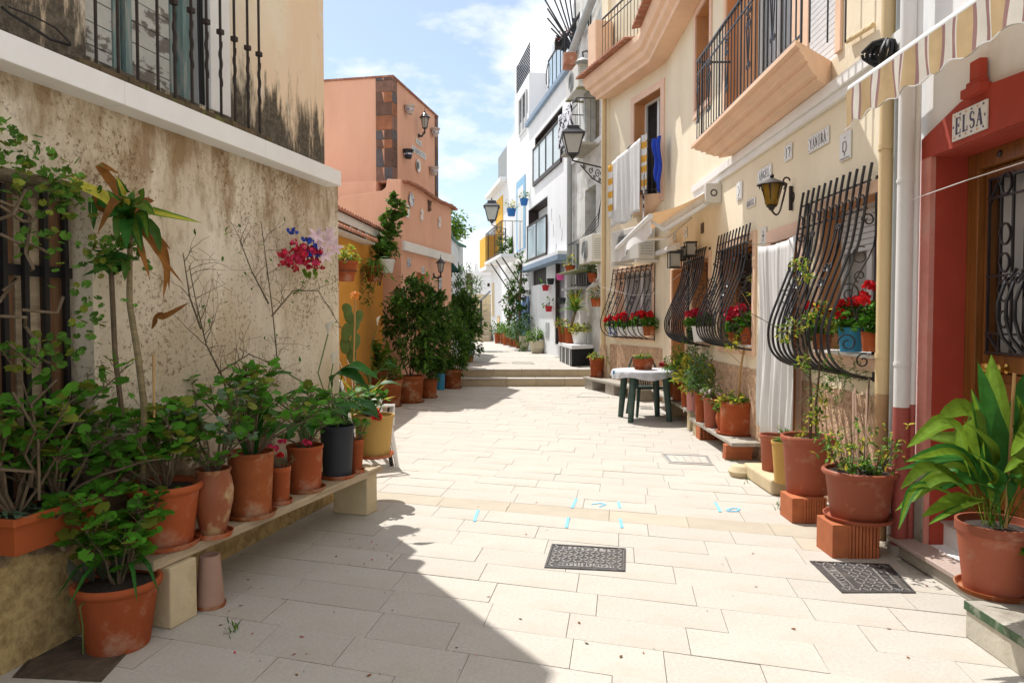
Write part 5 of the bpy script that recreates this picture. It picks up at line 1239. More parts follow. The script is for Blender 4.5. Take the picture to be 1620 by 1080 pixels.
# steps at the door
mb = MB(YW.T); mb.box(rN - .3, rA + .17, -.011, .13, 0, .075); part('step_riser', mb, m_conc, rh, smooth=False, bev=.004)
sN = YW.px(1530, 900, .12)[0]
mb = MB(YW.T); mb.box(rN - .3, rA + .19, -.011, .15, .077, .105); part('granite_tread', mb, m_granite, rh, smooth=False, bev=.004)
mb = MB(YW.T); mb.box(rN, rA, -.45, -.1, .1, .235); part('inner_step', mb, m_white, rh, smooth=False)
mb = MB(YW.T); mb.box(rN, rA, -.45, -.08, .237, .25); part('inner_tread', mb, m_granite, rh, smooth=False)
kb = thing('step_block', 'cream concrete block with a green painted edge under the leafy pot', 'step block', YW.T(2.8, .3, 0))
ks = YW.px(1528, 960, .37)[0]; kd = .37
p_ = P(1528, 1007); 
ks = p_.y; kd = (2.49 + .013 * ks) - p_.x
mb = MB(YW.T); mb.box(ks - 1.4, ks, .152, kd, 0, .145); part('block', mb, M('painted_cement', (.50, .46, .38), .9, .15, 4, bump=.3, bscale=40, col2=(.30, .24, .15), p2=(.55, .75), sc2=5), kb, smooth=False, bev=.006)
mb = MB(YW.T); mb.box(ks - 1.4, ks - .0, .153, kd + .004, .147, .172); part('tread', mb, m_conc, kb, smooth=False, bev=.004)
mb = MB(YW.T); mb.box(ks - 1.4, ks + .003, kd + .0045, kd + .008, .132, .171); mb.box(ks + .0005, ks + .003, .16, kd + .004, .132, .171); part('green_painted_edge', mb, M('worn_green_paint', (.05, .10, .045), .6, .4, 12, col2=(.25, .27, .20), p2=(.52, .62), sc2=8), kb, smooth=False)
plate(YW, 'name_tiles', 'tile sign reading ELSA with a yellow and blue border over the red doorway', 'sign', (1516, 181.5, 1570, 225), m_cer, 'ELSA', m_ink, d=.022, border=(m_ochre, m_ink), pad=.13)
# ------------------------------------------------------------------ striped awning
sa2 = thing('striped_awning', 'yellow white and maroon striped awning over the red doorway', 'awning', YW.T(3.5, .4, 2.9))
aS, aD = 4.52, .0
r = ray(1349, 142); k = 4.5 / r.y; aP = Vector((r.x * k, 4.5, CAMZ + r.z * k)); aD = YW.T(4.5, 0, 0).x - aP.x; aZ = aP.z
mb = MB(YW.T); mb.tube([(4.5, aD, aZ), (0.8, aD, aZ)], .032, 12); part('front_bar', mb, m_wpl, sa2)
m_s1 = M('awning_ochre', (.56, .41, .22), .9, .12, 9, trans=.35); m_s2 = M('awning_cream', (.74, .71, .64), .9, .08, 9, trans=.35); m_s3 = M('awning_maroon', (.32, .18, .17), .9, .1, 9, trans=.3)
def stripe(s_):
    x = (4.5 - s_) % .235
    return 0 if x < .075 else 2 if x < .10 else 1 if x < .155 else 2 if x < .18 else 1 if x < .19 else 0
for nm, rows, fz in (('canopy', 8, lambda s_, v: (aD + (.03 - aD) * v, aZ + .03 + (3.13 - aZ) * v - .02 * sin(pi * v))), ('valance', 6, None)):
    mb = MB(YW.T); g = []; fs = []; ms = []; n = 300
    for i in range(n + 1):
        s_ = 4.5 - 3.7 * i / n
        for j in range(rows + 1):
            v = j / rows
            if fz: d, z = fz(s_, v)
            else:
                dep = .19 + .02 * abs(sin((4.5 - s_) * pi / .36)) + .03 * (1 if s_ > 4.42 else 0) + .01 * sin(s_ * 31); d = aD + .034 + .012 * sin(s_ * 23 + v * 2) * v; z = aZ - .01 - dep * v
            g.append((s_ + (.02 * sin(s_ * 17) * v if not fz else 0), d, z))
    for i in range(n):
        for j in range(rows):
            fs.append((i * (rows + 1) + j, (i + 1) * (rows + 1) + j, (i + 1) * (rows + 1) + j + 1, i * (rows + 1) + j + 1)); ms.append(stripe(4.5 - 3.7 * (i + .5) / n))
    mb.v = [YW.T(*p) for p in g]; mb.f = fs; mb.m = ms; o = part(nm, mb, [m_s1, m_s2, m_s3], sa2, fix=False)
    if nm == 'valance':
        h = MB(YW.T); h.tube([(4.5 - 3.7 * i / n + .02 * sin((4.5 - 3.7 * i / n) * 17), aD + .036, g[i * (rows + 1) + rows][2]) for i in range(0, n + 1, 2)], .0035, 4); part('hem', h, m_cloth, sa2)
# ------------------------------------------------------------------ row of white houses on the right of the upper street
def rs(u, v=500): return WR.px(u, v)[0]
gh = thing('grey_house', 'narrow grey white rendered house with peeling walls next to the yellow one', 'house', WR.T(1.5, 0, 0))
gA, gB = -.1, rs(905)
zG = 9.6
gw = [(rs(942), rs(925), WR.px(933, 470)[1] + .25, WR.px(933, 297)[1]), (rs(947), rs(926), WR.px(935, 238)[1], WR.px(935, 108)[1])]
mb = MB(WR.T); wallcells(mb, gA, gB, 0, zG, gw, d0=-.35); mb.box(gA, gB, -4, -.351, 0, zG); part('wall', mb, m_greywall, gh, smooth=False)
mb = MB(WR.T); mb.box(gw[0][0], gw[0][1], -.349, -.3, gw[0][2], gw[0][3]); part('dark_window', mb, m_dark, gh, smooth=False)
mb = MB(WR.T); mb.box(gw[1][0], gw[1][1], -.349, -.24, gw[1][2], gw[1][3]); part('rubble_infill', mb, m_rubble, gh)
za = WR.px(945, 222)[1]
mb = MB(WR.T); mb.box(gA + .1, gB - .05, .001, .07, za - .12, za); part('string_course', mb, m_whitewall, gh, smooth=False)
mb = MB(WR.T); sx = rs(900); mb.tube([(rs(906), .09, .4), (rs(906), .09, 5.9)], .075, 12); solo('drainpipe', mb, m_pvcg, 'thick grey drainpipe running up between the grey and white houses', 'drainpipe')
mb = MB(WR.T); a, b = rs(945, 60), rs(908, 90); z0, z1 = WR.px(953, 25)[1], WR.px(908, 100)[1]; mb.tube([(.25, .15, zG - .6), (gB - .05, .15, z1)], .1, 12); solo('gutter', mb, m_pvcg, 'fat grey gutter slanting along the top of the grey house', 'gutter')
# grey house balcony with patterned cloth
bz = WR.px(930, 240)[1]
gb = thing('iron_balcony', 'narrow iron balcony on brackets of the grey house', 'balcony', WR.T(rs(935), .2, bz))
ba, bb = rs(948, 240), rs(922, 240)
mb = MB(WR.T); mb.box(ba, bb, .002, .55, bz - .06, bz); part('slab', mb, m_conc, gb, smooth=False)
rail_run(gb, WR, ba + .03, bb - .03, .52, bz, bz + 1.0, .11, mat=m_iron)
cloth('patterned_cloth', 'black and white patterned cloth hung over the iron balcony', 'cloth', lambda u, v: WR.T(ba + .2 + (bb - ba) * u * .95, .58 + fold(u, 9, .03), bz + .95 - 1.05 * v * (1 - .25 * u)), 10, 10, [m_patt])
(aa, _), (ab, _) = WR.px(916, 130, .4), WR.px(897, 130, .4)
z0, z1 = WR.px(905, 150, .4)[1], WR.px(905, 112, .4)[1]
ac_unit(WR, aa, ab, .1, .42, z0, z1, 'upper air conditioner on olive brackets beside the rubble infill', brk=m_olive)
(aa, _), (ab, _) = WR.px(942, 400, .35), WR.px(921, 400, .35)
z0, z1 = WR.px(930, 417, .35)[1], WR.px(930, 374, .35)[1]
ac_unit(WR, aa, ab, .08, .42, z0, z1, 'lower air conditioner above the hanging pots of the grey house', brk=m_olive)
mb = MB(WR.T); mb.box(rs(944), rs(912), .002, .5, WR.px(930, 424, .3)[1] - .03, WR.px(930, 424, .3)[1]); solo('olive_shelf', mb, m_olive, 'olive painted steel shelf under the lower air conditioner', 'shelf')
mb = MB(WR.T); mb.box(rs(938), rs(912), .002, .4, WR.px(925, 452, .3)[1] - .05, WR.px(925, 452, .3)[1]); o = solo('window_ledge', mb, m_pvcg, 'grey window ledge with dark bars above the potted yucca', 'ledge')
wg_ = thing('window_grille', 'grey barred low window behind the hanging pots', 'window grille', WR.T(rs(925), .1, WR.px(925, 450)[1]))
zz0, zz1 = WR.px(925, 450, .2)[1], WR.px(925, 378, .2)[1]
mb = MB(WR.T); mb.box(rs(937), rs(914), .02, .05, zz0, zz1); part('dark_pane', mb, m_greypot, wg_, smooth=False)
for i in range(6):
    s_ = rs(937) + (rs(914) - rs(937)) * (i + .5) / 6; mb = MB(WR.T); mb.tube([(s_, .12, zz0), (s_, .12, zz1)], .014, 4); part('bar', mb, m_pvcg, wg_)
for k, pts in enumerate(([(944, 398), (950, 405), (951, 430), (949, 447), (932, 455), (930, 470), (931, 500)], [(944, 403), (947, 410), (947, 440), (936, 452), (929, 458), (928, 490)])):
    mb = MB(); mb.tube([WR.T(WR.px(u, v, .1 + .04 * k)[0], .1 + .04 * k, WR.px(u, v, .1)[1]) for u, v in pts], .035, 8)
    solo('pipe_cover', mb, m_pvcw, ('outer' if k == 0 else 'inner') + ' of two curved white pipe covers below the lower air conditioner', 'duct')
mb = MB(WR.T)
for k in range(4): mb.tube([(rs(956) , .03, WR.px(956, 300)[1] + .1 * k), (rs(951), .08, WR.px(950, 340 + 6 * k)[1]), (rs(930), .15, WR.px(925, 378 + 3 * k)[1]), (rs(906), .14, WR.px(906, 388)[1])], .008, 4)
part('y', mb, m_cable, None); o = bpy.data.objects['y']; o.name = 'loose_cables'; tag(o, 'loose black cables draped across the grey house wall', 'cable')
# street lamp on scroll bracket, at the corner
def street_lantern(P0, P1, s, label, back):
    """P0 lantern centre, P1 wall point"""
    t = thing('street_lamp', label, 'street lamp', P1)
    f_, g_ = MB(), MB(); x, y, z = P0
    def L4(h, r): return [Vector((x + a * r * s, y + b * r * s, z + h * s)) for a, b in ((-1, -1), (1, -1), (1, 1), (-1, 1))]
    q = L4(-.3, .14) + L4(.18, .26); g_.add(q, [(0, 3, 2, 1), (4, 5, 6, 7), (0, 1, 5, 4), (1, 2, 6, 5), (2, 3, 7, 6), (3, 0, 4, 7)])
    for k in range(4): f_.tube([q[k] + Vector((0, 0, -.0)), q[4 + k]], .018 * s, 4); f_.tube([q[k], q[(k + 1) % 4]], .02 * s, 4)
    q = L4(.18, .31) + L4(.22, .31) + L4(.36, .16) + L4(.42, .16) + L4(.46, .05); n = [(0, 3, 2, 1), (16, 17, 18, 19)]
    for l in range(4): n += [(l * 4 + i, l * 4 + (i + 1) % 4, l * 4 + 4 + (i + 1) % 4, l * 4 + 4 + i) for i in range(4)]
    f_.add(q, n); f_.lathe([(0, .46 * s), (.02 * s, .47 * s), (.03 * s, .5 * s), (0, .56 * s)], (x, y, z), 8)
    f_.lathe([(0, -.45 * s), (.03 * s, -.42 * s), (.06 * s, -.38 * s), (.1 * s, -.33 * s), (.14 * s, -.3 * s), (0, -.3 * s)], (x, y, z), 8)
    d = Vector(P1) - Vector(P0); L = Vector((d.x, d.y, 0)); l = L.length; L.normalize(); zb_ = z - .47 * s
    f_.tube([Vector((x, y, zb_ + .1 * s)), Vector((x, y, zb_)), Vector((x, y, zb_)) + L * l], .018, 6)
    w_ = Vector((x, y, zb_)) + L * l
    f_.tube([w_ + Vector((0, 0, .04)), w_ + Vector((0, 0, -.42 * s * 1.2))], .02, 6)
    f_.tube([w_ + Vector((0, 0, -.46 * s)), w_ - L * l * .35 + Vector((0, 0, -.36 * s)), w_ - L * l * .75 + Vector((0, 0, -.05))], .014, 6)
    for (k, h, R, tn, a0) in ((.18, -.2, .13, 1.4, 0), (.42, -.14, .1, -1.3, 1), (.62, -.08, .06, 1.2, 2), (.3, -.3, .06, 1.2, 4), (.12, -.36, .06, -1.3, 2)):
        c = w_ - L * l * k + Vector((0, 0, h * s)); f_.tube([c + L * q_[0] + Vector((0, 0, q_[1])) for q_ in spiral((0, 0), R * s, R * s * .2, a0, tn, 16)], .011, 5)
    part('frame', f_, m_iron, t); part('glass', g_, m_milk, t); return t
street_lantern(atd(906, 226, 14.6), atd(954, 235, 15.3), .75, 'large white glazed street lantern on a scrolled bracket beside the white towel', None)
# white houses
wh = thing('white_modern_house', 'white house with brown framed glass balconies and a dark front door', 'house', WR.T(5, 0, 0))
wA, wB = rs(904), rs(836)
zW = WR.px(890, 128)[1]
o_bal = (rs(889), rs(846), WR.px(865, 272)[1], WR.px(889, 150)[1] - .3)
o_w2 = (rs(866), rs(834.5), WR.px(850, 405)[1] + .1, WR.px(866, 308)[1])
o_w2 = (rs(866), rs(836), WR.px(866, 402)[1], WR.px(866, 310)[1])
o_door = (rs(893), rs(879), WR.px(886, 545)[1], WR.px(886, 415)[1])
mb = MB(WR.T); wallcells(mb, wA, wB, 0, zW, [o_bal, o_w2, o_door, (rs(864), rs(842), WR.px(853, 450)[1], WR.px(853, 424)[1])], d0=-.5); mb.box(wA, wB, -4, -.501, 0, zW); part('wall', mb, m_whitewall, wh, smooth=False)
# brown recess linings
for (a, b, z0, z1) in (o_bal, o_w2):
    mb = MB(WR.T); mb.box(a, b, -.5, -.02, z1 - .03, z1 - .001); mb.box(b - .05, b - .001, -.5, -.001, z0, z1 - .031); mb.box(a + .001, a + .05, -.5, -.02, z0, z1 - .031); part('recess_lining', mb, m_brownfr, wh, smooth=False)
f = casement(WR, o_bal[0] + .6, o_bal[1] - .1, o_bal[2], o_bal[3] - .1, -.42, wh, leaves=3, curtain=True)
f = casement(WR, o_w2[0] + .05, o_w2[1] - .05, o_w2[2], o_w2[3] - .05, -.4, wh, leaves=2, curtain=True, blind=.6)
def glassrail(par, a, b, z0, z1, n, d=.0):
    for i in range(n + 1):
        s_ = a + (b - a) * i / n; mb = MB(WR.T); mb.box(s_ - .03, s_ + .03, d, d + .05, z0, z1); part('post', mb, m_brownfr, par, smooth=False)
    mb = MB(WR.T); mb.box(a, b, d - .01, d + .06, z1 + .001, z1 + .05); part('handrail', mb, m_brownfr, par, smooth=False)
    mb = MB(WR.T); mb.box(a, b, d - .01, d + .055, z0 - .12, z0 - .001); part('rail', mb, m_brownfr, par, smooth=False)
    for i in range(n):
        s0 = a + (b - a) * i / n + .03; s1 = a + (b - a) * (i + 1) / n - .03; mb = MB(WR.T); mb.box(s0, s1, d + .02, d + .03, z0, z1); part('glass_panel', mb, m_glassl, par, smooth=False)
glassrail(wh, o_bal[0], o_bal[1] + .1, o_bal[2] + .0, o_bal[2] + 1.05, 4, .01)
glassrail(wh, o_w2[0], o_w2[1] - .02, o_w2[2] + .05, o_w2[2] + 1.15, 2, .01)
mb = MB(WR.T); z = o_w2[2] - .12; mb.box(rs(902), rs(834), .001, .35, z - .26, z - .12); part('ledge', mb, m_bluegr, wh, smooth=False); 
mb = MB(WR.T); mb.box(rs(902), rs(834), .001, .34, z - .119, z - .03); part('ledge_top', mb, m_whitewall, wh, smooth=False)
mb = MB(WR.T); z = zW; mb.box(wA, wB + .1, -.3, .12, z + .001, z + .14); part('parapet_coping', mb, m_bluegr, wh, smooth=False)
mb = MB(WR.T); mb.box(o_door[0] + .001, o_door[1] - .001, -.2, -.1, o_door[2], o_door[3]); part('front_door', mb, M('grey_door', (.20, .20, .21), .5), wh, smooth=False)
mb = MB(WR.T); mb.box(o_door[1] - .09, o_door[1] + .001, -.09, .012, o_door[2], o_door[3]); part('door_frame', mb, m_brownfr, wh, smooth=False)
mb = MB(WR.T); mb.box(rs(864), rs(842), -.3, -.06, WR.px(853, 450)[1] + .001, WR.px(853, 424)[1]); part('dark_vent_window', mb, m_brownfr, wh, smooth=False)
for i in range(7):
    s_ = rs(864) + (rs(842) - rs(864)) * (i + .5) / 7; mb = MB(WR.T); mb.tube([(s_, -.03, WR.px(853, 450)[1]), (s_, -.03, WR.px(853, 424)[1])], .014, 4); part('window_bar', mb, m_iron, wh, smooth=False)
mb = MB(WR.T); mb.box(rs(869), rs(864), .001, .02, WR.px(866, 534)[1], WR.px(866, 510)[1]); part('vent_grate', mb, m_pvcg, wh, smooth=False)
# rust streak panel and cables on the facade
t = thing('facade_cracks', 'grey crack lines and old cable traces on the white facade beside the glass balcony', 'cracks', WR.T(6, .0, 4))
for i, (u, v) in enumerate(((873, 330), (876, 355), (886, 340), (889, 360), (866, 392), (880, 385))):
    mb = MB(WR.T); s_, z = WR.px(u, v); pts = [(s_ + .05 * sin(k * 1.3 + i), .003, z - .12 * k) for k in range(4)]; mb.tube(pts, .008, 4); part('crack', mb, m_pvcg, t)
# roof terrace: rail with glass, spiked fan
tr = thing('terrace_railing', 'black railing with pale glass on the terrace above the white facade', 'railing', WR.T(5, 0, zW))
z0 = zW + .14
for i in range(5):
    s_ = rs(893) + (rs(868) - rs(893)) * i / 4; mb = MB(WR.T); mb.tube([(s_, .0, z0), (s_, .0, z0 + 1.0)], .03, 4); part('post', mb, m_iron, tr)
    if i < 4:
        s2 = rs(893) + (rs(868) - rs(893)) * (i + 1) / 4; mb = MB(WR.T); mb.box(s_ + .04, s2 - .04, -.01, .01, z0 + .05, z0 + .95); part('glass_panel', mb, m_glassl, tr, smooth=False)
mb = MB(WR.T); mb.tube([(rs(893), 0, z0 + 1.0), (rs(867), 0, z0 + 1.0)], .03, 6); part('handrail', mb, m_iron, tr)
mb = MB(WR.T); mb.tube([(rs(867) + .3 * cos(g), 0, z0 + .6 + .35 * sin(g)) for g in [2 * pi * k / 20 for k in range(21)]], .02, 4); part('hoop', mb, m_iron, tr)
fan = thing('spiked_fan', 'fan of long black iron spikes guarding the terrace corner', 'spike fan', atd(912, 85, 18.8))
cc = atd(912, 85, 18.8)
for k in range(15):
    u, v = [(862, 0), (866, 14), (866, 29), (872, 45), (880, 57), (885, 68), (871, -15), (881, -15), (891, -15), (900, -15), (909, -15), (917, -10), (921, 10), (924, 35), (922, 60)][k]
    mb = MB(); mb.tube([cc, atd(u, v, 18.8 + .02 * k)], .024, 4); part('spike', mb, m_iron, fan)
mb = MB(); mb.tube([atd(888, 80, 18.8), atd(893, 62, 18.8), atd(928, 5, 18.4)], .035, 6); part('rail', mb, m_iron, fan)
for k in range(2):
    u, v = ((908, 85), (893, 85))[k]; mb = MB(); mb.tube([atd(u, v + 5, 18.8), atd(u, v - 55 + 20 * k, 18.8)], .045, 6); part('post', mb, m_iron, fan)
mb = MB(); c = atd(899, 96, 18.0); mb.box(c.x - .13, c.x + .2, 17.8, 18.2, c.z - .18, c.z + .14); solo('roof_terracotta_block', mb, m_rooft, 'terracotta block at the terrace corner under the spikes', 'block', bev=.02)
bx = thing('terrace_wall', 'grey parapet block and dark balustrade over the grey house top', 'parapet', atd(935, 40, 17.5))
mb = MB(); p = atd(920, 70, 18.0); q = atd(931, 15, 18.0); mb.box(p.x, q.x, 18, 18.6, p.z - .6, q.z); part('pier', mb, m_whitewall, bx, smooth=False)
for k in range(9):
    a, b = atd(931 + k * 3.5, 55 - k * 5, 17.6 - .1 * k), atd(931 + k * 3.5, 20 - k * 8, 17.6 - .1 * k); mb = MB(); mb.tube([a, b], .022, 4); part('bar', mb, m_iron, bx)
mb = MB(); mb.tube([atd(930, 22, 17.6), atd(965, -50, 16.7)], .035, 4); part('rail', mb, m_iron, bx)
# tall white house (behind facade) and its roof fence
tw_ = thing('tall_white_house', 'tallest white house with a latticed roof railing seen against the sky', 'house', WR.T(9, -1, 0))
zT = WR.px(813, 150)[1]
tA, tB = rs(836) , rs(802)
mb = MB(WR.T); a13 = rs(813.5)
mb.box(wB + .001, a13, -5, -.02, 0, WR.px(815, 152)[1]); part('wall', mb, m_whitewall, tw_, smooth=False)
s855, s838 = rs(872), rs(838)
mb = MB(WR.T); mb.box(wB - 1.0, wB, -5, -.6, zW - .1, WR.px(855, 50)[1]); mb.box(wB + .001, wB + .8, -5, -.6, zW - .1, WR.px(845, 60)[1] - .3); part('roof_tower', mb, m_whitewall, tw_, smooth=False)
z0 = WR.px(815, 152)[1]
mb = MB(WR.T); mb.box(a13 - .25, a13, -.5, -.03, z0 + .001, z0 + 1.15); part('corner_post', mb, m_whitewall, tw_, smooth=False)
mb = MB(WR.T)
for i in range(14):
    s_ = wB + .1 + (a13 - wB - .4) * i / 13; mb.tube([(s_, -.06, z0), (s_, -.06, z0 + 1.05)], .016, 4)
for i in range(9): z = z0 + .1 + .115 * i; mb.tube([(wB + .1, -.05, z), (a13 - .3, -.05, z)], .016, 4)
part('lattice_railing', mb, m_iron, tw_, kind='stuff')
o = casement(WR, rs(833), rs(822), WR.px(828, 210)[1], WR.px(828, 150)[1], .0, tw_, curtain=False)
# blue doorway house
bh = thing('blue_trim_house', 'white house with light blue framed balcony door and blue street door', 'house', WR.T(12, 0, 0))
bA, bB = a13 + .001, rs(802)
zB = WR.px(803, 238)[1]
dA2, dB2 = rs(832), rs(823)
mb = MB(WR.T); mb.box(wB + .001, rs(802), -.019, .0, 0, WR.px(820, 200)[1]); mb.box(bA, bB, -5, -.02, 0, zB); part('wall', mb, m_whitewall, bh, smooth=False)
def rectW(W, c4, d0, d1, mat, name, par, **k):
    (s0, z0), (s1, z1) = W.px(c4[0], c4[1]), W.px(c4[2], c4[3]); t = MB(W.T); t.box(min(s0, s1), max(s0, s1), d0, d1, min(z0, z1), max(z0, z1)); return part(name, t, mat, par, smooth=False, **k)
rectW(WR, (818, 290, 831.5, 392), .001, .03, m_lblue, 'door_frame', bh)
rectW(WR, (820.5, 300, 829.5, 392), .031, .04, m_alum, 'balcony_door', bh)
rectW(WR, (818, 478, 834, 540), .001, .03, m_lblue, 'street_door', bh)
rectW(WR, (828, 470, 838, 540), .031, .05, m_cobalt, 'open_door_leaf', bh)
zbal = WR.px(824, 403)[1]
ib = thing('iron_balcony', 'iron balcony with plants on black struts below the blue framed door', 'balcony', WR.T(rs(815), .3, zbal))
a_, b_ = rs(829), rs(795)
DB = .85
mb = MB(WR.T); mb.box(a_, b_ - .6, .051, DB, zbal - .12, zbal - .02); part('slab', mb, m_whitewall, ib, smooth=False)
rail_run(ib, WR, a_ + .05, b_ - .65, DB - .04, zbal, zbal + 1.15, .25, mat=m_iron, gauge=.014)
for k in (0, 1, 2):
    s_ = a_ + .3 + k * 1.5; mb = MB(WR.T); mb.tube([(s_, DB - .1, zbal - .13), (s_, .05, zbal - 1.15)], .03, 4); part('strut', mb, m_iron, ib)
# yellow door house
yb = thing('yellow_balcony_house', 'far white house with yellow balcony panels and yellow door', 'house', WR.T(16, 0, 0))
yA, yB_ = rs(802) + .001, 19.2
zY = WR.px(783, 292)[1] 
mb = MB(WR.T); mb.box(yA, yB_, -5, 0, 0, WR.px(800, 282)[1]); part('wall', mb, m_whitewall, yb, smooth=False)
zz = WR.px(800, 282)[1]
mb = MB(WR.T); mb.box(yA - .0, yB_ + .1, -.3, .28, zz - .18, zz + .0); part('roof_cornice', mb, m_whitewall, yb, smooth=False)
mb = MB(WR.T); mb.box(yA, yB_ - .3, -2, -.3, zz + .001, zz + 1.7); part('grey_screen', mb, M('grey_mesh_screen', (.30, .32, .33), .8, .1), yb, smooth=False)
rectW(WR, (785, 320, 796, 400), .001, .03, m_yellowp, 'yellow_door', yb)
rectW(WR, (787, 500, 791, 540), .001, .03, m_pvc, 'cream_door', yb)
rectW(WR, (779, 448, 782, 500), .001, .03, m_pvc, 'cream_window', yb)
zy0, zy1 = WR.px(778, 418)[1], WR.px(778, 372)[1]
s0 = 17.2
mb = MB(WR.T); mb.box(s0, yB_ + .4, .001, .5, zy0 - .35, zy0 - .18); part('balcony_slab', mb, m_whitewall, yb, smooth=False)
mb = MB(WR.T); mb.box(s0, yB_ + .4, .45, .5, zy0 - .17, zy0 + 1.15); mb.box(yB_ + .3, yB_ + .4, .001, .44, zy0 - .17, zy0 + 1.15); part('balcony_panel', mb, m_yellowp, yb, smooth=False)
mb = MB(WR.T); mb.box(s0 - .06, s0, .001, .5, zy0 - .17, zy0 + 1.15); part('balcony_side', mb, m_yellowp, yb, smooth=False)
street_lantern(atd(778, 336, 27.6), atd(800, 345, 29.0), 1.0, 'small far street lantern against the sky in front of the yellow balcony', None)
# ------------------------------------------------------------------ end of the street: stairs, stone wall, distant houses
fs_ = thing('far_stairs', 'flight of cream stone stairs at the end of the street', 'stairs', (-1.9, 33.5, ZU))
for i in range(6):
    mb = MB(); z = ZU + .235 * i; y = 33.2 + .42 * i; mb.box(-2.6, -1.03 - .0, y, y + 3.2 - .42 * i, z - .02, z + .215); part('step', mb, m_step, fs_, smooth=False)
    mb = MB(); mb.box(-2.6, -1.03, y - .03, y + .42, z + .216, z + .24); part('tread', mb, m_tile, fs_, smooth=False)
sw = thing('stone_wall', 'pale squared stone wall at the top of the far stairs', 'wall', (-1.8, 36.2, 1.7))
random.seed(5)
for j in range(4):
    x = -3.2 + (j % 2) * .2
    while x < -.6:
        w_ = random.uniform(.4, .8); mb = MB(); mb.box(x + .012, x + w_ - .012, 36.2, 36.6, .4 + j * .55, .4 + (j + 1) * .55 - .02); part('stone', mb, m_lime, sw, smooth=False, bev=.01); x += w_
mb = MB(); mb.box(-3.2, -.7, 36.25, 36.6, 0, .4); mb.box(-3.2, -.7, 36.22, 36.55, .38, 2.58); part('mortar_core', mb, m_joint, sw, smooth=False)
mb = MB(); a, b = atd(761, 520, 33.5), atd(761, 475, 33.5); mb.tube([a, b], .05, 6); mb.tube([b + Vector((-.1, -.3, -.1)), atd(775, 461, 36)], .05, 6); solo('handrail', mb, m_iron, 'black handrail post and rail beside the far stairs', 'handrail')
mb = MB(); mb.tube([atd(741, 458, 33), atd(745, 477, 33)], .06, 6); solo('handrail', mb, m_wpl, 'short white handrail at the left of the far stairs', 'handrail')
# distant houses
def dist(label, u0, u1, vt, y, mat, wins=(), chim=None, depth=8):
    t = thing('distant_house', label, 'house', PD((u0 + u1) / 2, 500, y)); a, b = PD(u0, vt, y), PD(u1, vt, y)
    mb = MB(); mb.box(a.x, b.x, y, y + depth, 0, a.z); part('wall', mb, mat, t, smooth=False)
    mb = MB(); mb.box(a.x - .1, b.x + .1, y - .1, y + depth, a.z + .001, a.z + .25); part('roof_edge', mb, m_whitewall, t, smooth=False)
    for (wu0, wv0, wu1, wv1) in wins:
        c, d = PD(wu0, wv0, y), PD(wu1, wv1, y); mb = MB(); mb.box(c.x, d.x, y - .04, y, d.z, c.z); f = part('window', mb, m_dark, t, smooth=False)
        mb = MB(); k = .06; mb.box(c.x - k, c.x, y - .08, y, d.z, c.z); mb.box(d.x, d.x + k, y - .08, y, d.z, c.z); mb.box(c.x - k, d.x + k, y - .08, y, c.z, c.z + k); part('frame', mb, m_white, f, smooth=False)
    if chim:
        c, d = PD(chim[0], chim[1], y + 1), PD(chim[2], chim[3], y + 1); mb = MB(); mb.box(c.x, d.x, y + 1, y + 2, a.z, c.z); part('chimney', mb, m_greywall, t, smooth=False)
    return t
dist('far white house with a chimney closest to the stairs at the street end', 748, 790, 436, 46, m_whitewall, [(771, 448, 775, 453)], (751, 417, 756, 437))
dist('far white house with a terrace set back behind the chimney one', 757, 800, 432, 52, m_whitewall, [(765, 440, 768, 446)])
dist('narrow brown faced far house left of the chimney house', 738, 747, 432, 50, m_brown_ if 'm_brown_' in globals() else m_bark)
dist('low pale far house by the tree at the left', 715, 739, 434, 54, m_whitewall, [(722, 445, 727, 452), (731, 445, 735, 452)])
dist('far white house just showing under the yellow balcony', 766, 800, 418, 60, m_whitewall)
# ------------------------------------------------------------------ plants
def strip(xs, ws, zs, fold=.06):
    v = []; f = []
    for x, w_, z in zip(xs, ws, zs): v += [(x, w_, z + fold * w_ / .2), (x, 0, z), (x, -w_, z + fold * w_ / .2)]
    for i in range(len(xs) - 1):
        a = i * 3; f += [(a, a + 1, a + 4, a + 3), (a + 1, a + 2, a + 5, a + 4)]
    return v, f
def round_leaf():
    n = 14; v = [(.45, 0, -.04)]
    for k in range(n):
        a = -pi + .22 + (2 * pi - .44) * k / (n - 1); r = .5 * (1 + .07 * cos(k * pi)) ; v.append((.5 + r * cos(a) * 1.0, r * sin(a) * 1.08, .07 + .05 * cos(k * pi * .9)))
    return v, [(0, k, k + 1) for k in range(1, n)]
TPL = {'rh': ([(0, 0, 0), (.45, .23, .05), (1, 0, -.08), (.45, -.23, .05)], [(0, 1, 2), (0, 2, 3)]),
       'ov': strip((0, .3, .65, 1), (.0, .2, .17, 0), (0, .03, .0, -.12)),
       'ln': strip((0, .25, .6, 1), (.01, .085, .075, 0), (0, .05, .03, -.15), .02),
       'rd': round_leaf(),
       'ht': strip((-.12, 0, .2, .5, .8, 1), (.1, .2, .27, .2, .08, 0), (.03, .0, .04, .05, -.02, -.12), .07)}
def basis(d, up):
    d = Vector(d).normalized(); y = Vector(up).cross(d)
    if y.length < 1e-4: y = Vector((0, 1, 0)).cross(d) + Vector((.01, 0, 0))
    y.normalize(); z = d.cross(y); return Matrix((d, y, z)).transposed()
def put_leaf(mb, kind, pos, d, up, size, mi=0):
    R = basis(d, up); v, f = TPL[kind]; pos = Vector(pos)
    mb.add([pos + R @ (Vector(p) * size) for p in v], f, mi)
_lm = {}
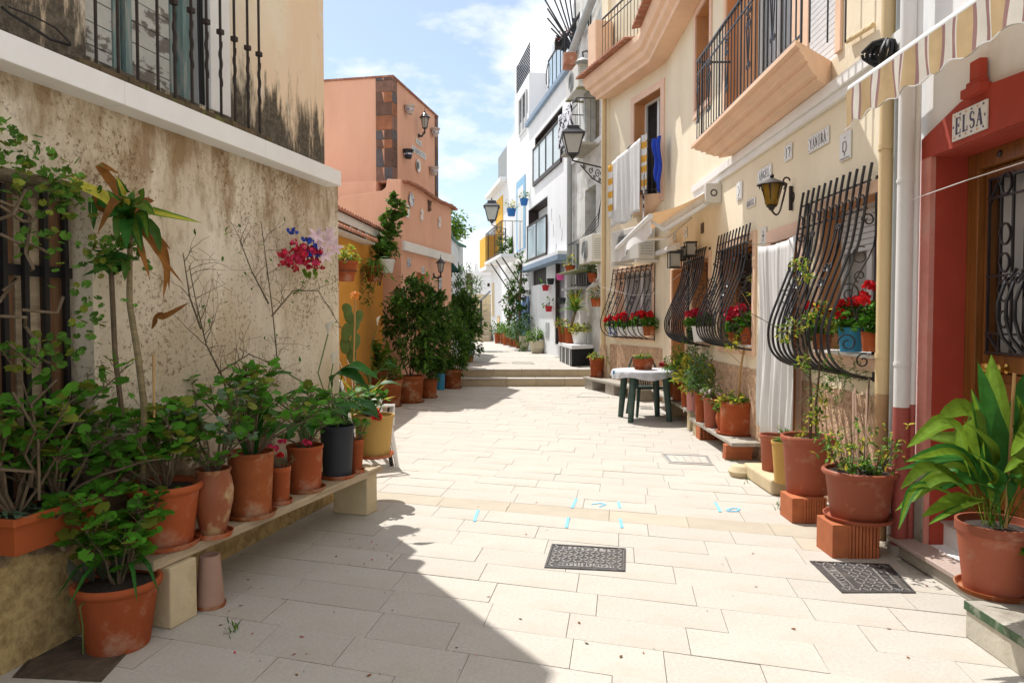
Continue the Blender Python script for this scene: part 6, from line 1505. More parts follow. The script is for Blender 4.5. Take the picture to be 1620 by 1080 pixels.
def leaf_obj(par, kind, mat, pos, d, up, size):
    key = (kind, mat.name)
    if key not in _lm:
        m_ = MB(); m_.add(*TPL[kind]); me = m_.mesh('leaf', mat, fix=False); _lm[key] = me
    o = link('leaf', _lm[key], par, Vector(pos) - wloc(par))
    o.rotation_euler = basis(d, up).to_euler(); o.scale = (size,) * 3; return o
RV = lambda: Vector((random.gauss(0, 1), random.gauss(0, 1), random.gauss(0, 1))).normalized()
def bush(par, blobs, n, size, mats, kind='rh', base=None, stems=6, droop=.1, stem_mat=None, shell=.45, wts=None):
    """blobs: (centre, rx, ry, rz); leaves spread through irregular clumps inside them"""
    mb = MB(); sm = MB(); mats = mats if isinstance(mats, (list, tuple)) else [mats]
    vols = [b[1] * b[2] * b[3] for b in blobs]; clumps = []
    for b, vl in zip(blobs, vols):
        for k in range(max(4, int(16 * (vl / max(vols)) ** .6))):
            r = RV(); q = random.uniform(.35, 1.0); clumps.append((Vector(b[0]) + Vector((r.x * b[1], r.y * b[2], r.z * b[3])) * q, min(b[1:]) * random.uniform(.28, .55), Vector(b[0])))
    for i in range(n):
        if random.random() < .8:
            c, r_, o_ = random.choice(clumps); v = RV(); p = c + v * r_ * random.random() ** shell; out = (p - o_)
        else:
            b = random.choices(blobs, vols)[0]; v = RV(); q = random.random() ** .4; p = Vector(b[0]) + Vector((v.x * b[1], v.y * b[2], v.z * b[3])) * q; out = p - Vector(b[0])
        d = out.normalized() * .7 + RV() * .8 + Vector((0, 0, -droop)); up = Vector((0, 0, 1)) + RV() * .6
        put_leaf(mb, kind, p, d, up, size * random.uniform(.65, 1.25), random.choices(range(len(mats)), wts)[0] if len(mats) > 1 else 0)
    part('foliage', mb, mats, par, fix=False, smooth=False, kind='stuff')
    if base is not None and stems:
        for k in range(stems):
            c = random.choice(clumps)[0]; b0 = Vector(base) + Vector((random.uniform(-.03, .03), random.uniform(-.03, .03), -.02)); m_ = b0.lerp(c, .5) + RV() * .04
            sm.tube([b0, m_, c], [.009, .007, .003], 5)
        part('stems', sm, stem_mat or m_bark, par, kind='stuff')
def crooked(p, d, L, n=5, j=.35):
    pts = [Vector(p)]; d = Vector(d).normalized()
    for i in range(n):
        d = (d + RV() * j).normalized(); pts.append(pts[-1] + d * L / n)
    return pts
def geranium(par, base, H, R, nst, ls, per=7, indiv=True, mats=None, flowers=None, kind='rd', lean=(0, 0, 0), stem_r=.006, start=.35, bark=None, toz=.9):
    mats = mats or [l_ger, l_ger, l_ger, l_ger2]; sm = MB(); mb = MB(); base = Vector(base); tips = []
    for k in range(nst):
        a = 2 * pi * k / nst + random.uniform(-.5, .5); t = random.uniform(.1, 1) ** .7
        d = Vector((cos(a) * R * t, sin(a) * R * t, H * random.uniform(.6, 1))) + Vector(lean)
        pts = crooked(base + Vector((cos(a), sin(a), 0)) * .02, d, d.length, 5, .28)
        sm.tube(pts, [stem_r * (1 - .12 * i) for i in range(6)], 6)
        tips.append(pts[-1])
        for q in range(per):
            f = start + (1 - start) * (1 - random.random() ** 1.6); i = min(int(f * 5), 4); p = pts[i].lerp(pts[i + 1], f * 5 - i)
            o = (Vector((random.gauss(0, 1), random.gauss(0, 1), random.uniform(-.1, 1))) + Vector((0, 0, .2))).normalized(); l_ = random.uniform(.03, .075) * ls / .055
            tip = p + o * l_; sm.tube([p, tip], .0017, 3)
            up = (o * .5 + Vector((random.uniform(-.4, .4), -.45, toz)) + RV() * .25); dd = (o + Vector((0, -.2, -.35)) + RV() * .3)
            s_ = ls * random.uniform(.55, 1.15); m_ = random.choice(mats); R_ = basis(dd, up); pos = tip - R_.col[0] * s_ * .42
            if indiv: leaf_obj(par, kind, m_, pos, dd, up, s_)
            else: put_leaf(mb, kind, pos, dd, up, s_, mats.index(m_))
    if mb.v: part('foliage', mb, mats, par, fix=False, smooth=False, kind='stuff')
    part('stems', sm, bark or m_bark, par, kind='stuff')
    return tips
def flower_head(par, pos, r, mat, n=26, name='flower_head'):
    mb = MB()
    for i in range(n):
        v = RV(); v.z = abs(v.z) * .9 - .25; put_leaf(mb, 'rd', Vector(pos) + v * r * .55, RV() + v * .3, v + RV() * .3, r * .62)
    return part(name, mb, mat, par, fix=False, smooth=False)
def blade(par, pts, w_, mat, name='leaf', pet=.3, fold=.25, n=14, tw=0.0, upv=None):
    """arching blade through control points (catmull-rom)"""
    P_ = [Vector(p) for p in pts]; P_ = [P_[0] * 2 - P_[1]] + P_ + [P_[-1] * 2 - P_[-2]]; c = []
    seg = len(P_) - 3
    for i in range(n + 1):
        t = i / n * seg; k = min(int(t), seg - 1); q = t - k; p0, p1, p2, p3 = P_[k:k + 4]
        c.append(.5 * (2 * p1 + (p2 - p0) * q + (2 * p0 - 5 * p1 + 4 * p2 - p3) * q * q + (3 * p1 - 3 * p2 + p3 - p0) * q ** 3))
    mb = MB(); v = []
    for i, p in enumerate(c):
        d = (c[min(i + 1, n)] - c[max(i - 1, 0)]).normalized(); u = Vector(upv) if upv else Vector((0, -.5, 1))
        s_ = d.cross(u)
        if s_.length < .05: s_ = Vector((1, 0, 0))
        s_.normalize(); a = tw * i / n; nrm = s_.cross(d); s_ = s_ * cos(a) + nrm * sin(a); nrm = s_.cross(d)
        t = i / n; x = max(0, (t - pet) / (1 - pet)); wd = w_ / 2 * (sin(pi * min(1, x ** .8)) ** .75 if x > 0 else 0) + .003 * (1 - t)
        wd *= 1 + .05 * sin(i * 2.3)
        v += [p + s_ * wd + nrm * wd * fold, p + s_ * wd * .5 + nrm * wd * fold * .45, p, p - s_ * wd * .5 + nrm * wd * fold * .45, p - s_ * wd + nrm * wd * fold]
    mb.v = v; mb.f = [(i * 5 + j, i * 5 + j + 1, i * 5 + j + 6, i * 5 + j + 5) for i in range(n) for j in range(4)]; mb.m = [(0, 1, 1, 0)[j] if isinstance(mat, tuple) else 0 for i in range(n) for j in range(4)]
    return part(name, mb, mat, par, fix=False)
def rosette(par, base, n, L, w_, mats, up=.8, droop=.5, indiv=True, name='leaf'):
    for i in range(n):
        a = i * 2.4 + random.uniform(-.2, .2); e = random.uniform(.15, 1) * up; l_ = L * random.uniform(.7, 1.1)
        h = Vector((cos(a), sin(a), 0)); b = Vector(base)
        blade(par, [b + h * .01, b + h * l_ * .4 * (1 - e * .5) + Vector((0, 0, l_ * .5 * e + .02)), b + h * l_ * (1 - .45 * e) + Vector((0, 0, l_ * (e - droop * (1 - e) * .6)))], w_, random.choice(mats), name, pet=.0, n=6, fold=.3)
def pot_profile(kind, rt, rb, h):
    if kind == 'rim': return [(0, 0), (rb, 0), (rb + (rt - rb) * .68, h * .8), (rt * .985, h * .805), (rt, h * .98), (rt - .004, h), (rt * .9, h), (rt * .88, h * .88), (0, h * .87)]
    if kind == 'roll': return [(0, 0), (rb * .97, 0), (rb, .006), (rb + (rt * .9 - rb) * .9, h * .84), (rt * .90, h * .86), (rt * .96, h * .88), (rt, h * .93), (rt * .985, h * .975), (rt * .94, h), (rt * .88, h * .98), (rt * .86, h * .9), (0, h * .88)]
    if kind == 'plain': return [(0, 0), (rb, 0), (rt * .95, h * .93), (rt, h * .935), (rt, h), (rt * .93, h), (rt * .9, h * .9), (0, h * .88)]
    if kind == 'band': return [(0, 0), (rb, 0), (rb + (rt - rb) * .5, h * .55), (rb + (rt - rb) * .52, h * .56), (rt * .95, h * .86), (rt * 1.0, h * .87), (rt, h), (rt * .93, h), (rt * .9, h * .9), (0, h * .88)]
    if kind == 'jar':
        return [(0, 0), (rb * .8, 0), (rb * .85, .01), (rt * 1.06, h * .5), (rt * 1.1, h * .68), (rt * 1.0, h * .84), (rt * .9, h * .92), (rt * .95, h * .96), (rt, h), (rt * .9, h), (rt * .84, h * .93), (0, h * .9)]
    if kind == 'bowl': return [(0, 0), (rb, 0), (rb * 1.08, h * .06), (rt * .93, h * .5), (rt * .96, h * .72), (rt, h * .78), (rt, h), (rt * .93, h), (rt * .9, h * .85), (0, h * .84)]
def potted(label, pos, kind, rt, rb, h, mat, plant=None, cat='potted plant', group=None, saucer=None, name='potted_plant', n=28, tilt=None):
    pos = Vector(pos); th = thing(name, label, cat, pos, group); z0 = .0
    if saucer is not None:
        mb = MB(); rs_ = rb * 1.22 + .01; mb.lathe([(0, 0), (rs_ * .9, 0), (rs_, .028), (rs_ * .96, .028), (rs_ * .88, .008), (0, .008)], pos, n); part('saucer', mb, saucer, th); z0 = .009
    pr = pot_profile(kind, rt, rb, h)
    mb = MB(); mb.lathe([(r, z) for r, z in pr], pos + Vector((0, 0, z0)), n); part('pot', mb, mat, th)
    sz = h * (.88 if kind != 'bowl' else .85)
    mb = MB(); mb.lathe([(0, 0), (rt * .86, 0), (rt * .84, .008), (rt * .3, .02), (0, .015)], pos + Vector((0, 0, z0 + sz)), 16); part('soil', mb, m_soil, th)
    if plant: plant(th, pos + Vector((0, 0, z0 + sz + .01)), rt)
    return th
def pp(xc, yb, z, wt, wb, hp):
    f = P(xc, yb, z); rb = wb / 2 * f.y / 1150; c = f + Vector((f.x, f.y, 0)).normalized() * rb; rt = wt / 2 * c.y / 1150
    return c, rt, rb, hp * (c.y - rt * .6) / 1150
def pot_px(label, xc, yb, z, wt, wb, hp, kind, mat, plant=None, **k):
    c, rt, rb, h = pp(xc, yb, z, wt, wb, hp); return potted(label, c, kind, rt, rb, h, mat, plant, **k)
# --- left bench pots
random.seed(101)
pot_px('large orange terracotta pot of geranium nearest the camera on the bench', 262, 873, BZ, 116, 86, 100, 'roll', m_terra, lambda t, b, r: (geranium(t, b, .40, .24, 17, .07, 16, lean=(-.04, -.08, 0)), geranium(t, b + Vector((.02, -.14, .02)), -.16, .10, 5, .062, 14, lean=(.03, -.07, 0), start=.1)), saucer=m_terra)
def jar_plant(t, b, r):
    geranium(t, b, .46, .28, 11, .064, 14, mats=[l_ger, l_ger, l_ger2, l_grey], stem_r=.007, start=.45)
    geranium(t, b, .2, .15, 6, .04, 7, mats=[l_mid, l_ger], stem_r=.004, indiv=False)
pot_px('tall worn ochre and red glazed jar holding a leggy geranium', 338, 853, BZ, 57, 46, 107, 'jar', m_jar, jar_plant, saucer=m_terra)
def leggy(t, b, r):
    geranium(t, b, .55, .34, 14, .064, 15, mats=[l_ger, l_ger2, l_ger, l_ger], stem_r=.007, start=.45)
    for i in range(26):
        a = random.uniform(0, 6.28); l_ = random.uniform(.2, .42); h = Vector((cos(a), sin(a), 0)); blade(t, [b + h * .03, b + h * .06 + Vector((0, 0, l_ * .6)), b + h * random.uniform(.08, .2) + Vector((0, 0, l_))], .012, l_calla, 'grass_leaf', pet=0, n=5)
pot_px('wide brown terracotta pot of leggy geranium and grassy leaves on the bench', 398, 823, BZ, 74, 62, 103, 'plain', m_terrad, leggy, saucer=m_terrad)
def small_red(t, b, r):
    tp = geranium(t, b, .09, .08, 6, .03, 6, indiv=False, kind='ln', mats=[l_mid]); flower_head(t, b + Vector((-.03, -.04, .13)), .035, m_fpink); flower_head(t, b + Vector((0, .0, .08)), .025, m_fred); flower_head(t, b + Vector((.02, -.02, .17)), .03, m_fpink)
pot_px('small terracotta pot with pink and red flowers between two bigger pots', 444, 799, BZ, 33, 27, 58, 'band', m_terra, small_red, saucer=m_terra, n=20)
def callas(t, b, r):
    for i in range(13):
        a = i * 2.4; h = Vector((cos(a), sin(a), 0)); L_ = random.uniform(.22, .45); tip = b + h * L_ * .75 + Vector((0, 0, L_ * random.uniform(.45, 1.0)))
        sm = MB(); sm.tube([b, b + h * .04 + Vector((0, 0, L_ * .5)), tip], .005, 5); part('leaf_stalk', sm, m_stemg, t)
        leaf_obj(t, 'ht', l_calla, tip, h + Vector((0, -.2, .1 - random.random() * .5)), Vector((0, -.3, 1)) + h * .3, random.uniform(.13, .2))
def p5(t, b, r):
    callas(t, b, r); geranium(t, b, .4, .28, 12, .064, 15, mats=[l_ger, l_ger, l_mid]); flower_head(t, b + Vector((.05, -.13, .06)), .035, m_fpink)
pot_px('terracotta pot with dark broad arum leaves in the middle of the bench', 483, 781, BZ, 58, 50, 72, 'plain', m_terra, p5, saucer=m_terrad)
def calla_fl(t, b, tip, mid, s_=.085):
    sm = MB(); sm.tube([b, mid, tip], .005, 5); part('flower_stalk', sm, m_stemg, t)
    mb = MB(); n = 12; v = []
    for j in range(6):
        f = j / 5
        for k in range(n):
            a = 2 * pi * k / n; r = .006 + .03 * f ** 1.6 * (1 + .5 * cos(a) * f); v.append(Vector(tip) + Vector((r * cos(a), r * sin(a), f * s_ * (1 + .25 * cos(a) * f))))
    mb.add(v, [(j * n + k, j * n + (k + 1) % n, (j + 1) * n + (k + 1) % n, (j + 1) * n + k) for j in range(5) for k in range(n)]); part('white_spathe', mb, m_fwh, t, fix=False)
def p6(t, b, r):
    callas(t, b, r)
    for (tx, ty, mx, my, y) in ((519, 528, 503, 590, 5.5), (527, 575, 520, 612, 5.7)):
        calla_fl(t, b, PD(tx, ty, y), PD(mx, my, y - .05))
    for (tip, mid, w_) in (((580, 610), (545, 588), .15), ((600, 600), (560, 578), .1)): blade(t, [b, PD(mid[0] - 20, mid[1] + 20, 5.3), PD(*mid, 5.2), PD(*tip, 5.2)], w_, l_calla, pet=.35)
pot_px('tall dark grey plastic pot with white arum lilies on the bench', 534, 759, BZ, 55, 45, 82, 'plain', m_greypot, p6, saucer=m_terra)
pot_px('slim terracotta pot wedged between the grey and the cream pots', 564, 749, BZ, 24, 18, 52, 'band', m_terra, lambda t, b, r: geranium(t, b, .2, .1, 5, .045, 7, indiv=False, mats=[l_mid, l_ger]), saucer=m_terra, n=18)
def p8(t, b, r):
    geranium(t, b, .2, .24, 11, .06, 12, mats=[l_ger, l_mid], lean=(-.14, -.05, .02)); flower_head(t, PD(597, 660, 5.75), .045, m_fred, 44); flower_head(t, PD(595, 650, 5.8), .03, m_fred)
    geranium(t, b + Vector((-.1, -.1, 0)), -.22, .1, 4, .035, 12, indiv=False, kind='rh', mats=[l_mid])
pot_px('cream yellow plastic pot with bright red geranium at the far end of the bench', 592, 726, BZ, 65, 50, 66, 'plain', m_cream, p8, saucer=m_terra)
# --- pots on the ground and in the planter at the left
def front(t, b, r):
    geranium(t, b, .34, .18, 10, .066, 14, lean=(-.02, -.04, 0)); 
    for i in range(5):
        a = random.uniform(0, 6.28); h = Vector((cos(a), sin(a), 0)); blade(t, [b, b + h * .12 + Vector((0, 0, .12)), b + h * .22 + Vector((0, -.05, -.02))], .02, l_calla, 'grass_leaf', pet=0, n=6)
    for i in range(4): leaf_obj(t, 'ov', M('dark_succulent_leaf', (.03, .035, .02), .5), b + Vector((-.12 + .03 * i, .02 * i - .05, .02)), (-.4 + .3 * i, -.3, .9), (0, -1, .3), .14)
    v = MB(); v.tube([b + Vector((-.05, -.12, .0)), b + Vector((-.06, -.19, -.03)), b + Vector((-.06, -.17, -.12)), b + Vector((-.07, -.155, -.25))], .003, 4); part('trailing_stem', v, m_stemg, t)
pot_px('single terracotta pot with geranium standing on the ground before the bench', 188, 1038, 0, 134, 96, 112, 'roll', m_terra, front)
mb = MB(); c, rt, rb, h = pp(333, 966, 0, 30, 44, 84)
t = thing('upturned_pot', 'empty clay pot turned upside down on its saucer under the bench', 'flowerpot', c)
mb.lathe([(rb * 1.0, .008), (rb, .03), (rt * 1.05, h), (rt * .9, h), (rt * .85, h - .01), (rb * .93, .012)], c, 24); part('pot', mb, M('old_pinkish_clay', (.36, .22, .16), .9, .1, 5), t)
mb = MB(); mb.lathe([(0, 0), (rb * 1.05, 0), (rb * 1.12, .02), (rb * 1.05, .02), (rb, .007), (0, .007)], c, 24); part('saucer', mb, m_terrad, t)
# trough planter
fz = fz0
t = thing('trough_planter', 'long orange plastic trough with geranium branches on the ledge at far left', 'planter', LW.T(-.2, .0, fz))
pa, pb = LW.px(24, 883, .12)[0], LW.px(158, 820, .12)[0]; d0, d1 = -.085, .12
mb = MB(LW.T)
def trough(e, z): return [(pa - .42 * 0 - e, d0 - e, z), (pb + e, d0 - e, z), (pb + e, d1 + e, z), (pa - e, d1 + e, z)]
H_ = .17
lv_ = [trough(-.02, fz + .004), trough(0, fz + H_ * .8), trough(.018, fz + H_ * .8), trough(.018, fz + H_), trough(.004, fz + H_), trough(-.008, fz + H_ - .03)]
mb.add(sum(lv_, []), [(0, 3, 2, 1)] + [(l * 4 + i, l * 4 + (i + 1) % 4, l * 4 + 4 + (i + 1) % 4, l * 4 + 4 + i) for l in range(5) for i in range(4)] + [(20, 21, 22, 23)]); part('trough', mb, m_orpl, t, smooth=False, bev=.004)
mb = MB(LW.T); mb.box(pa + .02, pb - .02, d0 + .01, d1 - .01, fz + H_ - .029, fz + H_ - .015); part('soil', mb, m_soil, t, smooth=False)
sb = LW.T((pa + pb) / 2 - .12, .01, fz + H_ - .01); random.seed(33)
geranium(t, sb, .72, .34, 14, .07, 18, stem_r=.007, start=.4, lean=(.02, -.12, 0))
geranium(t, sb + Vector((.05, .22, 0)), .40, .30, 12, .07, 15, stem_r=.008, start=.4, lean=(.05, -.02, 0))
geranium(t, LW.T(pb - .16, .10, fz + H_), -.10, .16, 6, .066, 14, lean=(.10, .03, .02), start=.1)
sm = MB()
for i in range(60): a = random.uniform(0, 6.28); p = sb + Vector((random.uniform(-.1, .1), random.uniform(-.15, .3), 0)); put_leaf(sm, 'ln', p, (cos(a), sin(a), .3), (0, 0, 1), .1)
part('dry_grass', sm, l_grey, t, fix=False, kind='stuff')
t = thing('climbing_shrub', 'tangled bare branches with small leaves climbing the black picket fence', 'climbing plant', LW.T(-.5, .12, 1)); random.seed(5)
for pts in ([(0, 318), (30, 335), (60, 345), (40, 400), (42, 425), (60, 427)], [(0, 325), (25, 350), (60, 350), (80, 330)], [(0, 370), (20, 385), (30, 378), (62, 392), (66, 400)], [(5, 460), (15, 440), (8, 480), (0, 476)], [(0, 500), (30, 502), (50, 515), (58, 540), (50, 560)], [(10, 540), (45, 580), (60, 560), (80, 575)], [(35, 490), (80, 495), (110, 470)], [(20, 620), (45, 680), (50, 720), (62, 760)], [(62, 790), (50, 700), (60, 640), (90, 600)], [(0, 742), (40, 745), (60, 770)], [(40, 300), (10, 340), (0, 350)], [(140, 700), (200, 690), (240, 700)]):
    mb = MB(); g = [LW.px(u, v, .12) for u, v in pts]; mb.tube([LW.T(s_, .12 + .04 * sin(i * 2.1), z) for i, (s_, z) in enumerate(g)], .007, 5); part('branch', mb, m_bark, t)
mb = MB()
for (u, v, n_) in ((20, 210, 28), (25, 260, 24), (45, 285, 16), (100, 290, 30), (80, 310, 34), (110, 320, 24), (60, 360, 14), (70, 400, 16), (130, 480, 14), (60, 240, 12), (130, 520, 20), (40, 560, 24), (90, 560, 22), (180, 390, 36), (200, 400, 30), (150, 400, 24)):
    for i in range(n_):
        s_, z = LW.px(u + random.gauss(0, 20), v + random.gauss(0, 15), .13); put_leaf(mb, 'rd', LW.T(s_, .13 + random.uniform(-.05, .06), z), RV() + Vector((.3, -.3, 0)), Vector((.3, -.6, .8)) + RV() * .4, random.uniform(.02, .045), random.choice((0, 0, 0, 1)))
part('foliage', mb, [l_mid, l_ger2], t, fix=False, smooth=False, kind='stuff')
# dracaena
random.seed(9)
t = thing('dracaena', 'tall dracaena with half withered strap leaves against the stained wall', 'potted tree', PD(240, 870, 3.45))
base = PD(243, 700, 3.5)
cpot = Vector((base.x, base.y, BZ + .0))
pot_b = MB(); pot_b.lathe([(r, z) for r, z in pot_profile('plain', .10, .08, .16)], LW.T(LW.px(200, 780, .1)[0], .09, BZ), 20)
tb = LW.T(LW.px(225, 700, .1)[0], .09, BZ + .14)
part('pot', pot_b, m_terrad, t)
cr = PD(207, 352, 3.52); 
mb = MB(); mb.tube([tb, PD(228, 640, 3.5), PD(218, 560, 3.5), PD(205, 480, 3.5), PD(205, 420, 3.52), cr], [.017, .016, .015, .014, .013, .012], 8)
for k in range(30):
    q = k / 29; 
part('trunk', mb, M('ringed_bark', (.22, .17, .09), .85, .3, 9, stretch=(1, 1, 9), bump=.5, bscale=6), t)
mb = MB(); mb.tube([PD(196, 680, 3.5), PD(182, 560, 3.5), PD(176, 430, 3.5)], .012, 8); part('side_trunk', mb, m_bark, t)
for (tx, ty, mx, my, w_, m_, dy) in ((184, 278, 196, 305, .055, (l_calla, l_yel), -.1), (228, 297, 222, 315, .07, (l_mid, l_lite), -.15), (212, 300, 206, 318, .05, l_drac, .1), (320, 353, 262, 340, .05, (l_lite, l_yel), -.05), (244, 318, 232, 318, .04, l_dead, .1),
        (254, 400, 246, 368, .05, l_drac, -.1), (258, 474, 262, 420, .03, l_dead, 0), (292, 452, 250, 400, .022, l_dead, -.1), (190, 276, 158, 262, .04, l_dead, -.05), (154, 370, 180, 320, .045, l_dead, -.15), (139, 273, 158, 330, .03, l_dead, 0),
        (184, 385, 188, 350, .06, l_drac, -.1), (148, 364, 150, 320, .06, l_calla, .0), (89, 268, 125, 292, .05, l_yel, -.1), (237, 441, 225, 400, .03, l_dead, -.1), (195, 320, 200, 332, .06, l_calla, -.2), (300, 478, 262, 500, .035, l_dead, -.1), (235, 380, 228, 345, .05, (l_calla, l_lite), -.2), (245, 340, 225, 325, .07, (l_mid, l_lite), -.25), (170, 300, 190, 325, .06, (l_calla, l_lite), -.1), (200, 395, 200, 360, .06, l_calla, -.15), (225, 400, 215, 365, .06, (l_calla, l_lite), -.1), (268, 462, 262, 400, .03, l_dead, .05), (165, 345, 185, 335, .05, l_calla, -.1), (270, 395, 250, 375, .03, l_dead, .05)):
    st_ = cr if my < 480 else PD(240, 520, 3.5); mid = PD(mx, my, 3.5 + dy)
    if tx == 158 or (tx == 190): st_ = cr
    blade(t, [st_, st_.lerp(mid, .5) + Vector((0, 0, .03)), mid, PD(tx, ty, 3.5 + dy * 1.3)], w_, m_, pet=.05, tw=random.uniform(-.4, .4), upv=(.3, -1, .5))
for k in range(7): blade(t, [PD(178, 435, 3.5), PD(178 + random.uniform(-25, 25), 410, 3.45), PD(178 + random.uniform(-50, 40), random.uniform(395, 450), 3.4)], .045, random.choice((l_calla, l_drac)), pet=0, upv=(.3, -1, .5))
mb = MB(); mb.tube([PD(244, 660, 3.45), PD(243, 560, 3.45)], .006, 5); part('cane', mb, m_cane, t)
# bare twiggy climbers
def twigs(label, trunks, seed, leafy=0, name='bare_shrub', W=LW):
    random.seed(seed); t = thing(name, label, 'shrub', PD(trunks[0][0][0], trunks[0][0][1], 4.2))
    lf_ = MB(); tw_ = MB()
    for pts in trunks:
        g = [W.px(u, v, .10) for u, v in pts]; q = [W.T(s_, .10 + .02 * sin(i), z) for i, (s_, z) in enumerate(g)]
        mb = MB(); mb.tube(q, [.006 - .0035 * i / (len(q) - 1) for i in range(len(q))], 5); part('branch', mb, m_twig, t)
        for i in range(1, len(q)):
            for k in range(3):
                p = q[i - 1].lerp(q[i], random.random()); d = Vector((random.uniform(-.3, .5), random.choice((-1, 1)) * random.uniform(.5, 1.2), random.uniform(.1, 1))); b = crooked(p, d, random.uniform(.12, .38), 5, .25)
                tw_.tube(b, [.0026, .0022, .002, .0016, .0012, .001], 4)
                for _ in range(3):
                    p2 = random.choice(b[1:]); b2 = crooked(p2, RV() + Vector((0, 0, .3)), random.uniform(.05, .16), 3, .3); tw_.tube(b2, .0011, 3)
                    if random.random() < leafy: put_leaf(lf_, 'ov', b2[-1], RV(), (0, -1, 1), random.uniform(.02, .045))
                    if random.random() < .3: put_leaf(lf_, 'rh', b2[-1], RV(), RV(), .012)
    part('twigs', tw_, m_twig, t, kind='stuff'); part('foliage', lf_, l_mid, t, fix=False, kind='stuff'); return t
twigs('bare brown twiggy stems rising from the jar pots against the wall', [[(372, 655), (345, 590), (322, 545), (310, 480), (303, 420)], [(318, 520), (296, 470), (285, 400)], [(345, 590), (390, 560), (440, 580)]], 12, .1)
twigs('thin leafless climber with a few small leaves left of the flower bouquet', [[(400, 640), (436, 580), (428, 500), (424, 440), (416, 350)], [(430, 500), (460, 460), (500, 460), (540, 520)], [(425, 480), (395, 430), (375, 380)]], 14, .5)
# flower bouquet on the wall
random.seed(3)
t = thing('wall_bouquet', 'bunch of artificial red blue and pale pink flowers hung at the wall corner', 'flowers', LW.T(LW.px(492, 400, .1)[0], .08, 1.9))
for i in range(46):
    u, v = random.gauss(472, 15), random.gauss(405, 9); s_, z = LW.px(u, v, .13); flower_head(t, LW.T(s_, .1 + random.uniform(0, .08), z), .036, random.choice((m_fdk, m_fdk, m_fpink)), 14, 'red_flower')
for i in range(10): s_, z = LW.px(random.uniform(490, 512), random.uniform(412, 426), .14); flower_head(t, LW.T(s_, .13, z), .026, m_fdk, 14, 'red_flower')
for u, v in ((462, 367), (485, 380), (492, 384), (502, 404), (488, 402), (498, 392)): s_, z = LW.px(u, v, .15); flower_head(t, LW.T(s_, .15, z), .04, m_fblue, 16, 'blue_flower')
for u, v, r in ((502, 372, .075), (522, 380, .08), (530, 392, .08), (514, 403, .08), (506, 385, .06), (524, 366, .05)):
    s_, z = LW.px(u, v, .18); c = LW.T(s_, .17, z)
    mb = MB(); ax = Vector((.5, -1, .2)).normalized(); a1 = ax.cross(Vector((0, 0, 1))).normalized(); a2 = ax.cross(a1)
    for k in range(6): a = k * pi / 3 + random.random() * .4; dd = a1 * cos(a) + a2 * sin(a); put_leaf(mb, 'ov', c, dd + ax * .45, ax, r)
    part('lily', mb, m_flil, t, fix=False)
mb = MB()
for k in range(8): s_, z = LW.px(490 + random.uniform(-10, 12), 428 + random.uniform(-4, 6), .13); put_leaf(mb, 'ht', LW.T(s_, .13, z), Vector((random.uniform(-.4, .4), -.3, -1)), (0, -1, 0), .05)
part('foliage', mb, l_lite, t, fix=False, kind='stuff')
# hanging pot on ring bracket at the corner
c = PD(548, 445, 6.05)
def succ(t, b, r): bush(t, [(b + Vector((0, 0, .06)), .11, .11, .07)], 260, .045, [l_lite, l_yel], 'ov', b, 4)
h_t = potted('terracotta pot of bright succulent held by a wire ring at the house corner', c - Vector((0, 0, .0)), 'band', .098, .06, .165, m_terra, succ, name='hanging_pot', cat='hanging pot')
mb = MB(); mb.tube([c + Vector((.09 * cos(a), .09 * sin(a), .085)) for a in [2 * pi * k / 20 for k in range(21)]], .004, 4); mb.tube([c + Vector((-.09, 0, .085)), c + Vector((-.14, -.02, .12)), c + Vector((-.13, 0, .18)), c + Vector((-.15, 0, .02))], .004, 4); part('wire_ring', mb, m_iron, h_t)
# --- chairs behind the bench end
def chair(label, pos, rz, mat, group=None, name='plastic_chair'):
    t = thing(name, label, 'chair', pos, group); T = Matrix.Rotation(rz, 4, 'Z'); pos = Vector(pos)
    def f(x, y, z): return pos + T @ Vector((x, y, z))
    mb = MB(f); mb.box(-.21, .21, -.2, .2, .41, .44); part('seat', mb, mat, t, smooth=False, bev=.012)
    for sx in (-1, 1):
        for sy in (-1, 1): mb = MB(f); mb.tube([(sx * .2, sy * .18, .42), (sx * .25, sy * .24, 0)], [.028, .02], 6); part('leg', mb, mat, t)
        mb = MB(f); mb.tube([(sx * .23, -.2, .42), (sx * .25, -.21, .62), (sx * .25, .15, .63), (sx * .2, .22, .62)], .018, 6); part('armrest', mb, mat, t)
    bk = MB(f); top = .86
    bk.tube([(-.2, .2, .42), (-.22, .26, .7), (-.15, .29, top), (.15, .29, top), (.22, .26, .7), (.2, .2, .42)], .018, 6); part('back_frame', bk, mat, t)
    for k in range(7): x = -.13 + .26 * k / 6; mb = MB(f); mb.tube([(x * .8, .2, .44), (x, .27, .68), (x, .288, top - .01)], .011, 4); part('back_slat', mb, mat, t)
    return t
t = thing('plastic_chair', 'white plastic chair behind the far end of the bench', 'chair', PD(598, 690, 7.6))
chair('black plastic chair with light edges behind the cream pot', PD(568, 700, 7.3) * 1 - Vector((0, 0, PD(568, 700, 7.3).z)), 2.2, m_black)
for o in list(t.children): pass
bpy.data.objects.remove(t)
chair('white plastic chair behind the far end of the bench', Vector((PD(581, 690, 7.3).x, 7.3, 0)), 2.0, m_wpl)
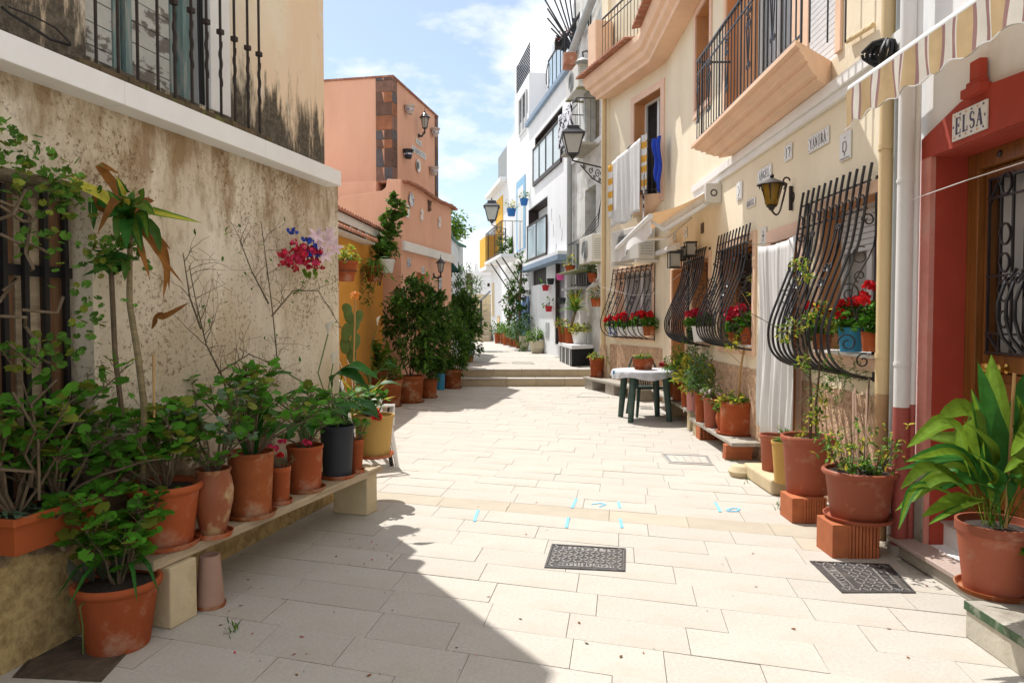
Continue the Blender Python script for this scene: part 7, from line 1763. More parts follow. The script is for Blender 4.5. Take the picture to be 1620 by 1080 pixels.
# --- shrubs and pots along the orange wall and salmon house
random.seed(44)
G1 = 'potted shrubs along the left side'
def sh_px(label, pot, blobs, n, size, mats, kind='rh', pmat=None, sauc=True, extra=None, pk='band', z=0, wts=None, cat='potted shrub'):
    xc, yb, wt, wb, hp = pot; c, rt, rb, h = pp(xc, yb, z, wt, wb, hp)
    def pl_(t, b, r):
        bl = []
        for (u, v, ru, rv, dy) in blobs: p = PD(u, v, c.y + dy); k = c.y / 1150; bl.append((p, ru * k, min(ru, rv) * k * .9, rv * k))
        bush(t, bl, n, size, mats, kind, b, 8, wts=wts)
        if extra: extra(t, b, c)
    return potted(label, c, pk, rt, rb, h, pmat or m_terrad, pl_, cat=cat, group=None, saucer=m_terrad if sauc else None, name='potted_shrub')
sh_px('tall dense dark shrub in the biggest clay pot by the orange wall', (650, 638, 42, 36, 42), [(650, 520, 40, 66, 0), (672, 472, 30, 34, .1), (640, 462, 24, 30, .3), (664, 560, 32, 34, -.2), (624, 510, 24, 44, .2), (690, 500, 26, 40, .3)], 3700, .105, [l_dark, l_mid, l_dark], wts=(5, 2, 3), kind='ov')
sh_px('dark shrub beside the biggest one in a smaller clay pot', (679, 630, 27, 22, 29), [(687, 545, 26, 50, 0), (698, 505, 24, 30, .2), (682, 580, 18, 26, 0)], 1900, .1, [l_dark, l_mid], wts=(3, 2), kind='ov')
sh_px('rounded dark green shrub with fine foliage in front of the steps', (716, 615, 30, 24, 30), [(713, 550, 28, 46, 0), (705, 512, 26, 32, .2), (722, 580, 18, 22, 0)], 3300, .08, [l_dark, l_mid, l_mid])
sh_px('broad leafy tree like shrub overhanging the left end of the steps', (737, 594, 25, 20, 30), [(737, 510, 34, 38, 0), (718, 490, 28, 30, .3), (748, 540, 18, 26, 0), (745, 495, 20, 22, .2), (735, 560, 14, 24, -.2)], 3200, .12, [l_dark, l_mid, l_dark], kind='ov', z=.0)
sh_px('small bushy herb in a clay pot left of the big shrub', (619, 644, 37, 28, 42), [(621, 585, 15, 24, 0), (614, 570, 12, 16, 0)], 800, .05, [l_mid, l_lite], kind='rh')
random.seed(45)
sh_px('broad light leaved plant in a clay pot against the orange wall', (598, 632, 30, 24, 44), [(590, 575, 20, 16, 0), (580, 560, 16, 16, 0), (604, 560, 14, 14, .2)], 130, .22, [l_mid, l_lite, l_yel], kind='ht', z=.0, wts=(4, 2, 1))
def blue_t(t, b, r): bush(t, [(b + Vector((0, 0, .15)), .14, .14, .18)], 260, .07, l_dark, 'rh', b, 3)
pot_px('blue plastic tub half hidden among the shrubs', 697, 617, 0, 15, 13, 26, 'plain', m_blue, blue_t)
def spider(t, b, r):
    rosette(t, b, 34, .42, .022, [l_lite, l_mid], up=.9, droop=1.0)
pot_px('clay pot with long arching grassy leaves at the foot of the steps', 729, 600, .0, 22, 18, 24, 'band', m_terra, spider)
# dense climbing plants on the salmon facade base and by the cottage
t = thing('shrub', 'dark palm like shrub beyond the salmon house beside the cottage door', 'shrub', PD(735, 520, 19))
bush(t, [(PD(725, 470, 18.5), .35, .4, .6), (PD(738, 455, 19), .35, .4, .55), (PD(730, 500, 18.5), .5, .4, .6)], 1500, .16, [l_dark, l_mid], 'ln', PD(730, 540, 18.5), 6)
t = thing('tree', 'light green tree top showing above the far cottage roof', 'tree', PD(718, 500, 26)); 
bush(t, [(PD(716, 350, 26), .45, .45, .5), (PD(722, 362, 26), .5, .4, .35), (PD(712, 368, 26), .4, .4, .4)], 800, .16, [l_lite, l_mid], 'ov', PD(714, 420, 26), 7, shell=.7); mb = MB(); mb.tube([Vector((PD(714, 500, 26).x, 26, 0)), PD(714, 420, 26), PD(717, 365, 26)], [.12, .08, .03], 7); part('trunk', mb, m_bark, t)
# climbers on the orange wall
t = thing('climbing_plant', 'leafy climber hanging from the orange wall coping beside the salmon corner', 'climbing plant', PD(612, 420, 13.2))
bush(t, [(PD(628, 330, 13.3), .16, .12, .16), (PD(618, 348, 13.3), .2, .12, .22), (PD(612, 375, 13.2), .2, .12, .2), (PD(605, 400, 13), .17, .12, .18), (PD(620, 315, 13.4), .08, .08, .1)], 700, .085, [l_mid, l_dark, l_ger2], 'rd', PD(600, 450, 13), 5, wts=(4, 4, 1))
def wpot(label, u, v, y, s_, pm, pl, nm='hanging_pot'):
    c = PD(u, v, y); return potted(label, c, 'band', s_, s_ * .68, s_ * 1.6, pm, pl, name=nm, cat='hanging pot')
wpot('brown hanging pot of spider plant on the orange wall', 592, 445, 12.4, .16, m_terrad, lambda t, b, r: (rosette(t, b, 40, .4, .02, [l_lite, l_mid], up=.7, droop=1.5), bush(t, [(b + Vector((0, -.1, -.15)), .2, .12, .2), (b + Vector((-.1, -.1, -.45)), .14, .1, .25)], 260, .06, [l_mid, l_dark], 'rh', b, 3)))
wpot('white hanging pot with dark leaves on the orange wall', 612, 432, 13.0, .15, m_wpl, lambda t, b, r: bush(t, [(b + Vector((0, 0, .15)), .18, .15, .2)], 220, .08, [l_dark, l_mid], 'ov', b, 3))
# cactus, agave, orange torch flower near the corner
random.seed(60)
t = thing('cactus', 'flat jointed prickly cactus against the orange wall', 'cactus', PD(556, 540, 9.8)); 
for (u, v, a, s_) in ((548, 525, .1, .17), (552, 500, -.15, .16), (560, 518, .3, .15), (566, 502, .2, .14), (546, 545, 0, .17), (562, 540, .1, .16), (556, 560, 0, .18), (549, 488, -.1, .1)):
    mb = MB(); c = PD(u, v, 9.8 + random.uniform(-.1, .1)); n = 12; w_ = .075
    ring = [c + Vector((sin(a) * s_ * cos(g) + w_ * sin(g) * cos(a) * .9, 0, s_ * .62 * cos(g) * 1.2)) for g in [2 * pi * k / n for k in range(n)]]
    mb.add([r_ + Vector((0, -.018, 0)) for r_ in ring] + [r_ + Vector((0, .018, 0)) for r_ in ring] + [c + Vector((0, -.03, 0)), c + Vector((0, .03, 0))], [(k, (k + 1) % n, n + (k + 1) % n, n + k) for k in range(n)] + [(k, 2 * n, (k + 1) % n) for k in range(n)] + [(n + k, n + (k + 1) % n, 2 * n + 1) for k in range(n)]); part('pad', mb, M('cactus_skin', (.10, .17, .04), .6, .15, 20), t)
c0 = PD(575, 640, 9.0); c0.z = 0
ag = potted('clay pot of spiky yellow green aloe catching the sun by the black chair', Vector((PD(572, 640, 8.6).x, 8.6, 0)), 'band', .22, .16, .36, m_terra, lambda t, b, r: rosette(t, b, 40, .5, .035, [l_yel, l_lite, l_orange], up=1.0, droop=.2))
ag2 = potted('second clay pot of orange tipped aloe nearer the wall corner', Vector((PD(556, 640, 8.0).x, 8.0, 0)), 'band', .18, .13, .3, m_terrad, lambda t, b, r: rosette(t, b, 30, .5, .03, [l_orange, l_yel, l_lite], up=1.0, droop=.1))
t = thing('torch_flower', 'tall stalk with a drooping orange flower head before the orange wall', 'flower', PD(562, 600, 8.6))
tp = PD(562, 466, 8.6); mb = MB(); mb.tube([PD(559, 600, 8.6), PD(561, 520, 8.6), tp], .010, 6); part('stalk', mb, m_cane, t)
mb = MB()
for i in range(34): a = random.uniform(0, 6.28); put_leaf(mb, 'ln', tp + Vector((0, 0, random.uniform(-.01, .05))), (cos(a), sin(a), -random.uniform(.4, 1.6)), (cos(a), sin(a), 1), .09)
part('flower_head', mb, m_for, t, fix=False, kind='stuff')
for u0, u1, v1 in ((560, 556, 560), (556, 566, 590), (565, 548, 545)):
    mb = MB(); b = crooked(PD(u0, 640, 8.7), (random.uniform(-.2, .2), 0, 1), .55, 6, .15); mb.tube(b, .006, 4); part('dry_stalk', mb, m_wpl, t)
t = thing('arum_lily', 'single white arum flower in front of the orange wall by the big shrub', 'flower', PD(600, 540, 11))
calla_fl(t, PD(585, 600, 11), PD(597, 515, 11), PD(588, 550, 11), .12); callas(t, PD(585, 610, 11), .1)
# ------------------------------------------------------------------ right hand side: benches, pots, table
random.seed(77)
ZA = .20
a0 = 7.42
bA = thing('plant_bench', 'nearer low weathered plank on red bricks under the yellow house window', 'bench', YW.T(8.2, .2, 0))
mb = MB(YW.T); mb.box(a0, 9.35, .03, .33, ZA - .04, ZA); part('plank', mb, m_conc, bA, smooth=False, bev=.006)
for (s0, z0, z1) in ((a0 + .12, 0, .078), (a0 + .1, .08, .158)):
    mb = MB(YW.T); mb.box(s0, s0 + .12, .08, .36, z0, z1); part('brick', mb, m_brick, bA, smooth=False, bev=.004)
def hollow(W, s0, s1, d0, d1, z0, z1, par, nx, nz, face='d'):
    """hollow brick with open cells towards the viewer (cells cut into the low-s end)"""
    o = []; t_ = .010
    mb = MB(W.T)
    mb.box(s0 + .04, s1, d0, d1, z0, z1)
    for i in range(nx + 1): x = d0 + (d1 - d0 - t_) * i / nx; mb.box(s0, s0 + .04, x, x + t_, z0, z1)
    for i in range(nz + 1): z = z0 + (z1 - z0 - t_) * i / nz; mb.box(s0 + .0005, s0 + .0395, d0 + .0005, d1 - .0005, z, z + t_)
    return part('hollow_brick', mb, m_brick, par, smooth=False, kind='stuff')
hollow(YW, 8.75, 8.95, .06, .33, 0, .158, bA, 6, 5)
mb = MB(YW.T); mb.box(9.05, 9.2, .05, .31, 0, .158); part('support_block', mb, m_lime, bA, smooth=False, bev=.006)
bB = thing('plant_bench', 'farther low grey plank on blocks beside the green table', 'bench', YW.T(10.5, .2, 0))
mb = MB(YW.T); mb.box(9.42, 12.2, .03, .30, .23, .27); part('plank', mb, m_conc, bB, smooth=False, bev=.006)
for s0 in (9.5, 10.9): mb = MB(YW.T); mb.box(s0, s0 + .16, .05, .28, 0, .229); part('support_block', mb, m_lime, bB, smooth=False, bev=.006)
bC = thing('plant_bench', 'pale plank on concrete blocks at the foot of the angled wall behind the table', 'bench', YB.T(1, .3, 0))
mb = MB(YB.T); mb.box(.1, byl + .1, .08, .42, .19, .24); part('plank', mb, m_conc, bC, smooth=False, bev=.006)
for s0 in (.2, 1.2, byl - .35): mb = MB(YB.T); mb.box(s0, s0 + .4, .1, .40, 0, .189); part('support_block', mb, m_conc, bC, smooth=False, bev=.008)
def var_bush(t, b, r, h=.25, w_=.22, n=420, s_=.06, m_=(l_yel, l_lite, l_mid), wts=(5, 3, 2), kind='ov'):
    bush(t, [(b + Vector((0, 0, h * .5)), w_, w_, h * .55), (b + Vector((-w_ * .3, -.05, h * .4)), w_ * .7, w_ * .7, h * .4)], n, s_, list(m_), kind, b, 8, wts=wts)
def tall_var(t, b, r):
    for k in range(3): var_bush(t, b + Vector((-.06 + .05 * k, -.06 + .05 * k, 0)), r, .13, .2, 130, .075) if k == 0 else None
    top = atd(1172, 460, b.y + .02); mid = atd(1171, 590, b.y)
    mb = MB(); mb.tube([b, mid, atd(1180, 530, b.y), atd(1190, 490, b.y), top], [.013, .012, .009, .006, .004], 6)
    for tip, st in (((1196, 470), (1186, 505)), ((1160, 545), (1174, 560)), ((1196, 515), (1180, 530)), ((1150, 555), (1172, 575))): mb.tube([atd(*st, b.y), atd(*tip, b.y - .05)], .004, 4)
    part('trunk', mb, m_cane, t)
    bush(t, [(atd(1193, 465, b.y), .05, .08, .06), (atd(1160, 545, b.y - .05), .09, .09, .04), (atd(1196, 500, b.y), .05, .06, .1), (atd(1172, 535, b.y), .08, .08, .05), (atd(1190, 440, b.y), .05, .05, .04), (atd(1180, 520, b.y), .07, .07, .08)], 230, .062, [l_yel, l_lite], 'ov')
pot_px('big low terracotta bowl pot with a yellow leaved standard shrub by the curtain', 1168, 690, ZA, 64, 58, 52, 'roll', m_terra, tall_var, saucer=m_terra)
G = {}
def small(label, xc, yb, z, wt, wb, hp, kind, mat, fn, **k): return pot_px(label, xc, yb, z, wt, wb, hp, kind, mat, fn, **k)
small('small slim terracotta vase leaning against the big bowl pot', 1143, 683, ZA, 20, 14, 32, 'jar', m_terra, lambda t, b, r: var_bush(t, b, r, .16, .1, 120, .05, (l_mid, l_lite), (1, 1)), n=18)
small('terracotta pot with pale pink blossom sprigs second from the big bowl', 1126, 677, ZA, 29, 22, 48, 'roll', m_plastic, lambda t, b, r: (var_bush(t, b, r, .22, .16, 260, .045, (l_mid, l_lite, m_flil), (4, 3, 2))), n=22)
small('tall terracotta pot with grey green foliage in the row on the right', 1111, 668, ZA, 25, 20, 48, 'plain', m_terra, lambda t, b, r: var_bush(t, b, r, .45, .22, 700, .05, (l_grey, l_mid), (2, 3), 'rh'), n=22)
small('dusty pink ribbed pot with glossy yellow leaves in the row on the right', 1096, 650, .27, 24, 18, 38, 'roll', m_pinkpot, lambda t, b, r: var_bush(t, b, r, .4, .28, 420, .085, (l_yel, l_yel, l_lite), (5, 3, 2)), n=22)
small('slim terracotta pot with a feathery green bush in the row on the right', 1085, 644, .27, 17, 13, 42, 'plain', m_terra, lambda t, b, r: var_bush(t, b, r, .62, .26, 900, .045, (l_mid, l_lite), (2, 1), 'rh'), n=18)
small('dull orange pot with dark green foliage near the far door', 1075, 634, .27, 24, 20, 34, 'plain', m_terrad, lambda t, b, r: var_bush(t, b, r, .4, .24, 520, .06, (l_dark, l_mid), (2, 1), 'rh'), n=20)
small('terracotta pot right behind the table with a dark red geranium', 1061, 627, .27, 16, 12, 28, 'band', m_terrad, lambda t, b, r: (var_bush(t, b, r, .2, .16, 200, .05, (l_mid, l_ger), (1, 1), 'rd'), flower_head(t, b + Vector((-.14, -.1, .24)), .07, m_fdk, 40)), n=18)
small('little white pot beside the dark red geranium', 1054, 622, .27, 12, 10, 30, 'plain', m_wpl, None, n=16, cat='flowerpot')
small('blue green leaved sprig pot between the feathery bush and the curtain', 1104, 655, .23, 20, 16, 40, 'plain', m_pinkpot, lambda t, b, r: var_bush(t, b, r, .5, .2, 300, .07, (l_grey, l_lite), (3, 1), 'ov'), n=18)
# pots at the foot of the angled wall
ZC = .24
for (lab, xc, yb, wt, wb, hp, mm, fn) in (('terracotta pot of pale succulent at the right end of the steps', 944, 597, 24, 18, 30, m_terra, lambda t, b, r: var_bush(t, b, r, .14, .2, 120, .07, (l_lite, l_yel), (2, 1))),
      ('terracotta pot with yellow green sprigs next to the pale succulent', 968, 597, 22, 17, 26, m_terra, lambda t, b, r: var_bush(t, b, r, .2, .2, 160, .065, (l_lite, l_yel), (2, 1))),
      ('brown pot seen through the legs of the green table', 1028, 606, 26, 20, 24, m_terrad, lambda t, b, r: var_bush(t, b, r, .15, .2, 120, .07, (l_mid, l_lite), (2, 1)))):
    pot_px(lab, xc, yb, ZC, wt, wb, hp, 'band', mm, fn, saucer=m_terrad, n=20)
# big pots on hollow bricks near the red house
def brick_stand(label, u0, u1, yb, hpx, nb_=1):
    a, b = P(u0, yb), P(u1, yb); y = a.y; h = hpx * y / 1150
    t = thing('brick_stand', label, 'brick', ((a.x + b.x) / 2, y + .12, 0))
    w_ = (b.x - a.x); n = 9
    mb = MB(); mb.box(a.x, b.x, y + .012, y + .25, 0, h)
    part('brick', mb, m_brick, t, smooth=False, bev=.003)
    mb = MB()
    for i in range(n):
        x = a.x + w_ * .33 + w_ * .66 * i / n; mb.box(x, x + w_ * .05, y, y + .0115, .002, h - .002)
    part('flutes', mb, m_brick, t, smooth=False, kind='stuff')
    return h, ((a.x + b.x) / 2, y + .13)
h1, c1 = brick_stand('red fluted hollow brick under the pot nearest the red house', 1318, 1393, 884, 54)
h2, c2 = brick_stand('red fluted hollow brick under the second pot from the red house', 1254, 1309, 828, 40)
def twiggy(seed, H, n, leaf, sz, cane=0, mats=None, R=.16):
    def f(t, b, r):
        random.seed(seed); tw = MB(); lf_ = MB(); mats_ = mats or [l_lite, l_mid, l_yel]
        for k in range(n):
            a = random.uniform(0, 6.28); p = b + Vector((cos(a), sin(a), 0)) * r * .5; pts = crooked(p, (cos(a) * R, sin(a) * R, H), H * random.uniform(.5, 1.05), 6, .18)
            tw.tube(pts, [.004, .0035, .003, .0025, .002, .0015, .001], 4)
            for q in range(leaf):
                i = random.randrange(1, 6); s0 = pts[i].lerp(pts[i + 1], random.random()); d = RV() + Vector((0, 0, .4)); e = s0 + d.normalized() * random.uniform(.02, .10); tw.tube([s0, e], .0012, 3)
                for m_ in range(3): put_leaf(lf_, 'ov', e, RV() + Vector((0, 0, .2)), (0, -.3, 1), sz * random.uniform(.6, 1.2), random.randrange(len(mats_)))
        for c in range(cane): x = random.uniform(-.1, .1); mb = MB(); mb.tube([b + Vector((x, random.uniform(-.05, .05), -.05)), b + Vector((x + random.uniform(-.03, .03), 0, random.uniform(.42, .62)))], .006, 5); part('cane', mb, random.choice((m_cane, m_pinktrim, m_bark)), t)
        part('stems', tw, m_twig, t, kind='stuff'); part('foliage', lf_, mats_, t, fix=False, smooth=False, kind='stuff')
    return f
def near_pot(label, c, z, wt, wb, hp, fn, mat=m_plastic, kind='roll', saucer=None):
    k = c[1] / 1150
    return potted(label, Vector((c[0], c[1], z)), kind, wt / 2 * k, wb / 2 * k, hp * k, mat, fn, saucer=saucer, n=36)
near_pot('wide brown plastic pot with canes and young shoots nearest the red house', (PD(1364, 500, c1[1] + .03).x, c1[1] + .03), h1 + .0, 114, 84, 78, lambda t, b, r: (twiggy(5, .36, 16, 7, .045, 4)(t, b, r), var_bush(t, b, r, .1, .15, 200, .045, (l_mid, l_lite, l_grey), (3, 3, 1))), saucer=m_plastic)
near_pot('deep brown pot holding the thin small leaved tree before the big grille', (PD(1281, 500, c2[1] + .07).x, c2[1] + .07), h2 + .0, 84, 64, 92, None, kind='roll')
t = thing('young_tree', 'thin young tree with yellow green leaf tufts in front of the big belly grille', 'tree', (c2[0], c2[1] + .07, h2 + .33)); random.seed(8)
yt = c2[1] + .05
mb = MB(); mb.tube([atd(1282, 712, yt), atd(1283, 640, yt), atd(1281, 580, yt), atd(1270, 520, yt), atd(1262, 460, yt - .02), atd(1258, 415, yt - .05)], [.012, .011, .009, .007, .005, .003], 6)
mb.tube([atd(1292, 712, yt), atd(1291, 640, yt), atd(1296, 590, yt), atd(1298, 520, yt), atd(1300, 495, yt)], [.012, .010, .008, .005, .003], 6); part('trunk', mb, m_bark, t)
mb = MB()
for a, b in (((1278, 560), (1240, 525)), ((1240, 525), (1206, 505)), ((1272, 530), (1243, 500)), ((1296, 560), (1326, 520)), ((1283, 620), (1262, 640)), ((1290, 600), (1320, 585)), ((1282, 600), (1260, 575)), ((1206, 505), (1187, 495))): mb.tube([atd(*a, yt), atd(*b, yt - .03)], [.004, .0025], 4)
part('branches', mb, m_bark, t, kind='stuff')
bush(t, [(atd(u, v, yt - .02), r_ * 1.4 * yt / 1150, .07, r_ * yt / 1150) for u, v, r_ in ((1264, 418, 12), (1250, 520, 13), (1298, 490, 14), (1272, 440, 7), (1272, 575, 9), (1300, 620, 12), (1290, 660, 12), (1276, 690, 14), (1305, 500, 12), (1318, 515, 10), (1240, 530, 9), (1282, 505, 8), (1297, 640, 9))], 640, .042, [l_lite, l_mid, l_yel], 'ov', wts=(4, 2, 3))
t = thing('asparagus_fern', 'wispy asparagus fern hanging below the big grille', 'fern', atd(1350, 600, 5.2)); random.seed(18)
mb = MB(); lf_ = MB()
for k in range(26):
    a = atd(random.uniform(1300, 1385), random.uniform(590, 606), 5.25); pts = crooked(a, (random.uniform(-1, 1), -.3, random.uniform(-1, .6)), random.uniform(.15, .35), 6, .35); mb.tube(pts, .0013, 3)
    for q in range(26): i = random.randrange(6); p = pts[i].lerp(pts[i + 1], random.random()); put_leaf(lf_, 'ln', p, RV(), RV(), .03)
part('stems', mb, m_stemg, t, kind='stuff'); part('foliage', lf_, l_mid, t, fix=False, smooth=False, kind='stuff')
st_ = P(1212, 778); 
t = thing('stone_block', 'rough cream stone block under the yellow and terracotta pots', 'block', (st_.x + .2, st_.y + .3, 0)); mb = MB(); mb.box(st_.x, st_.x + .36, st_.y - .12, st_.y + .62, 0, .13); o = part('block', mb, m_lime, t, smooth=False, bev=.02)
mb = MB(); mb.lathe([(0, 0), (.1, .0), (.12, .05), (.08, .1), (0, .11)], (st_.x - .02, st_.y + .62, 0), 9); solo('rock', mb, m_lime, 'rough stone lump beside the cream stone block', 'rock')
def grasst(t, b, r): rosette(t, b, 46, .17, .010, [l_mid, l_calla, l_lite], up=1.0, droop=.4, name='grass_leaf')
near_pot('chipped pale yellow pot of grassy chives on the stone block', (PD(1243, 766, P(1243, 766, .13).y + .08).x, P(1243, 766, .13).y + .08), .13, 46, 34, 66, grasst, mat=m_cream, kind='plain')
near_pot('slim terracotta pot half hidden behind the chipped yellow pot', (PD(1221, 748, P(1222, 748, .13).y + .12).x, P(1222, 748, .13).y + .12), .13, 40, 30, 58, None, mat=m_plastic, kind='roll')
# aspidistra
random.seed(31)
ay = 3.47; ab = P(1588, 948, .172); 
at_ = potted('big terracotta coloured pot of broad arching glossy leaves on the green edged step', (2.335, ay, .172), 'band', .176, .135, .33, m_plastic, None, saucer=m_terrad, n=40)
b0 = Vector((2.335, ay, .49))
L_ = [  # tip, mid, width, depth offset of tip, material
 ((1568, 560), (1575, 690), .145, .03, l_aspi), ((1536, 614), (1556, 690), .07, -.05, l_aspi), ((1484, 660), (1530, 650), .11, -.1, l_aspi), ((1434, 708), (1500, 668), .085, -.2, l_aspi),
 ((1432, 730), (1510, 715), .085, -.25, l_aspi), ((1424, 774), (1470, 738), .06, -.3, l_aspi), ((1416, 808), (1490, 758), .07, -.2, l_aspi), ((1421, 838), (1450, 770), .04, -.3, l_aspi), ((1457, 818), (1510, 790), .06, -.35, l_aspi),
 ((1522, 664), (1560, 700), .12, -.3, l_aspi), ((1537, 716), (1570, 745), .11, -.35, l_aspi), ((1599, 722), (1625, 690), .07, -.3, l_aspi), ((1588, 748), (1615, 728), .05, -.4, l_aspi), ((1608, 624), (1620, 680), .09, -.1, l_aspi),
 ((1650, 620), (1630, 680), .12, .1, l_aspi), ((1690, 700), (1650, 690), .1, -.1, l_aspi), ((1700, 760), (1650, 740), .1, -.3, l_aspi), ((1520, 806), (1548, 790), .05, -.3, l_aspi), ((1460, 690), (1520, 700), .09, .15, l_aspi), ((1500, 740), (1540, 750), .09, .1, l_calla), ((1620, 590), (1610, 680), .12, .15, l_calla), ((1540, 760), (1565, 775), .08, -.2, l_calla), ((1450, 765), (1510, 735), .07, .1, l_aspi), ((1480, 775), (1530, 757), .07, -.1, l_calla), ((1600, 660), (1598, 730), .1, .2, l_calla)]
L_ += [((t_[0] + random.uniform(-22, 28), t_[1] + random.uniform(8, 34)), (m0[0] + random.uniform(-10, 22), m0[1] + random.uniform(5, 26)), w0 * .8, d0_ + random.uniform(-.1, .2), l_calla) for (t_, m0, w0, d0_, _m) in L_[:20:4]]
for k_, (tip, mid, w_, dy, m_) in enumerate(L_):
    bb = b0 + Vector((random.uniform(-.05, .05), random.uniform(-.05, .05), 0)); md = PD(*mid, ay + dy * .5); tp = PD(*tip, ay + dy)
    q = bb.lerp(md, .5) + Vector((0, 0, .05 if abs(tip[0] - 1588) > 60 else 0))
    blade(at_, [bb, q, md, tp], w_ * 1.08, (m_, l_lite) if k_ % 3 == 0 else (l_calla, m_) if k_ % 3 == 1 else m_, pet=.36, fold=.22, n=16, tw=random.uniform(-.3, .3), upv=(-.25, -.55, .8))
mb = MB(); mb.tube([PD(1591, 835, ay - .05), PD(1605, 590, ay - .02)], .008, 6); part('cane', mb, m_cane, at_)
t = potted('small pot of pink geranium at the right edge beside the big glossy leaves', (2.48, 3.22, .172), 'plain', .09, .07, .17, m_terra, lambda t, b, r: (geranium(t, b, .1, .12, 9, .045, 12, kind='rd', indiv=False, lean=(-.06, -.05, 0)), geranium(t, b + Vector((-.07, -.05, 0)), -.1, .06, 5, .04, 14, indiv=False), flower_head(t, b + Vector((-.03, -.05, .16)), .035, m_flil, 40), flower_head(t, b + Vector((-.06, -.06, .12)), .03, m_fpink, 30)), saucer=None)
# flowers in the window grilles
random.seed(90)
def wpot2(label, W, u, v, d, r, h, mat, fl, leaf=l_ger, n=5, fr=.05, up=.12, kind='plain'):
    s_, z = W.px(u, v, d); c = W.T(s_, d, z)
    def fn(t, b, rr):
        bush(t, [(b + Vector((0, 0, .07)), r * 1.3, r * 1.3, .10)], 170, .05, [leaf, l_mid], 'rd', b, 4)
        for k in range(n): flower_head(t, b + Vector((random.uniform(-1, 1) * r * 1.5, random.uniform(-1, 1) * r * 1.3, up + random.uniform(0, .13))), fr * random.uniform(.8, 1.2), fl, 40)
    return potted(label, c, kind, r, r * .78, h, mat, fn, name='window_pot', cat='flowerpot', n=24)
wpot2('bright blue flowerpot with red geranium behind the big belly grille', YW, 1346, 556, .05, .095, .18, m_blue, m_fred, n=8, fr=.05, up=.10)
wpot2('brown pot of red geranium beyond the blue pot in the big grille', YW, 1300, 553, .12, .08, .13, m_terrad, m_fred, n=5)
wpot2('small terracotta pot at the near end of the big grille sill', YW, 1378, 556, .05, .07, .14, m_terra, m_fred, n=3, up=.2)
wpot2('orange pot with crimson geranium in the scrolled grille', YW, 1183, 545, .02, .09, .19, m_orpl, m_fdk, n=4, fr=.06)
wpot2('dark pot of crimson geranium at the far side of the scrolled grille', YW, 1163, 542, .08, .09, .12, m_terrad, m_fdk, n=8, fr=.07)
wpot2('white trough like pot with crimson flowers in the narrow grille', YW, 1112, 540, .12, .15, .2, m_wpl, m_fdk, n=8, fr=.06)
wpot2('small pot of red flowers at the far end of the narrow grille', YW, 1098, 538, .14, .1, .12, m_greypot, m_fred, n=4, fr=.06)
for k, (u, mm) in enumerate(((970, m_cerb), (985, m_cer), (1000, m_cer), (1014, m_cer), (1027, m_terrad))):
    wpot2(('leftmost blue patterned pot of red geranium in the far grille', 'second pot from the left of red geranium in the far grille', 'middle white pot of red geranium in the far grille', 'fourth white pot of red geranium in the far grille', 'rightmost brown pot of red geranium in the far grille')[k], YB, u, 531, .16, .12, .17, mm, m_fred, n=7, fr=.065, up=.12)
# ------------------------------------------------------------------ table and chair
tc = (1.93, 10.55); TH = .72
t = thing('plastic_table', 'round dark green plastic table with fat splayed legs', 'table', (tc[0], tc[1], 0))
mb = MB(); mb.lathe([(0, TH - .03), (.44, TH - .03), (.46, TH - .015), (.45, TH), (0, TH)], (tc[0], tc[1], 0), 40); part('tabletop', mb, m_green, t)
mb = MB(); mb.lathe([(.36, TH - .09), (.38, TH - .09), (.38, TH - .031), (.36, TH - .031), (.36, TH - .09)], (tc[0], tc[1], 0), 32); part('apron', mb, m_green, t)
for a in (225, 315, 45, 135):
    a = radians(a + 6); mb = MB(); mb.tube([(tc[0] + .33 * cos(a), tc[1] + .33 * sin(a), TH - .035), (tc[0] + .40 * cos(a), tc[1] + .40 * sin(a), 0)], [.055, .04], 10); part('leg', mb, m_green, t)
mb = MB(); n = 72; g = []
for (r, z) in ((0, .004), (.2, .004), (.4, .004), (.465, .003), (.478, -.02), (.482, -.06), (.485, -.10)):
    for k in range(n):
        a = 2 * pi * k / n; q = 1 if z < -.01 else 0; rr = r + q * .016 * sin(a * 17 + r * 30) * (-z / .1); zz_ = TH + z + q * .02 * sin(a * 5) * (-z / .1); g.append((tc[0] + rr * cos(a), tc[1] + rr * sin(a), zz_))
mb.add(g, [(j * n + k, j * n + (k + 1) % n, (j + 1) * n + (k + 1) % n, (j + 1) * n + k) for j in range(6) for k in range(n)])
o = solo('tablecloth', mb, m_lace, 'pale printed cloth gathered round the top of the green table', 'tablecloth', loc=(tc[0], tc[1], TH), fix=False)
potted('wide clay bowl with low succulents standing on the tablecloth', (tc[0] - .02, tc[1] + .02, TH + .006), 'bowl', .15, .10, .15, m_terra, lambda t, b, r: var_bush(t, b, r, .09, .14, 200, .045, (l_mid, l_lite, l_yel), (3, 3, 1)), saucer=m_terrad)
chair('dark green plastic chair pushed under the round table', Vector((tc[0] + .13, tc[1] + .45, 0)), pi * .05, m_green)
for u, v, m_, nm in ((971, 588, m_blue, 'turquoise clip holding the left side of the tablecloth'), (1036, 592, m_cobalt, 'violet clip holding the right side of the tablecloth')):
    c = PD(u, v, tc[1] - .49 + (0.12 if u < 1000 else .1)); mb = MB(); mb.box(c.x - .012, c.x + .012, c.y - .01, c.y + .01, c.z - .035, c.z + .02); solo('cloth_clip', mb, m_, nm, 'clip', smooth=False)
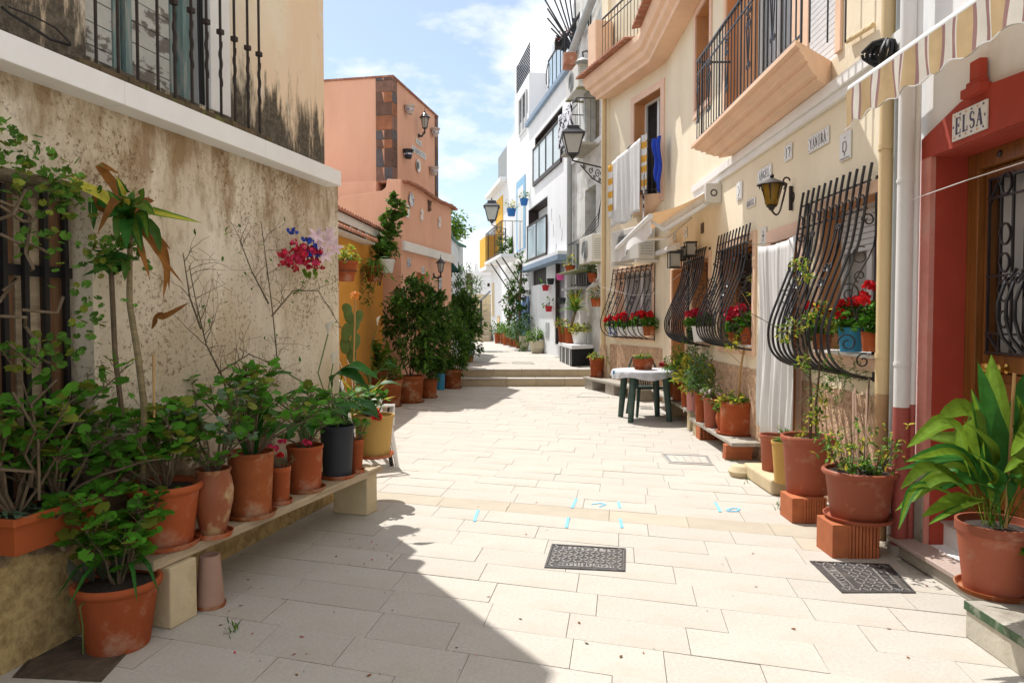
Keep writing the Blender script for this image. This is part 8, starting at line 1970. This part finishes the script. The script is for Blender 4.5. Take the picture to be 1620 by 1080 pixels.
# ------------------------------------------------------------------ pots by the white houses
random.seed(55)
bt_ = thing('cabinet_bench', 'low black box with a white slab top holding potted plants', 'bench', WR.T(2.2, .3, ZU))
c0 = P(938, 578, ZU); c1_ = P(905, 580, ZU); c2_ = P(885, 571, ZU)
dx, dz0 = c0 - c1_, c2_ - c1_
def bxf(a, b, z): return c1_ + (c0 - c1_) * a + (c2_ - c1_) * b + Vector((0, 0, z))
Hb = 34 * c1_.y / 1150
mb = MB(bxf); mb.box(0, 1, 0.02, .98, 0, Hb - .09); part('black_front', mb, m_black, bt_, smooth=False)
mb = MB(bxf); mb.box(-.04, 1.04, -.02, 1.02, Hb - .088, Hb); part('slab_top', mb, m_whitewall, bt_, smooth=False, bev=.008)
for k in range(3): mb = MB(bxf); mb.box(-.03, -.001, .12 + .3 * k, .16 + .3 * k, 0, Hb - .09); part('white_rib', mb, m_whitewall, bt_, smooth=False)
def onb(label, a, b, wt, h, mat, fn, kind='band'): c = bxf(a, b, Hb + .002); return potted(label, c, kind, wt / 2, wt * .36, h, mat, fn, n=18)
onb('white decorated pot of golden leaves at the front of the slab top', .55, .25, .42, .30, m_cer, lambda t, b, r: var_bush(t, b, r, .2, .28, 200, .1, (l_yel, l_lite), (2, 1)))
onb('clay pot carrying the bright spiky yucca on the slab top', .2, .5, .26, .38, m_terra, lambda t, b, r: None)
t = thing('yucca', 'bright spiky yucca rosette above the black box bench', 'plant', bxf(.2, .5, Hb + .3)); yc = atd(910, 494, c1_.y + .2)
mb = MB(); mb.tube([bxf(.2, .5, Hb + .3), yc], .035, 8); part('stem', mb, m_bark, t); rosette(t, yc, 60, .46, .035, [l_lite, l_yel, l_mid], up=1.3, droop=.7)
onb('clay pot with orange tinted succulent at the left end of the slab top', .05, .85, .22, .4, m_terra, lambda t, b, r: var_bush(t, b, r, .25, .16, 120, .08, (l_orange, l_mid), (1, 1)))
onb('slim clay pot with green shoots in the middle of the slab top', .12, .68, .17, .28, m_terrad, lambda t, b, r: var_bush(t, b, r, .2, .12, 90, .07, (l_mid, l_lite), (1, 1)))
onb('small clay pot between the yucca and the white pot', .35, .4, .18, .3, m_terra, lambda t, b, r: var_bush(t, b, r, .2, .14, 100, .08, (l_yel, l_mid), (1, 1)))
def wallpot(label, u, v, dep, r, mat, m_, n=90, s_=.08, kind='band', drop=0, wts=None):
    s_w, z = WR.px(u, v, dep); c = WR.T(s_w, dep, z)
    return potted(label, c, kind, r, r * .72, r * 1.5, mat, (lambda t, b, rr: bush(t, [(b + Vector((0, 0, r * .8)), r * 1.4, r * 1.2, r * 1.1)] + ([(b + Vector((0, 0, -drop)), r * .9, r * .8, drop)] if drop else []), n, s_, list(m_), 'ov', b, 4)) if n else None, name='hanging_pot', cat='hanging pot', n=16)
wallpot('clay wall pot with yellow green leaves by the grey drainpipe', 902, 433, .25, .135, m_terra, (l_yel, l_mid))
wallpot('clay wall pot of dark leaves under the lower air conditioner', 938, 446, .2, .13, m_terra, (l_mid, l_dark))
wallpot('clay wall pot of reddish succulent low on the grey wall', 943, 485, .2, .13, m_terra, (l_orange, l_mid, l_dark))
wallpot('half hidden pot with golden leaves above the yucca', 909, 478, .2, .13, m_terrad, (l_yel, l_mid))
for lab, u, v, mm, nn in (('bright pink plastic wall pot on the white facade', 886, 443, m_pink, 0), ('upper red plastic wall pot on the white facade', 863, 460, m_redpot, 14), ('lower red plastic wall pot with thin leaves on the white facade', 868, 493, m_redpot, 16),
                          ('dark grey plastic wall pot above the red ones', 871, 450, m_greypot, 0), ('dark plastic wall pot tilted beside the door', 889, 481, m_greypot, 0)):
    wallpot(lab, u, v, .14, .115, mm, (l_mid,), nn, .12, 'plain')
wallpot('cobalt blue pot of yellow flowers on the iron balcony rail', 809, 342, 1.0, .15, m_cobalt, (l_yel, l_mid))
wallpot('cobalt blue wall pot beside the blue framed door', 829, 325, .2, .15, m_cobalt, (l_lite, l_mid))
# planters row on the upper street
def up(lab, xc, yb, wt, wb, hp, mat, fn, kind='band'): return pot_px(lab, xc, yb, ZU, wt, wb, hp, kind, mat, fn, n=18)
def sq(lab, u0, u1, yb, hp, fn):
    a, b = P(u0, yb, ZU), P(u1, yb, ZU); y = a.y; w_ = b.x - a.x; h = hp * y / 1150; c = Vector(((a.x + b.x) / 2, y + w_ / 2, ZU))
    t = thing('square_planter', lab, 'planter', c); mb = MB(); k0, k1 = w_ * .40, w_ * .54
    lv2 = []
    for (k, z, ch) in ((k0 * .9, 0, .25), (k1 * .96, h * .45, .3), (k1 * .96, h * .85, .3), (k1, h * .9, .3), (k1, h, .3), (k1 * .88, h, .3), (k1 * .86, h * .85, .3)):
        q = k * ch; lv2 += [c + Vector(p) for p in ((k, -k + q, z), (k, k - q, z), (k - q, k, z), (-k + q, k, z), (-k, k - q, z), (-k, -k + q, z), (-k + q, -k, z), (k - q, -k, z))]
    mb.add(lv2, [tuple(range(8))[::-1]] + [(l * 8 + i, l * 8 + (i + 1) % 8, l * 8 + 8 + (i + 1) % 8, l * 8 + 8 + i) for l in range(6) for i in range(8)] + [tuple(range(48, 56))]); part('planter', mb, M('cream_stone_planter', (.60, .54, .38), .8, .1, 4, col2=(.42, .36, .24), p2=(.55, .75)), t, smooth=False, bev=.015)
    fn(t, c + Vector((0, 0, h * .9)), k1)
sq('cream octagonal planter nearest the white house door', 839, 861, 559, 20, lambda t, b, r: var_bush(t, b, r, .45, .4, 360, .11, (l_mid, l_lite), (1, 1)))
sq('taller cream planter with trailing grey green leaves', 822, 837, 555, 24, lambda t, b, r: (var_bush(t, b, r, .8, .45, 500, .1, (l_grey, l_mid), (2, 1)), bush(t, [(b + Vector((-.1, -.35, -.3)), .3, .2, .35)], 120, .09, l_mid, 'ov')))
random.seed(66)
for k, (xc, yb, wt, wb, hp, ml) in enumerate(((787, 543, 10, 8, 17, (l_dark, l_mid)), (795, 544, 9, 7, 16, (l_dark, l_mid)), (801, 546, 12, 10, 20, (l_mid, l_lite)), (809, 548, 9, 6, 17, (l_mid, l_lite)), (815, 549, 7, 6, 14, (l_grey, l_mid)), (820, 551, 7, 6, 16, (l_grey, l_mid)))):
    up(('leftmost', 'second from the left', 'third and widest', 'fourth, narrow footed', 'fifth, small', 'last before the cream planters')[k] + ' clay pot of the row along the far white houses', xc, yb, wt, wb, hp, m_terra if k % 2 == 0 else m_terrad, lambda t, b, r, ml=ml: var_bush(t, b, r, .5, .33, 240, .10, ml, (1, 1)))
# climber on the blue trimmed house and balcony plants
t = thing('climbing_plant', 'dark climber growing up round the blue door of the far white house', 'climbing plant', PD(822, 545, 25.5))
yy = 25.2
bush(t, [(PD(812, 455, yy), .3, .25, .55), (PD(806, 480, yy), .3, .25, .6), (PD(820, 465, yy - .3), .35, .25, .6), (PD(814, 505, yy), .4, .3, .6), (PD(824, 500, yy - .5), .25, .25, .6), (PD(826, 435, yy - .5), .2, .2, .5), (PD(824, 412, yy - .5), .2, .2, .35)], 1500, .14, [l_mid, l_dark, M('dry_red_leaf', (.16, .05, .04), .7, isl=.3)], 'ov', PD(818, 540, yy), 9, wts=(3, 4, 1))
mb = MB(); mb.tube([PD(823, 540, 24.8), PD(822, 480, 24.8), PD(825, 420, 24.8)], [.06, .05, .03], 6); part('stem', mb, m_bark, t)
t = thing('balcony_plant', 'mass of light green leaves spilling over the iron balcony floor', 'plant', PD(808, 395, 25.5)); q_ = WR.T(rs(808), 1.05, zbal + .1)
bush(t, [(PD(803, 388, q_.y - .2), .40, .25, .28), (PD(812, 392, q_.y - .3), .32, .25, .25), (PD(795, 398, q_.y - .1), .2, .2, .2), (PD(793, 385, q_.y), .15, .15, .3)], 700, .13, [l_lite, l_mid, l_mid], 'ov')
t = thing('balcony_flowers', 'dark box of pink flowers under the fan of iron spikes', 'flowers', PD(888, 60, 18.9))
bush(t, [(PD(884, 62, 18.9), .2, .15, .1), (PD(893, 56, 18.9), .2, .15, .12)], 120, .07, [l_mid, m_flil, m_fred], 'rh'); mb = MB(); a, b = PD(878, 75, 18.95), PD(898, 62, 18.95); mb.box(a.x, b.x, 18.85, 19.15, a.z, b.z); part('box', mb, m_dark, t, smooth=False)
t = thing('pole_lamp', 'round shaded outdoor lamp on a curved arm near the top of the grey house', 'lamp', WR.T(1.2, 0, 7.5))
c = PD(923, 97, 16.9); mb = MB(); mb.lathe([(0, .08), (.06, .07), (.14, .02), (.2, -.03), (.17, -.035), (.05, .0), (0, .01)], c, 18); part('shade', mb, m_pvcg, t)
mb = MB(); mb.tube([c + Vector((0, 0, .07)), c + Vector((-.02, 0, .2)), c + Vector((.08, .1, .27)), c + Vector((.2, .2, .22)), c + Vector((.25, .3, .02))], .02, 6); part('arm', mb, m_iron, t)
# tufts in paving joints
t = MB(); random.seed(4)
for (u, v, n_) in ((365, 1000, 16), (372, 992, 10), (1240, 806, 30), (1232, 800, 14), (1160, 728, 24), (1148, 722, 20), (1180, 760, 10)):
    for i in range(n_):
        p = P(u + random.gauss(0, 6), v + random.gauss(0, 3), 0); put_leaf(t, 'ln', p, (random.uniform(-.6, .6), random.uniform(-.6, .6), 1), RV(), random.uniform(.02, .045))
part('weeds', t, l_mid, None, fix=False, kind='stuff'); tag(bpy.data.objects['weeds'], 'tiny green weeds sprouting from the paving joints', 'weeds')
